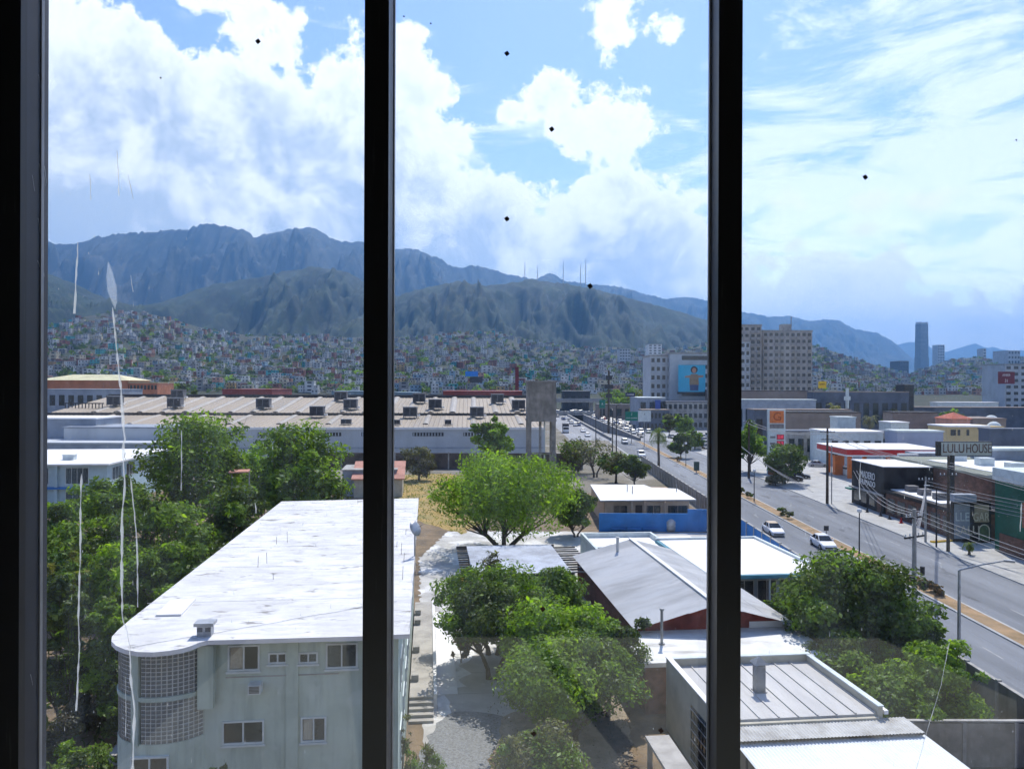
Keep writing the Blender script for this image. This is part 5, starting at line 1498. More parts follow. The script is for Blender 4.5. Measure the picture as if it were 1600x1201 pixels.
rowset([
 ('brick_wall_store', 'long dull maroon and grey wall below the beige apartment tower', 1120, 1262, 611, 330, 20, 5, (1, 14)),
 ('grey_depot', 'long grey depot below the apartment tower', 1150, 1275, 625, 290, 18, 0, (1, 10)),
 ('glass_depot', 'dark depot with a thin white roof line right of the yellow sign', 1272, 1420, 613, 300, 30, 2, (1, 10)),
 ('dark_canopy_store', 'dark store with pale eaves behind the totem', 1178, 1330, 641, 245, 16, 2, (1, 9)),
 ('dusky_wall', 'dusky grey wall with many posts left of the white arch', 1228, 1345, 645, 225, 12, 5, None),
 ('long_back_wall', 'very long dark back wall with a pale coping on the right', 1395, 1660, 637, 330, 14, 2, None),
 ('brown_back_hall', 'broad brownish hall behind the dark green tree', 1395, 1465, 645, 260, 16, 5, None),
 ('pale_flat_hall', 'flat pale hall with a wide eave left of the domes', 1465, 1560, 629, 380, 18, 7, (1, 7)),
 ('dark_block', 'dark squarish block right of the depot', 1413, 1428, 601, 310, 12, 6, (3, 2)),
 ('station_back_wall', 'long grey wall behind the petrol station', 1230, 1400, 675, 200, 10, 1, (1, 12)),
 ('white_kiosk', 'small white kiosk left of the dark green tree', 1392, 1420, 661, 215, 8, 7, (1, 2)),
 ('mall_block', 'long grey mall above the car park', 1020, 1130, 628, 330, 25, 1, (3, 14)),
 ('mall_wing', 'dark grey mall wing with a small blue panel', 998, 1040, 622, 330, 25, 0, (2, 3)),
 ('car_park_office', 'grey office behind the white notice board', 1004, 1046, 641, 315, 10, 2, (2, 7)),
 ('overpass_store', 'dark flat store behind the elevated highway', 880, 922, 611, 560, 20, 6, (1, 4)),
 ('roadside_store', 'brown roadside store under the dark blue sign', 935, 1000, 633, 420, 16, 5, (1, 5)),
])
wa = simple_block('white_arch_pavilion', 'small white pavilion with two dark arches behind the petrol station', 'pavilion', 1309, 1337, 653, 208, 5, M('pale trim'))
for q in (1.3, 3.4): MB().box(q-.7, q+.7, -.1, -.003, 4, 7.5).build('opening', M('window glass'), wa)
# signs
def road_sign(name, label, px, pyc, wpx, hpx, d, m, ptop=None, lines=(), tm=None, pole=True, base_z=0):
    c = D(px, pyc, d); s = d/F
    o = thing(name, label, 'sign', (c.x, d, base_z), 0)
    z = c.z-base_z; w, h = wpx*s/2, hpx*s/2
    MB().box(-w, w, 0, .15, z-h, z+h).build('panel', m, o)
    if pole: MB().tube([(0, .3, 0), (0, .3, z+h*.6)], max(.12, .8*s*.5), 6).build('pole', M('grey metal'), o)
    for tx, dz, sz in lines: letters(tx, 'lettering', sz*s, tm or M('white paint'), o, (0, -.03, z+dz*s), (R90, 0, 0), sx=.8)
    return o
hg = mat('highway green', (.0, .17, .12), .5, .06, .5)
road_sign('blue_billboard', 'bright blue billboard on a pole over the houses left of the water tower', 737, 584, 20, 8, 560, M('sky blue'))
road_sign('dark_billboard', 'dark billboard just below the bright blue billboard', 744, 593, 20, 9, 540, M('charcoal'))
road_sign('green_road_sign', 'wide green road sign with white lettering above the traffic', 987, 650, 20, 14, 250, hg, lines=(('2', 3, 5), ('SANTA CATARINA', -3, 2.6)))
road_sign('green_route_sign', 'small green route sign left of the wide green road sign', 941, 631, 9, 13, 330, hg, lines=(('A', 0, 5),))
road_sign('dark_blue_sign', 'dark blue shop sign on a tall pole above the highway', 985, 616.5, 15, 6.5, 300, mat('navy', (.015, .02, .08), .5, .1, 1), lines=(('COMPAR', 0, 3.5),))
road_sign('white_notice_board', 'pale grey notice board on a post in front of the car park', 1007, 650, 20, 17, 235, M('pale trim'), lines=(('A', 3, 4),), tm=M('charcoal'))
road_sign('dark_green_board', 'dark green street board on the median near the mullion', 1088.5, 728, 8.5, 14, 165, mat('board green', (.03, .07, .06), .6, .1, 1))
road_sign('yellow_sign', 'yellow sign panel on a pole right of the apartment tower', 1285, 601, 12.5, 11, 300, M('yellow'), lines=(('Sanborn', 1, 3.6),), tm=M('maroon'))
road_sign('red_billboard', 'large maroon billboard in front of the white office', 1572.5, 590, 26, 19, 520, M('maroon'), lines=(('AMBER', 4, 5), ('31', -5, 7)))
road_sign('cross_sign', 'pale cross-shaped sign on a pole right of the yellow sign', 1324, 622, 5, 32, 280, M('pale trim'), pole=False)
o = road_sign('cross_arm_board', 'pale board across the cross-shaped sign', 1324, 622, 10, 6, 279, M('pale trim'))
simple_block('blue_panel_booth', 'blue panel on the mall wing above the car park', 'panel', 1024, 1032, 626, 322, .5, mat('booth blue', (.05, .10, .38), .6, .1, 1), z0=0)
# tall slim mast with dark signs
ms = thing('sign_mast', 'tall dark mast with stacked signs in front of the houses', 'mast', (D(951, 640, 300).x, 300, 0), 0)
zt3 = D(951, 578, 300).z
MB().tube([(0, 0, 0), (0, 0, zt3)], .4, 8).build('pole', M('bark'), ms)
for zz_, w_ in ((zt3-3, 1.3), (zt3-6.5, 1.7), (zt3-10, 1.2)): MB().box(-w_, w_, -.5, -.46, zz_-.8, zz_+.8).build('panel', M('charcoal'), ms)
# antenna masts on the ridge
for k, (px, pt, pb_) in enumerate(((820, 408, 436), (840, 415, 436), (880, 407, 438), (907, 412, 443), (915, 403, 445))):
    d = 3450; A_ = D(px, pb_+6, d); hgt = (pb_+6-pt)*d/F
    am = thing('antenna_mast', '%s thin lattice antenna mast on the mountain ridge' % ('leftmost', 'second from left', 'middle', 'second from right', 'rightmost')[k], 'antenna', A_, 0, 'antenna masts on the ridge')
    MB().tube([(0, 0, -20), (0, 0, hgt*.7), (0, 0, hgt)], [1.8, 1.4, .7], 4).build('mast', M('apartment pale'), am)
    MB().box(-2.4, 2.4, -2, 2, hgt*.55, hgt*.6).build('dish_cluster', M('apartment pale'), am)
# ------------------------------------------------------------------ vegetation
LM = {
 'dry': [leafmat('leaf dry a', (0.2592, 0.16, 0.076), (0.3456, 0.22, 0.114), .3), leafmat('leaf dry b', (0.162, 0.1, 0.0522), (0.2376, 0.15, 0.076), .3), leafmat('leaf dry c', (0.0972, 0.065, 0.038), (0.1512, 0.1, 0.057), .3)],
 'bright': [leafmat('leaf bright a', (0.2133, 0.3369, 0.0272), (0.3199, 0.4381, 0.0435), .55), leafmat('leaf bright b', (0.1492, 0.2527, 0.0248), (0.2559, 0.3538, 0.0372), .5), leafmat('leaf bright c', (0.1066, 0.1853, 0.0248), (0.1707, 0.2527, 0.0311), .45)],
 'green': [leafmat('leaf green a', (0.1439, 0.2374, 0.0335), (0.2221, 0.3201, 0.0455), .45), leafmat('leaf green b', (0.1045, 0.1755, 0.0303), (0.1569, 0.2271, 0.0379), .4), leafmat('leaf green c', (0.0731, 0.1239, 0.0274), (0.1176, 0.1755, 0.0335), .35)],
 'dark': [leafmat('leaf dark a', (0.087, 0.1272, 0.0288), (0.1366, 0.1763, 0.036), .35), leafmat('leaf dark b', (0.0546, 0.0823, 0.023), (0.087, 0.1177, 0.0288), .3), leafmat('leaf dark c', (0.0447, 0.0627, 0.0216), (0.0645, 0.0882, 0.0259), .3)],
 'olive': [leafmat('leaf olive a', (0.1429, 0.1437, 0.0601), (0.1987, 0.1955, 0.0874), .4), leafmat('leaf olive b', (0.0994, 0.0978, 0.0437), (0.1366, 0.1323, 0.0601), .35), leafmat('leaf olive c', (0.0621, 0.0633, 0.0328), (0.0869, 0.092, 0.0437), .3)],
 'grey': [leafmat('leaf grey a', (0.1404, 0.14, 0.095), (0.216, 0.2, 0.1425), .3), leafmat('leaf grey b', (0.0864, 0.085, 0.057), (0.1296, 0.12, 0.0808), .3), leafmat('leaf grey c', (0.054, 0.05, 0.038), (0.0864, 0.07, 0.0522), .3)],
 'yellow': [leafmat('leaf yellow a', (0.202, 0.209, 0.0418), (0.2851, 0.242, 0.0627), .5), leafmat('leaf yellow b', (0.1188, 0.143, 0.0314), (0.1663, 0.176, 0.0418), .45), leafmat('leaf yellow c', (0.0713, 0.099, 0.023), (0.1069, 0.132, 0.0314), .4)],
}
MIXK = {'bright': ['bright', 'green'], 'green': ['green', 'bright', 'dark'], 'dark': ['dark', 'green'], 'olive': ['olive', 'green'], 'grey': ['grey', 'olive'], 'yellow': ['yellow', 'green'], 'dry': ['dry', 'grey']}
def quads_mesh(name, v, mats, mi=None):
    n = len(v)//4
    me = bpy.data.meshes.new(name)
    me.vertices.add(len(v)); me.vertices.foreach_set('co', np.ascontiguousarray(v, np.float32).ravel())
    me.loops.add(len(v)); me.loops.foreach_set('vertex_index', np.arange(len(v), dtype=np.int32))
    me.polygons.add(n); me.polygons.foreach_set('loop_start', np.arange(0, len(v), 4, dtype=np.int32)); me.polygons.foreach_set('loop_total', np.full(n, 4, np.int32))
    for m_ in mats: me.materials.append(m_)
    if mi is not None: me.polygons.foreach_set('material_index', mi.astype(np.int32))
    me.update(calc_edges=True)
    return me
def leaf_quads(rs, c, out, size, droop=0.0, narrow=.5):
    """rhombic leaves at points c whose faces lean outward and up"""
    n = len(c)
    nrm = out*0.7 + rs.normal(0, .6, (n, 3)) + np.array([0, 0, .45])
    nrm /= np.linalg.norm(nrm, axis=1)[:, None]+1e-9
    t = np.cross(nrm, rs.normal(0, 1, (n, 3))); t /= np.linalg.norm(t, axis=1)[:, None]+1e-9
    t[:, 2] -= droop; t /= np.linalg.norm(t, axis=1)[:, None]+1e-9
    b = np.cross(nrm, t)
    s = size*np.clip(rs.lognormal(-.08, .38, n), .4, 2.0)[:, None]
    v = np.stack([c-t*s, c+b*s*narrow+nrm*s*.12, c+t*s, c-b*s*narrow+nrm*s*.12], 1)
    return v.reshape(-1, 3)
def tree(name, label, x, y, h, r, kind='green', n=9000, leaf=.2, bottom=.32, clumps=46, seed=1, bark='bark', group=None, cat='tree', z0=0.0, trunk=True, stems=1, narrow=.5, droop=0.0, gap=1.0, top=1.0, squash=1.0, lean=0.0):
    rs = np.random.RandomState(seed)
    root = thing(name, label, cat, (x, y, z0), 0, group)
    zc, rz = h*(1+bottom)/2, h*(1-bottom)/2
    # clump centres fill an uneven ellipsoid, denser toward its skin
    cs = []
    k = 0
    while len(cs) < clumps and k < 9000:
        k += 1
        d = rs.normal(0, 1, 3); d /= np.linalg.norm(d)
        f = rs.uniform(.25, 1.0)**.55 if rs.rand() > .16 else rs.uniform(1.0, 1.13)
        lob = 1+.22*math.sin(3*math.atan2(d[1], d[0])+seed)+.14*math.sin(5*math.atan2(d[1], d[0])-2*seed)
        p = np.array([d[0]*r*.80*f*lob, d[1]*r*.80*f*squash*lob, zc+d[2]*rz*.84*f])
        if p[2] < zc and math.hypot(p[0], p[1]) > r*.86 and rs.rand() < .4: continue
        if all(np.linalg.norm((p-q)/np.array([1, 1, .8])) > r*.21 for q in cs) or k > 4000: cs.append(p)
    cs = np.array(cs); cs[:, 0] += lean*(cs[:, 2]/h)
    cr = r*np.clip(rs.lognormal(-1.38, .33, len(cs)), .12, .44)
    cr[np.linalg.norm((cs-np.array([0, 0, zc]))/np.array([r, r, rz]), axis=1) > .84] *= .62
    per = rs.multinomial(n, cr**1.6/np.sum(cr**1.6))
    vs, ms = [], []
    for p, q, m_ in zip(cs, cr, per):
        d = rs.normal(0, 1, (m_, 3)); d /= np.linalg.norm(d, axis=1)[:, None]
        f = rs.uniform(.1, 1, m_)**.5
        c = p+d*(f*q)[:, None]*np.array([1.15, 1.15, .75])
        out = (c-np.array([0, 0, zc*.8])); out /= np.linalg.norm(out, axis=1)[:, None]+1e-6
        vs.append(leaf_quads(rs, c, out*.5+d*.7, leaf, droop, narrow))
        k = rs.choice(3, p=[.4, .36, .24])
        mm = np.full(m_, k); fl = rs.rand(m_) < .35; mm[fl] = rs.randint(0, 3, fl.sum())
        if rs.rand() < .28: mm = mm+3*rs.randint(1, len(MIXK[kind]))
        sp = rs.rand(m_) < .12; mm[sp] = rs.randint(0, 3*len(MIXK[kind]), sp.sum())
        ms.append(mm)
    v = np.concatenate(vs); v[:, 2] = np.maximum(v[:, 2], .02)
    obj('crown', quads_mesh('crown', v, [q_ for kk_ in MIXK[kind] for q_ in LM[kk_]], np.concatenate(ms)), root)
    # trunk with limbs reaching into the crown
    if trunk:
        tb = MB()
        rt = max(.06, r*.055)
        fork = h*max(.14, bottom*.75)
        bases = [(0, 0)] if stems == 1 else [(math.cos(a)*rt*1.5, math.sin(a)*rt*1.5) for a in np.linspace(0, 6.28, stems+1)[:-1]]
        tips = []
        for i, (bx, by) in enumerate(bases):
            ex, ey = (bx*5, by*5) if stems > 1 else (lean*.2, 0)
            tb.tube([(bx, by, -.1), (bx*1.2, by*1.2, fork*.4), (ex*.6+rs.uniform(-.1, .1), ey*.6, fork), (ex, ey, fork*1.5)], [rt*1.35/stems**.4, rt/stems**.4, rt*.85/stems**.4, rt*.6/stems**.4], 8)
            tips.append((np.array([ex*.6, ey*.6, fork]), rt*.55/stems**.3))
        far_ = np.argsort(-np.linalg.norm((cs-np.array([0, 0, zc]))/np.array([r, r, rz]), axis=1))
        for p in cs[np.concatenate([far_[:16], rs.permutation(far_[16:])[:16]])]:
            b0, rr = tips[int(np.argmin([np.linalg.norm(t_[0][:2]-p[:2]) for t_ in tips]))]
            p = p+(p-np.array([0, 0, zc*.7]))*rs.uniform(.0, .16)
            mid = b0*.5+p*.5+np.array([rs.normal(0, r*.06), rs.normal(0, r*.06), -rz*.08])
            tb.tube([b0, b0*.75+mid*.25, mid, p], [rr*.8, rr*.62, rr*.38, rr*.1], 5)
        tb.build('trunk', M(bark), root, smooth=True)
    return root
def tree_px(name, label, px, d, top, wpx, **kw):
    return tree(name, label, (px-800)/F*d, d, H-(top-600)/F*d, wpx/2/F*d, **kw)

# the yard
tree_px('willow_tree', 'large bright lime-green spreading tree behind the pergola', 788, 87, 703, 226, kind='bright', n=25000, leaf=.19, bottom=.22, clumps=80, seed=3, stems=4, droop=.25, narrow=.4)
tree_px('small_tree', 'small rounded green tree just left of the water tower', 766, 122, 650, 74, kind='green', n=5000, leaf=.3, bottom=.45, clumps=26, seed=4)
tree_px('bare_bush', 'dark greyish sparse tree on the dry lawn', 655, 152, 695, 64, kind='grey', n=3200, leaf=.24, bottom=.12, clumps=30, seed=5, bark='pale bark')
tree_px('dark_tree', 'dark narrow tree in the shade right of the lime-green tree', 900, 96, 762, 78, kind='dark', n=7000, leaf=.2, bottom=.15, clumps=34, seed=6, stems=3)
tree_px('olive_tree', 'thin olive-brown tree right of the water tower', 900, 166, 684, 84, kind='olive', n=2600, leaf=.26, bottom=.3, clumps=30, seed=7, stems=3, bark='bark')
tree_px('bare_tree', 'nearly leafless brown tree in front of the road wall', 930, 158, 682, 70, kind='grey', n=700, leaf=.2, bottom=.35, clumps=36, seed=8, stems=3, bark='bark')
tree_px('mesquite_tree', 'pale olive tree behind the white-roofed beige house', 963, 148, 706, 66, kind='olive', n=3600, leaf=.26, bottom=.4, clumps=30, seed=9, bark='bark')
tree_px('round_tree', 'dark round tree against the road wall behind the beige house', 992, 144, 708, 50, kind='dark', n=5000, leaf=.24, bottom=.2, clumps=24, seed=10)
tree_px('courtyard_tree', 'dark green tree in the courtyard nearest the pergola', 772, 54, 890, 175, kind='green', n=20000, leaf=.125, bottom=.28, clumps=52, seed=11, stems=2, squash=.8)
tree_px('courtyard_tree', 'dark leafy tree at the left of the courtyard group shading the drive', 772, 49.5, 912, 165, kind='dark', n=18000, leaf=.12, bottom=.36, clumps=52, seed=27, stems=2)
tree_px('courtyard_tree', 'green tree touching the right end of the pergola', 862, 57, 888, 120, kind='green', n=13000, leaf=.125, bottom=.3, clumps=34, seed=19, stems=2, squash=.7)
tree_px('courtyard_tree', 'bright green tree in the middle of the courtyard', 866, 46, 936, 185, kind='bright', n=20000, leaf=.12, bottom=.34, clumps=48, seed=12, stems=2)
tree_px('courtyard_tree', 'green tree against the left eaves of the gabled hall', 952, 44, 948, 130, kind='green', n=17000, leaf=.115, bottom=.25, clumps=42, seed=13)
tree_px('courtyard_tree', 'green tree standing in the veil of light at the courtyard centre', 890, 40.5, 995, 225, kind='green', n=24000, leaf=.11, bottom=.34, clumps=56, seed=14, stems=2)
tree_px('olive_bush', 'pale grey-green bushy tree at the bottom of the courtyard', 846, 33, 1124, 165, kind='olive', n=15000, leaf=.08, bottom=.12, clumps=46, seed=15, stems=2)
tree_px('bare_shrub', 'brown leafless shrub in front of the pergola roof', 772, 61, 858, 66, kind='grey', n=1500, leaf=.12, bottom=.3, clumps=40, seed=16, bark='bark')
tree_px('brown_shrub', 'small withered brown shrub at the edge of the lime-stained yard', 722, 52.5, 982, 36, kind='dry', n=900, leaf=.16, bottom=.02, clumps=14, seed=17, bark='pale bark')
tree_px('thin_sapling', 'thin feathery sapling beside the walkway steps', 628, 33, 1110, 46, kind='olive', n=900, leaf=.11, bottom=.3, clumps=18, seed=18, narrow=.2, droop=.8, bark='pale bark')
tree_px('thin_sapling', 'low feathery plant at the foot of the walkway', 662, 35, 1148, 64, kind='olive', n=1500, leaf=.12, bottom=.1, clumps=20, seed=20, narrow=.2, droop=.8, bark='pale bark')
# right of the mullion
tree_px('ficus_tree', 'large dense dark green tree between the teal house and the street', 1325, 50, 851, 205, kind='dark', n=30000, leaf=.145, bottom=.0, clumps=80, seed=21, stems=2)
tree_px('ficus_tree', 'loose leafy tree overtopping the street wall right of the dense dark tree', 1425, 47.5, 940, 124, kind='green', n=14000, leaf=.125, bottom=.0, clumps=40, seed=22)
tree_px('lime_tree', 'bright green bushy tree in front of the street wall', 1475, 42.5, 996, 136, kind='bright', n=14000, leaf=.115, bottom=.0, clumps=40, seed=23)
tree_px('lime_tree', 'green bush in front of the cross wall', 1400, 41.5, 1032, 160, kind='green', n=18000, leaf=.115, bottom=.0, clumps=44, seed=24)
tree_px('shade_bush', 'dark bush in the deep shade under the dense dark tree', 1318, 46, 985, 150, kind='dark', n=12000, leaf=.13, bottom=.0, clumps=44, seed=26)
tree_px('hedge_bush', 'low green bush beside the teal house posts', 1205, 58, 925, 60, kind='green', n=3000, leaf=.15, bottom=.05, clumps=16, seed=25)
# the wooded left side
LEFT = [
 ('tall_tree', 'tall loose green tree in front of the warehouse left of centre', 312, 80, 640, 175, 'green', 13000, .21, .30, 74, 31),
 ('tall_tree', 'tall dense green tree just left of the mullion', 468, 84, 645, 150, 'green', 14000, .22, .18, 66, 32),
 ('tall_tree', 'shorter bright tree between the two tallest trees', 395, 88, 690, 110, 'bright', 8000, .23, .2, 40, 33),
 ('wood_tree', 'dark tree at the back corner of the white-roofed block', 372, 72, 760, 130, 'dark', 9000, .2, .1, 46, 34),
 ('wood_tree', 'broad green tree below the pale blue classroom', 238, 66, 768, 175, 'green', 13000, .19, .12, 60, 35),
 ('wood_tree', 'dusky tree at the left edge below the classroom', 112, 62, 800, 140, 'dark', 9000, .18, .1, 44, 36),
 ('wood_tree', 'green tree hiding the corner of the pale blue classroom', 178, 98, 742, 120, 'green', 9000, .22, .1, 44, 49),
 ('wood_tree', 'green tree at the left edge hiding the ground floor of the classroom', 84, 82, 772, 95, 'green', 7000, .2, .1, 34, 50),
 ('wood_tree', 'yellowish tree at the left edge of the wood', 106, 52, 858, 105, 'yellow', 7000, .15, .15, 34, 37),
 ('wood_tree', 'green tree in the middle of the left wood', 188, 55, 842, 165, 'green', 12000, .16, .12, 54, 38),
 ('wood_tree', 'dark green tree beside the left eaves of the white roof', 300, 58, 822, 130, 'green', 10000, .17, .1, 44, 39),
 ('wood_tree', 'lit green bush against the left eaves of the white roof', 275, 47, 905, 130, 'bright', 9000, .14, .1, 40, 40),
 ('wood_tree', 'tall dark column of foliage at the lower left edge', 100, 42, 872, 110, 'dark', 11000, .14, .08, 46, 41),
 ('wood_tree', 'green tree left of the rounded roof corner', 172, 43, 925, 120, 'green', 10000, .14, .2, 42, 42),
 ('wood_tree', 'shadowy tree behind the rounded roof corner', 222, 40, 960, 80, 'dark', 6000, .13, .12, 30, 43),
]
for nm, lb, px, d, top, w, kd, n, lf, bt, ck, sd_ in LEFT:
    tree_px(nm, lb, px, d, top, w, kind=kd, n=n, leaf=lf, bottom=bt, clumps=ck, seed=sd_, stems=2 if sd_ % 2 else 1)
tree_px('dry_shrub', 'greyish flowering shrub by the retaining wall at the lower left', 145, 42, 1085, 90, kind='grey', n=7000, leaf=.09, bottom=.02, clumps=36, seed=44, trunk=False)
tree_px('dry_shrub', 'low dusty shrub at the lower left corner', 95, 39, 1120, 80, kind='grey', n=5000, leaf=.09, bottom=.02, clumps=28, seed=45, trunk=False)
tree_px('low_shrub', 'green shrub at the very bottom left', 118, 34, 1165, 120, kind='green', n=6000, leaf=.09, bottom=.02, clumps=30, seed=46, trunk=False)
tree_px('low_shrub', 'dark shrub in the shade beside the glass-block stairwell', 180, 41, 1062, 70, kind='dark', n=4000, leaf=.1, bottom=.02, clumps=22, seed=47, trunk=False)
tree_px('facade_tree', 'dark treetop in front of the mint facade at the bottom', 335, 26.5, 1172, 92, kind='dark', n=6000, leaf=.08, bottom=.4, clumps=30, seed=48)
rw = thing('planter_wall', 'low pale concrete planter wall beside the stairwell', 'wall', (G(163, 1137).x, G(163, 1137).y, 0), SA)
MB().box(0, 3.6, 0, .5, 0, .55).build('back_wall', M('old paving'), rw); MB().box(1.9, 2.35, -4.5, -.002, 0, .55).build('side_wall', M('old paving'), rw)
pad('planter_soil', [G(*p)[:2] for p in [(120, 1175), (165, 1142), (215, 1142), (190, 1185), (150, 1215)]], .04, M('dry soil'))
# grass and weeds
def tufts(name, label, cat, poly, n, size, kind, seed, zmax=.25):
    rs = np.random.RandomState(seed)
    xs_ = [p[0] for p in poly]; ys_ = [p[1] for p in poly]
    pts_ = []
    while len(pts_) < n:
        x, y = rs.uniform(min(xs_), max(xs_)), rs.uniform(min(ys_), max(ys_))
        ins = False; j = len(poly)-1
        for i in range(len(poly)):
            if (poly[i][1] > y) != (poly[j][1] > y) and x < (poly[j][0]-poly[i][0])*(y-poly[i][1])/(poly[j][1]-poly[i][1])+poly[i][0]: ins = not ins
            j = i
        if ins: pts_.append((x, y))
    c = np.array([(x, y, rs.uniform(.03, zmax)) for x, y in pts_])
    v = leaf_quads(rs, c, np.tile([0, 0, .3], (n, 1)), size, -.9, .3)
    v[:, 2] = np.maximum(v[:, 2], .03)
    o = obj(name, quads_mesh(name, v, LM[kind], rs.randint(0, 3, n))); stuff(o)
    o['label'] = label; o['category'] = cat
tufts('lawn_grass', 'bright green grass on the lawn at the lower left', 'grass', [tuple(G(*p)[:2]) for p in [(60, 1045), (215, 1040), (215, 1075), (120, 1085), (60, 1100)]], 2600, .16, 'bright', 51)
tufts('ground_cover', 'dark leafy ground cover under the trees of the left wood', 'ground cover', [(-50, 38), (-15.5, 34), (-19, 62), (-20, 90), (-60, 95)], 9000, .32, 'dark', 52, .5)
tufts('dry_grass', 'dry straw-coloured grass on the lawn by the wall', 'grass', [tuple(G(*p)[:2]) for p in [(612, 742), (700, 740), (760, 745), (800, 790), (720, 835), (610, 800)]], 3500, .22, 'yellow', 53, .15)
tufts('fallen_leaves', 'scattered fallen leaves in the courtyard', 'leaves', [tuple(G(*p)[:2]) for p in [(760, 1100), (880, 1050), (985, 1080), (1000, 1190), (940, 1230), (770, 1230)]], 1800, .07, 'grey', 54, .06)
# median shrubs
MS = [(1156, 772, .9, 'first'), (1171, 779, .9, 'second'), (1221, 806, 1.0, 'third'), (1237, 812, .9, 'fourth'), (1436, 912, .8, 'fifth'), (1450, 920, .8, 'sixth'), (1463, 926, .8, 'seventh'), (1475, 932, .8, 'eighth'), (1050, 722, 1.2, 'farthest')]
for k, (px, py, s_, w_) in enumerate(MS):
    p = G(px, py)
    x_ = 38.65+RD(p.y)
    tree('median_shrub', '%s scrubby shrub on the median counting from the right mullion' % w_ if w_ != 'farthest' else 'farthest scrubby shrub on the median left of the right mullion', x_, p.y, 1.3*s_, .8*s_, kind='olive' if k < 4 else 'dry', n=900, leaf=.11, bottom=.03, clumps=12, seed=60+k, trunk=False, group='shrubs on the median', cat='shrub', z0=.15)
# palms
def palm(name, label, x, y, h, fr=26, L=2.6, seed=1, rtr=.22, kind='dark'):
    rs = np.random.RandomState(seed)
    root = thing(name, label, 'palm', (x, y, 0))
    MB().tube([(0, 0, 0), (.05, 0, h*.3), (-.04, .03, h*.65), (0, 0, h)], [rtr*1.3, rtr, rtr*.9, rtr*1.1], 8).build('trunk', M('pale bark'), root, smooth=True)
    vs = []
    for i in range(fr):
        az = rs.uniform(0, 6.283); e0 = rs.uniform(-.75, 1.2); ln = L*rs.uniform(.85, 1.15)
        p = np.array([0, 0, h]); e = e0; n_ = 14
        for k in range(n_):
            d = np.array([math.cos(az)*math.cos(e), math.sin(az)*math.cos(e), math.sin(e)])
            q = p+d*ln/n_
            side = np.cross(d, [0, 0, 1]); side /= np.linalg.norm(side)+1e-6
            vs += [p-side*.025, p+side*.025, q+side*.02, q-side*.02]
            lw = ln*.17*math.sin(math.pi*(k+1.5)/(n_+2))
            for sg in (-1, 1):
                tip = p+side*sg*lw+d*lw*.8-np.array([0, 0, lw*.5])
                vs += [p, p+(q-p)*.5, tip+d*.02, tip]
            p = q; e -= .10+.012*k
    obj('fronds', quads_mesh('fronds', np.array(vs), LM[kind][:1]), root)
    return root
p = G(1029, 737); palm('palm_tree', 'tall feathery palm on the near pavement left of the right mullion', p.x, p.y, 8.4, 30, 3.6, 71, .28, 'dark')
p = G(1514, 868); palm('yucca', 'small spiky yucca on the far pavement', p.x, p.y, 1.3, 22, 1.1, 72, .14, 'dark')
p = D(1302, 640, 250); palm('palm_tree', 'pale far palm behind the petrol station left of the white pavilion', p.x, 250, p.z+1, 26, 3.2, 73, .3, 'yellow')
p = D(1360, 655, 235); palm('palm_tree', 'greyish far palm right of the white pavilion', p.x, 235, p.z, 30, 3.8, 74, .3, 'grey')
# street and city trees
for k, (nm, lb, px, d, top, w, kd, n, lf, bt, cat) in enumerate([
 ('station_tree', 'dense dark green tree in the planter by the petrol station', 1226, 148, 690, 82, 'dark', 7000, .27, .2, 'tree'),
 ('station_tree', 'lighter green tree behind the price totem', 1172, 168, 655, 64, 'green', 4500, .3, .2, 'tree'),
 ('roadside_tree', 'dark shrubby tree in the car park behind the palm', 1064, 200, 672, 40, 'dark', 2500, .35, .1, 'tree'),
 ('roadside_tree', 'low dark tree at the edge of the car park beside the mullion', 1086, 225, 668, 34, 'dark', 2200, .35, .1, 'tree'),
 ('roadside_tree', 'olive tree among the parked cars', 1046, 285, 644, 24, 'olive', 1800, .4, .2, 'tree'),
 ('roadside_tree', 'green tree in front of the mall', 1068, 255, 642, 36, 'green', 2500, .4, .2, 'tree'),
 ('far_tree', 'green tree left of the red hipped roof', 1488, 270, 633, 44, 'green', 3500, .45, .1, 'tree'),
 ('cypress', 'dark pointed cypress left of the lilac store', 1388, 225, 648, 12, 'dark', 1500, .3, .02, 'tree'),
 ('cypress', 'small dark cypress on the white kiosk', 1404, 235, 652, 7, 'dark', 700, .3, .02, 'tree'),
 ('far_tree', 'pale green tree beyond the depot', 1400, 300, 632, 60, 'olive', 2500, .5, .1, 'tree'),
 ('far_tree', 'bushy tree behind the depot roof', 1345, 330, 630, 50, 'green', 2500, .5, .1, 'tree'),
 ('far_tree', 'yellow-green tree left of the grey apartment block', 1003, 400, 607, 46, 'yellow', 3000, .6, .05, 'tree'),
 ('far_tree', 'broad green trees below the grey apartment block', 975, 470, 598, 70, 'green', 3500, .7, .05, 'tree'),
 ('far_tree', 'green tree right of the orange gallery wing', 262, 400, 588, 50, 'green', 3000, .6, .05, 'tree'),
 ('far_tree', 'dark tree right of the first far tree', 292, 420, 590, 30, 'dark', 2000, .6, .05, 'tree'),
 ('far_tree', 'light green tree above the blue-roofed hall', 545, 450, 597, 46, 'green', 2500, .6, .05, 'tree'),
 ('far_tree', 'green tree above the teal-grey hall', 640, 420, 602, 40, 'olive', 2500, .6, .05, 'tree'),
 ('station_hedge', 'brick-red planter hedge below the dense station tree', 1212, 146, 731, 40, 'grey', 1500, .2, .02, 'hedge'),
]):
    tree_px(nm, lb, px, d, top, w, kind=kd, n=n, leaf=lf, bottom=bt, clumps=26, seed=80+k, cat=cat)

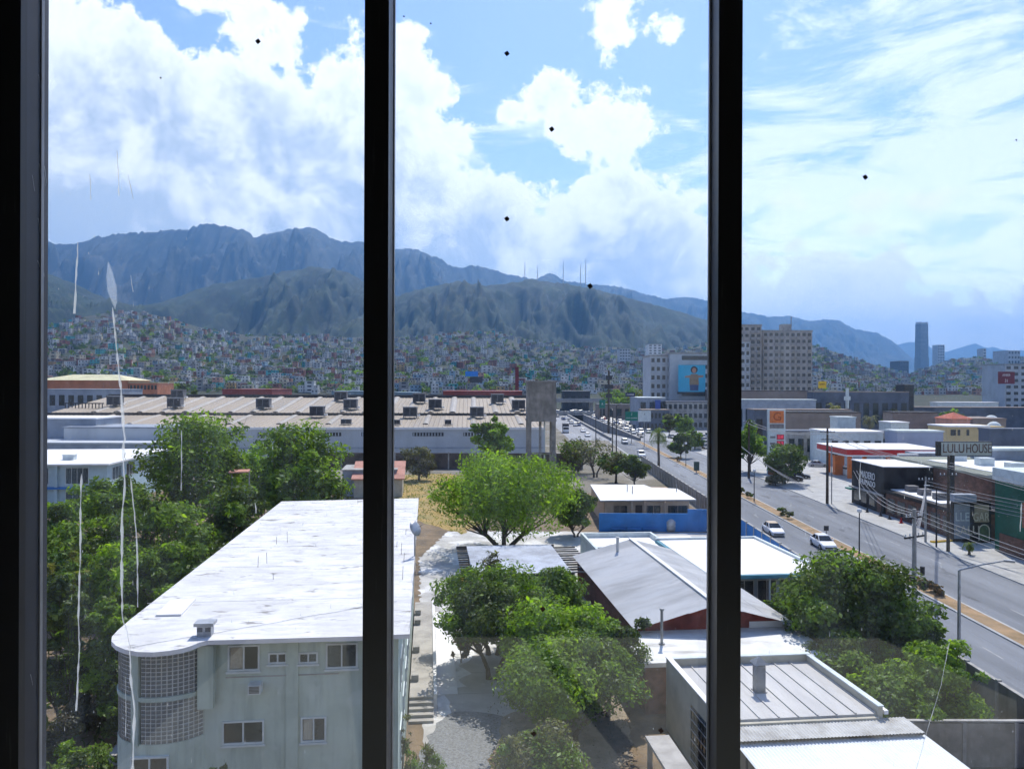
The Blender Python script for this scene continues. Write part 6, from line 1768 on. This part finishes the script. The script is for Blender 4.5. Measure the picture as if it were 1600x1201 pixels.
# ------------------------------------------------------------------ hillside town
def house_mb(w, d, h, floors, cols, rs, annex=True):
    """one welded shell: walls with recessed window openings and a sunken roof behind a parapet"""
    bb = MB()
    def side(o, ex, L, ncol):
        n_ = Vector((ex.y, -ex.x, 0))
        xs_ = [0.0]
        for c in range(ncol):
            a = L*(c+.28)/ncol; b_ = L*(c+.72)/ncol; xs_ += [a, b_]
        xs_.append(L)
        zs_ = [0.0]
        for f in range(floors): zs_ += [h*(f+.35)/floors, h*(f+.75)/floors]
        zs_.append(h)
        P = lambda x, z, k=0.0: tuple(o+ex*x+Vector((0, 0, z))-n_*k)
        for i in range(len(xs_)-1):
            for j in range(len(zs_)-1):
                a, b_, c, e = xs_[i], xs_[i+1], zs_[j], zs_[j+1]
                if i % 2 == 1 and j % 2 == 1:
                    k = .25
                    bb.quad(P(a, c, k), P(b_, c, k), P(b_, e, k), P(a, e, k), 1)
                    for (p1, p2) in (((a, c), (b_, c)), ((b_, c), (b_, e)), ((b_, e), (a, e)), ((a, e), (a, c))):
                        bb.quad(P(*p1), P(*p2), P(*p2, k), P(*p1, k), 0)
                else: bb.quad(P(a, c), P(b_, c), P(b_, e), P(a, e), 0)
    V = Vector
    side(V((-w/2, -d/2, 0)), V((1, 0, 0)), w, cols)
    side(V((w/2, -d/2, 0)), V((0, 1, 0)), d, max(1, cols-1))
    side(V((w/2, d/2, 0)), V((-1, 0, 0)), w, 1)
    side(V((-w/2, d/2, 0)), V((0, -1, 0)), d, max(1, cols-1))
    t = .3; W_, D_ = w/2, d/2
    o4 = [(-W_, -D_), (W_, -D_), (W_, D_), (-W_, D_)]; i4 = [(-W_+t, -D_+t), (W_-t, -D_+t), (W_-t, D_-t), (-W_+t, D_-t)]
    for k in range(4):
        k2 = (k+1) % 4
        bb.quad((*o4[k], h), (*o4[k2], h), (*i4[k2], h), (*i4[k], h), 0)
        bb.quad((*i4[k], h), (*i4[k2], h), (*i4[k2], h-.5), (*i4[k], h-.5), 0)
    bb.quad(*[(*p, h-.5) for p in i4], 2)
    # foundation down into the slope
    for k in range(4):
        k2 = (k+1) % 4
        bb.quad((*o4[k], -3.5), (*o4[k2], -3.5), (*o4[k2], 0), (*o4[k], 0), 0)
    return bb
HC = [('white', (.62, .62, .60)), ('cement grey', (.30, .29, .28)), ('pale grey', (.45, .45, .45)), ('cream', (.52, .46, .34)), ('brick red', (.30, .12, .085)), ('salmon', (.46, .25, .18)), ('turquoise', (.08, .36, .36)), ('light blue', (.26, .38, .48)), ('ochre', (.45, .30, .12))]
HW = [.25, .22, .19, .11, .07, .06, .03, .04, .03]
hroof = [mat('house roof pale', (.46, .46, .45), .85, .1, .3), mat('house roof grey', (.20, .195, .195), .9, .15, .3)]
hwin = mat('house opening', (.035, .035, .04), .6, .2, .5)
rs = np.random.RandomState(11)
TPL = {}
for ci, (cn, cc) in enumerate(HC):
    hm_ = mat('house '+cn, tuple(q*1.0 for q in cc), .9, .2, .08)
    for fl in (1, 2, 3):
        bb = house_mb(9.0, 8.0, 3.0*fl+.4, fl, 3 if fl < 3 else 2, rs)
        TPL[(ci, fl)] = bb.mesh('house', [hm_, hwin, hroof[(ci+fl) % 2]], weld=True)
HPX = np.linspace(-80, 1700, 446)
HY, HZ_, HP = [], [], []
for q in HPX:
    yy = np.linspace(FOOT_0+60, float(FOOT_D(q))*.995, 160)
    zz_ = foot_z((q-800)/F*yy, yy)
    HY.append(yy); HZ_.append(zz_); HP.append(np.minimum.accumulate(600-(zz_-H)/yy*F))
def hill_pt(px, py):
    i = min(len(HPX)-1, max(0, int(round((px+80)/4))))
    pp = HP[i]
    k = int(np.searchsorted(-pp, -py))
    if k == 0 or k >= len(pp): return None
    y = HY[i][k]
    x = (px-800)/F*y
    return x, y, float(HZ_[i][k])
wood = np.random.RandomState(4).rand(64, 64)
cand = []
grid = {}
tries = 0
while len(cand) < 4200 and tries < 40000:
    tries += 1
    px = rs.uniform(-60, 1680)
    pc = np.interp(px, fx, fy)
    if 1100 < px < 1158 and rs.rand() < .8: continue
    py = rs.uniform(pc+1.5, 614)
    h_ = hill_pt(px, py)
    if h_ is None: continue
    x, y, z = h_
    # leave the wooded patches green
    if wood[int(x//30) % 64, int(y//55) % 64] > .88: continue
    y = (y//11)*11+rs.uniform(-1, 1)      # houses stand in rows along the contour streets
    x = (px-800)/F*y; z = float(foot_z(np.array([x]), np.array([y]))[0])
    key = (int(x//7.5), int(y//11))
    if key in grid: continue
    grid[key] = 1
    ci = rs.choice(len(HC), p=HW)
    if px < 330 and rs.rand() < .10: ci = 6 if rs.rand() < .35 else 4
    fl = rs.choice([1, 2, 3], p=[.42, .45, .13])
    cand.append((y, x, z, ci, fl, rs.choice([0, 1])*R90+rs.normal(0, .12), rs.uniform(.5, 1.3), rs.uniform(.55, 1.15), px))
cand.sort(key=lambda c: c[0])
inview = [c for c in cand if (75 < c[8] < 568 or 615 < c[8] < 1010 or 1272 < c[8] < 1600)]
def apparent(c): return (c[4]*3.4*c[6])*9/c[0]**2
chosen = set(id(c) for c in sorted(inview, key=lambda c: -apparent(c))[:300])
def zone(px):
    for a, n_ in ((230, 'on the slope at the left edge'), (420, 'below the saddle of the left hill'), (570, 'on the hill just left of the first mullion'), (720, 'on the hill just right of the first mullion'), (870, 'on the hill above the water tower'), (1020, 'on the hill above the road'), (1430, 'on the hill right of the apartment tower')):
        if px < a: return n_
    return 'on the hill at the right edge'
fln = {1: 'small one-storey', 2: 'two-storey', 3: 'three-storey'}
rest = {}
for c in cand:
    y, x, z, ci, fl, rz_, s1, s2, px = c
    if id(c) in chosen:
        o = obj('hillside_house', TPL[(ci, fl)], None, (x, y, z), rz_); o.scale = (s1, s2, rs.uniform(.9, 1.1))
        tag(o, '%s %s flat-roofed house %s' % (fln[fl], HC[ci][0], zone(px)), 'house', '%s %s houses %s' % (fln[fl], HC[ci][0], zone(px)))
    else: rest.setdefault((ci, fl), []).append(c)
# the remaining houses read as one mass
vs, mi, mats_ = [], [], []
for (ci, fl), cl_ in rest.items():
    me = TPL[(ci, fl)]
    co_ = np.array([v.co for v in me.vertices]); fc = np.array([tuple(p.vertices) for p in me.polygons if len(p.vertices) == 4])
    fm_ = np.array([p.material_index for p in me.polygons if len(p.vertices) == 4])+len(mats_); mats_ += list(me.materials)
    vv = co_[fc.ravel()]
    for (y, x, z, _, _, rz_, s1, s2, px) in cl_:
        co, si = math.cos(rz_), math.sin(rz_)
        w_ = vv*np.array([s1, s2, 1.0])
        vs.append(np.stack([w_[:, 0]*co-w_[:, 1]*si+x, w_[:, 0]*si+w_[:, 1]*co+y, w_[:, 2]+z], 1)); mi.append(fm_)
me = quads_mesh('distant_houses', np.concatenate(vs), mats_, np.concatenate(mi))
o = stuff(obj('distant_houses', me)); o['label'] = 'dense mass of tiny houses covering the far hillsides'; o['category'] = 'houses'
# hillside trees and scrub
vs, ms = [], []
for k in range(3300):
    px = rs.uniform(-60, 1680); pc = np.interp(px, fx, fy)
    h_ = hill_pt(px, rs.uniform(pc-.5, 615))
    if h_ is None: continue
    x, y, z = h_
    n = 24; r = rs.uniform(1.8, 5.2)
    d = rs.normal(0, 1, (n, 3)); d /= np.linalg.norm(d, axis=1)[:, None]
    c = np.array([x, y, z+r*.75])+d*r*rs.uniform(.4, 1, (n, 1))*np.array([1.2, 1.2, .85])
    vs.append(leaf_quads(rs, c, d, r*.38, 0, .7)); ms.append(np.full(n, rs.choice([0, 1, 2, 3, 4, 5], p=[.06, .12, .2, .22, .2, .2])))
o = stuff(obj('hillside_trees', quads_mesh('hillside_trees', np.concatenate(vs), LM['green']+LM['dark'], np.concatenate(ms))))
o['label'] = 'scattered trees and scrub growing between the hillside houses'; o['category'] = 'trees'
# ------------------------------------------------------------------ vehicles
tyre = mat('tyre', (.015, .015, .016), .9, .1, 5); rim = mat('rim', (.35, .36, .38), .35, .1, 5, metal=.7)
lampw = mat('lamp white', (.7, .72, .75), .2, .05, 5); lampr = mat('lamp red', (.35, .01, .01), .3, .05, 5)
wheel_m = {}
def loft(bb, secs, m=0, capm=None):
    n = len(secs[0]); o = len(bb.v)
    for s_ in secs: bb.v += s_
    for i in range(len(secs)-1):
        for k in range(n):
            k2 = (k+1) % n
            bb.f.append((o+i*n+k, o+i*n+k2, o+(i+1)*n+k2, o+(i+1)*n+k)); bb.m.append(m)
    bb.f.append(tuple(o+k for k in range(n))[::-1]); bb.m.append(m)
    e = o+(len(secs)-1)*n
    bb.f.append(tuple(e+k for k in range(n))); bb.m.append(m)
def car(kind, paint, roofm=None):
    """a vehicle pointing along -y, wheels on z = 0"""
    root = thing(kind, '', 'car')
    if kind == 'sedan':
        st = [(-2.25, .50, .70), (-2.1, .66, .82), (-1.5, .80, .88), (-.85, .92, .90), (.4, .95, .91), (1.45, .98, .90), (2.0, .97, .84), (2.25, .80, .72)]
        gh, gt, zt_, hb, htp = (-.95, 1.65), (-.15, 1.0), 1.44, .80, .62
    elif kind == 'suv':
        st = [(-2.25, .62, .74), (-2.1, .82, .86), (-1.4, .98, .92), (-.8, 1.05, .94), (.6, 1.08, .94), (1.9, 1.08, .93), (2.25, 1.0, .84)]
        gh, gt, zt_, hb, htp = (-.95, 2.2), (-.3, 1.95), 1.72, .84, .70
    elif kind == 'pickup':
        st = [(-2.6, .68, .78), (-2.4, .92, .9), (-1.6, 1.06, .94), (-.9, 1.12, .95), (.5, 1.12, .95), (2.5, 1.12, .95), (2.65, 1.05, .92)]
        gh, gt, zt_, hb, htp = (-1.0, .75), (-.45, .55), 1.78, .84, .70
    else:  # van
        st = [(-2.3, .75, .82), (-2.15, 1.0, .93), (-1.6, 1.2, .97), (-.9, 1.3, .98), (.5, 1.3, .98), (2.2, 1.3, .98), (2.35, 1.25, .94)]
        gh, gt, zt_, hb, htp = (-1.6, 2.25), (-.9, 2.15), 2.05, .92, .80
    def sec(y, zb, hw):
        return [(-hw*.9, y, .2), (hw*.9, y, .2), (hw, y, .45), (hw*.99, y, zb-.1), (hw*.9, y, zb), (-hw*.9, y, zb), (-hw*.99, y, zb-.1), (-hw, y, .45)]
    bb = MB(); loft(bb, [sec(*s_) for s_ in st]); body = bb.build('body', paint, root, smooth=False)
    zb = max(s_[1] for s_ in st)-.04
    bb = MB()
    lo4 = [(-hb, gh[0], zb-.06), (hb, gh[0], zb-.06), (hb, gh[1], zb), (-hb, gh[1], zb)]
    hi4 = [(-htp, gt[0], zt_), (htp, gt[0], zt_), (htp, gt[1], zt_), (-htp, gt[1], zt_)]
    bb.add(lo4+hi4, [(0, 1, 5, 4), (1, 2, 6, 5), (2, 3, 7, 6), (3, 0, 4, 7)]); bb.build('glazing', M('car glass'), root)
    ym = (gt[0]+gt[1])/2
    rb = MB(); rb.add([(-htp-.03, gt[0]-.06, zt_-.03), (htp+.03, gt[0]-.06, zt_-.03), (htp+.03, gt[1]+.06, zt_-.03), (-htp-.03, gt[1]+.06, zt_-.03), (-htp*.8, gt[0]+.1, zt_+.06), (htp*.8, gt[0]+.1, zt_+.06), (htp*.8, gt[1]-.1, zt_+.06), (-htp*.8, gt[1]-.1, zt_+.06)], [(0, 1, 5, 4), (1, 2, 6, 5), (2, 3, 7, 6), (3, 0, 4, 7), (4, 5, 6, 7), (3, 2, 1, 0)])
    rb.build('roof', roofm or paint, root)
    for sx in (-1, 1):
        for f in ((lo4[0], hi4[0]), (lo4[3], hi4[3])):
            a, b_ = Vector(f[0]), Vector(f[1]); a.x *= -sx; b_.x *= -sx
            MB().tube([a, b_], .045, 4).build('pillar', paint, root)
        a = Vector((sx*(hb+.01), (gh[0]+gh[1])/2, zb)); b_ = Vector((sx*(htp+.01), ym, zt_))
        MB().tube([a, b_], .04, 4).build('pillar', paint, root)
        MB().box(sx*.97-.1, sx*.97+.1, gh[0]+.35, gh[0]+.5, zb-.02, zb+.13).build('mirror', paint, root)
        fy_ = st[0][0]
        MB().box(sx*.55-.17, sx*.55+.17, fy_-.015, fy_+.25, st[1][1]-.22, st[1][1]-.08).build('headlight', lampw, root)
        MB().box(sx*.58-.15, sx*.58+.15, st[-1][0]-.2, st[-1][0]+.012, st[-1][1]-.22, st[-1][1]-.06).build('tail_light', lampr, root)
        for yw in (st[0][0]+.85, st[-1][0]-.9):
            R_w = .33 if kind in ('sedan',) else .37
            w_ = MB().tube([(sx*.72, yw, R_w), (sx*.93, yw, R_w)], R_w, 12).build('wheel', tyre, root)
            MB().tube([(sx*.92, yw, R_w), (sx*.94, yw, R_w)], R_w*.6, 10).build('rim', rim, w_)
    MB().box(-.6, .6, st[0][0]-.02, st[0][0]+.1, .28, .45).build('grille', M('black paint'), root)
    if kind == 'pickup': MB().box(-.78, .78, .9, 2.5, 1.06, 1.125).build('bed', M('black paint'), root)
    return root
def paint(n, c, mt=0.0): return mat('paint '+n, c, .3, .02, 1, metal=mt, spec=.6)
PW, PS, PK, PR, PB, PG = paint('white', (.72, .73, .74)), paint('silver', (.42, .44, .46), .3), paint('black', (.02, .02, .022)), paint('red', (.30, .02, .02)), paint('blue', (.03, .06, .16)), paint('grey', (.12, .125, .13))
reflect_tint = paint('cream', (.62, .47, .30))  # reflected warm tint on a white sedan's roof, put into its colour
def place(c, px, py, head, z=0.022):
    p = G(px, py); c.location = (p.x, p.y, z); c.rotation_euler = (0, 0, head)
    return c
hd = 0.0+(-.022)
tag(place(car('sedan', PW, reflect_tint), 1208, 834, hd), 'white sedan with a cream reflection coloured into its roof, driving in the near lanes', 'car')
tag(place(car('sedan', PW), 1286, 855, hd), 'plain white sedan ahead of the cream-tinted one in the near lanes', 'car')
tag(place(car('suv', PS), 976, 693, hd), 'silver sport utility car on the road left of the palm', 'car')
tag(place(car('suv', PW), 1002, 714, hd), 'white van-like car in the near lanes just left of the palm', 'car')
tag(place(car('sedan', PW), 911, 675, -.03), 'white car leading the pair near the underpass ramp', 'car')
tag(place(car('sedan', PW), 918, 682, -.03), 'second white car of the pair near the underpass ramp', 'car')
tag(place(car('sedan', PK), 1248, 747, 1.2), 'black car parked in the shade of the petrol station tree', 'car')
tag(place(car('suv', PK), 1236, 751, 1.2), 'black sport utility car parked beside the other black car in the tree shade', 'car')
tag(place(car('sedan', PS), 1278, 729, 1.4), 'silver car standing under the petrol canopy', 'car')
# lorry
tr = thing('truck', 'dark lorry with a boxy cargo body on the left frontage road', 'truck', (G(884, 676).x, G(884, 676).y, .02), -.03)
MB().box(-1.2, 1.2, -.6, 5.2, .9, 3.5).build('cargo_box', M('charcoal'), tr)
MB().box(-1.15, 1.15, -2.6, -.7, .5, 2.5).build('cab', PW, tr); MB().box(-1.05, 1.05, -2.66, -2.605, 1.5, 2.3).build('windscreen', M('car glass'), tr)
MB().box(-1.0, 1.0, -.7, 5.1, .6, .9).build('chassis', M('black paint'), tr)
for yw in (-1.8, 2.9, 4.2):
    for sx in (-1, 1): MB().tube([(sx*.8, yw, .45), (sx*1.15, yw, .45)], .45, 10).build('wheel', tyre, tr)
# queue on the frontage road and the car park
protos = [(car('sedan', PW), 'white'), (car('suv', PS), 'silver'), (car('sedan', PK), 'black'), (car('suv', PR), 'red'), (car('sedan', PG), 'dark grey'), (car('van', PW), 'white boxy'), (car('pickup', PB), 'dark blue')]
used = set()
rs = np.random.RandomState(5)
spots = []
for r_, (x0, y0, x1, y1, n) in enumerate([(46.5, 275, 47, 455, 14), (50.2, 290, 49.5, 455, 13), (54, 300, 52, 455, 11), (29.5, 330, 25.5, 520, 6), (31, 350, 30, 440, 3)]):
    for k in range(n):
        f = (k+rs.uniform(.1, .8))/n
        spots.append((x0+(x1-x0)*f+rs.normal(0, .15), y0+(y1-y0)*f, rs.normal(0, .03)+(0 if r_ != 2 else 0), 'queue' if r_ < 3 else 'left'))
for r_ in range(4):
    for k in range(6):
        if rs.rand() < .12: continue
        spots.append((54.5+k*2.75+r_*.8, 228+r_*15+rs.normal(0, .4), .15+rs.normal(0, .06), 'park'))
for k in range(16): spots.append((22+k*3.6+rs.normal(0, .5), 490+rs.uniform(-4, 12)*1.0, R90*rs.choice([-1, 1]), 'cross'))
wh_ = {'queue': ('%s car in the traffic queue along the sunken road', 'traffic queue'), 'left': ('%s far car on the left frontage road', 'cars on the left frontage road'), 'park': ('%s car parked in the car park behind the palm', 'cars in the car park'), 'cross': ('%s far car on the cross street before the elevated highway', 'cars on the cross street')}
for k, (x, y, a, z_) in enumerate(spots):
    i = rs.choice(len(protos), p=[.17, .2, .2, .08, .18, .07, .10])
    pr, cn = protos[i]
    if i in used: o = copy_tree(pr)
    else: o = pr; used.add(i)
    o.location = (x, y, .025 if z_ != 'cross' else 1.41 if 20 < x < 110 else .03); o.rotation_euler = (0, 0, a+(-.01))
    if z_ == 'cross': o.location.y = 471.5+(k % 4)*3.4
    lb, gr = wh_[z_]
    tag(o, lb % cn, 'car', gr+' ('+cn+')')
for i, (pr, cn) in enumerate(protos):
    if i not in used:
        for ch in list(pr.children_recursive): bpy.data.objects.remove(ch)
        bpy.data.objects.remove(pr)

# ------------------------------------------------------------------ lamps, poles, wires
def globe_lamp(label, x, y, h=4.7, z0=.15):
    o = thing('globe_lamp', label, 'street lamp', (x, y, z0), 0, 'globe lamps on the median')
    MB().tube([(0, 0, 0), (0, 0, .4), (0, 0, h)], [.12, .08, .06], 8).build('post', M('dark metal'), o)
    MB().sphere((0, 0, h+.24), .27, nu=12, nv=8).build('globe', M('white paint'), o, smooth=True)
    return o
for px, lb in ((1343.5, 'nearest globe lamp on the median'), (1179, 'globe lamp on the median beside the paired shrubs')):
    d = 38.65*F/(px-800); globe_lamp(lb, 38.65+RD(d), d*(38.65+RD(d))/38.65)
d = 38.65*F/(1066-800); globe_lamp('far globe lamp on the median left of the right mullion', 38.65+RD(d), d*1.03, 5.0)
def street_lamp(name, label, x, y, h, arm, az, m='grey metal', r=.09):
    o = thing(name, label, 'street lamp', (x, y, 0), az)
    MB().tube([(0, 0, 0), (0, 0, h)], [r*1.3, r*.8], 8).build('pole', M(m), o)
    MB().tube([(0, 0, h), (arm*.5, 0, h+arm*.2), (arm, 0, h+arm*.36)], [r*.6, r*.5, r*.4], 6).build('arm', M(m), o)
    MB().box(arm-.1, arm+.5, -.12, .12, h+arm*.36-.06, h+arm*.36+.07).build('lamp_head', M('galvanised'), o)
    return o
street_lamp('street_lamp', 'tall grey street lamp with an angled arm over the near lanes', 28.75, 49.3, 7.2, 2.5, -.55, 'galvanised', .1)
street_lamp('street_lamp', 'thin dark street lamp in front of the mural shop front', G(1463, 856).x, G(1463, 856).y, 7.0, .9, 3.1, 'dark metal', .08)
for k, (px, py, top, lb) in enumerate(((963, 712, 632, 'thick dark lamp post rising behind the olive trees'), (957, 708, 640, 'slender dark lamp post beside the thick one'), (931, 696, 645, 'forked slender lamp post near the underpass ramp'))):
    p = G(px, py); street_lamp('lamp_post', lb, p.x, p.y, H-(top-600)/F*p.y, 1.5, .6+k, 'dark metal', .14)
def pole(name, label, x, y, h, r, m, arms=(), extras=True, az=0.0):
    o = thing(name, label, 'utility pole', (x, y, 0), az)
    MB().tube([(0, 0, 0), (0, 0, h)], [r*1.25, r*.8], 8).build('shaft', M(m), o)
    for z, w in arms:
        a = MB().box(-w, w, -.06, .06, z-.06, z+.06).build('crossarm', M('dark metal'), o)
        for q in (-.9, -.45, .45, .9): MB().tube([(q*w, 0, z+.06), (q*w, 0, z+.28)], .05, 6).build('insulator', M('white paint'), a)
    return o
PN = pole('utility_pole', 'tall concrete utility pole with crossarms rising from the dark tree', 28.85, 55, 10.2, .16, 'concrete', ((9.6, 1.0), (8.2, 1.1)), az=.5)
for k, (z, a) in enumerate(((5.9, .4), (5.3, -.3), (4.8, .5))):
    MB().tube([(0, 0, z), (a*1.6, -.2, z-.1)], .05, 5).build('bracket', M('dark metal'), PN)
    MB().tube([(a*1.6, -.2, z-.45), (a*1.6, -.2, z+.15)], .16, 8).build('transformer', M('dark metal'), PN)
p = G(1446, 848); PF = pole('utility_pole', 'slim grey utility pole on the far pavement in front of the brick shop', p.x, p.y, 8.0, .12, 'concrete', ((7.6, .9),))
p = G(1292.5, 788); PB_ = pole('utility_pole', 'thick brown wooden utility pole before the petrol station', p.x, p.y, 12.2, .2, 'bark', ((11.6, 1.2), (10.4, 1.0)))
tag(MB().tube([(0, 0, 0), (0, 0, 9.5)], .08, 6).build('steel_post', M('grey metal'), loc=(p.x+.7, p.y, 0)), 'thin steel post right beside the brown wooden pole', 'post')
p = G(1170, 747); PC = pole('utility_pole', 'dark utility pole at the kerb next to the right mullion', p.x, p.y, 12.0, .2, 'bark', ((11.5, 1.2),))
p = G(1497, 872); PD = pole('utility_pole', 'dark wooden pole in front of the mural shop front', p.x+.6, p.y+3, 11.0, .16, 'bark', ((8.8, 1.0),))
wire = mat('wire', (.30, .30, .31), .6, .05, 5)
def span(label, A_, B_, sag, r=.022, group='overhead wires'):
    A_, B_ = Vector(A_), Vector(B_)
    pts_ = [A_.lerp(B_, i/16)-Vector((0, 0, sag*4*(i/16)*(1-i/16))) for i in range(17)]
    return tag(MB().tube(pts_, r, 4).build('overhead_wire', wire), label, 'wire', group)
N = PN.location; Fp = PF.location; Bp = PB_.location; Cp = PC.location; Dp = PD.location
for k, q in enumerate((-.9, 0, .9)):
    w_ = ('left', 'middle', 'right')[k]
    span('%s overhead wire from the concrete pole past the dark tree toward the lower right' % w_, (N.x+q*.9, N.y+q*.5, 9.9), (N.x+6+q, N.y-34, 9.2), .9, .022)
    span('%s overhead wire running back from the concrete pole toward the diner' % w_, (N.x+q*.9, N.y+q*.5, 9.9), (50.3+q*.5, 112, 6.6), 1.2, .024)
for k, q in enumerate((-1.0, -.4, .4, 1.0)):
    w_ = ('first', 'second', 'third', 'fourth')[k]
    span('%s wire between the two brown poles by the petrol station' % w_, (Bp.x+q, Bp.y, 11.8-.3*(k % 2)), (Cp.x+q, Cp.y, 11.6-.3*(k % 2)), 1.1, .03)
    span('%s wire from the wooden pole across the brick shop to the mural' % w_, (Bp.x+q, Bp.y, 11.8-.3*(k % 2)), (Dp.x+q, Dp.y, 10.2-.4*(k % 2)), 1.0, .028)
    span('%s wire in front of the green store' % w_, (Dp.x+q, Dp.y, 10.2-.4*(k % 2)), (Dp.x+9+q, Dp.y-44, 8.6-.5*(k % 2)), 1.2, .024)
    span('%s wire swooping over the kerb by the petrol station trees' % w_, (Cp.x-1.2+q, Cp.y+4, 7.6-.5*k), (Bp.x-4+q*.6, Bp.y-3, 3.4-.35*k), .6, .026)
for k in range(5):
    w_ = ('lowest', 'second lowest', 'middle', 'second highest', 'highest')[k]
    span('%s cable strung between the concrete pole and the slim pole across the road' % w_, (N.x, N.y, 7.4+.35*k), (Fp.x, Fp.y, 5.9+.4*k), .5+.08*k, .02)
    span('%s cable hanging along the shop fronts toward the right edge' % w_, (Fp.x, Fp.y, 5.9+.4*k), (Dp.x+7+k*.3, Dp.y-30, 6.6+.35*k), .7, .022)
# traffic cones, bollards and small street things
def cone(label, px, py, m):
    o = thing('traffic_cone', label, 'cone', G(px, py, .13), 0, 'cones on the far pavement')
    MB().tube([(0, 0, .04), (0, 0, .75)], [.2, .04], 10).build('cone', m, o); MB().box(-.26, .26, -.26, .26, 0, .04).build('base', m, o)
cone('red traffic cone alone on the far pavement', 1408, 817, M('red'))
for k, (px, py) in enumerate(((1390, 811), (1376, 806), (1355, 800))): cone('%s dark cone in the row along the brick shop' % ('right', 'middle', 'left')[k], px, py, M('charcoal'))
yk = thing('yellow_kerb', 'yellow painted kerb ramp in front of the mural shop front', 'kerb', G(1472, 846, .13), .3)
MB().box(-1.6, 1.6, -.25, .25, 0, .18).build('ramp', M('yellow'), yk); MB().box(-1.5, 1.5, -.15, .15, .181, .2).build('top', M('dry soil'), yk)
bx_ = thing('brick_planter', 'round-edged red brick planter under the petrol station tree', 'planter', G(1222, 742), 0)
MB().tube([(0, 0, 0), (0, 0, 1.1)], 3.0, 18).build('wall', mat('planter brick', (.28, .11, .07), .9, .2, 1.2), bx_); MB().tube([(0, 0, 1.1), (0, 0, 1.2)], 2.75, 18).build('soil', M('yard soil'), bx_)
pa_ = thing('patio', 'grey tiled forecourt strip with dark joints before the green store', 'paving', (51, 66, .14), 0)
for i in range(4):
    for j in range(5): MB().box(i*1.2, i*1.2+1.15, j*3.4, j*3.4+3.3, 0, .02).build('paver', M('pavement'), pa_)
sgb = thing('speed_sign', 'small dark sign on a short post at the median end', 'sign', G(1291, 840, .15), 0)
MB().tube([(0, 0, 0), (0, 0, 1.3)], .04, 6).build('post', M('dark metal'), sgb); MB().box(-.3, .3, -.03, .03, .9, 1.5).build('plate', M('charcoal'), sgb)
# ------------------------------------------------------------------ haze
hm = bpy.data.materials.new('haze'); hm.use_nodes = True
t = hm.node_tree; t.nodes.clear()
pv = t.nodes.new('ShaderNodeVolumePrincipled')
pv.inputs['Color'].default_value = (0.21, 0.49, 1.0, 1)
pv.inputs['Density'].default_value = 0.00009
pv.inputs['Anisotropy'].default_value = 0.4
pv.inputs['Density Attribute'].default_value = ''
ho = t.nodes.new('ShaderNodeOutputMaterial'); t.links.new(pv.outputs[0], ho.inputs['Volume'])
hz = MB().box(-16500, 16500, -3100, 17100, -60, 1420).build('haze', hm)
stuff(hz)
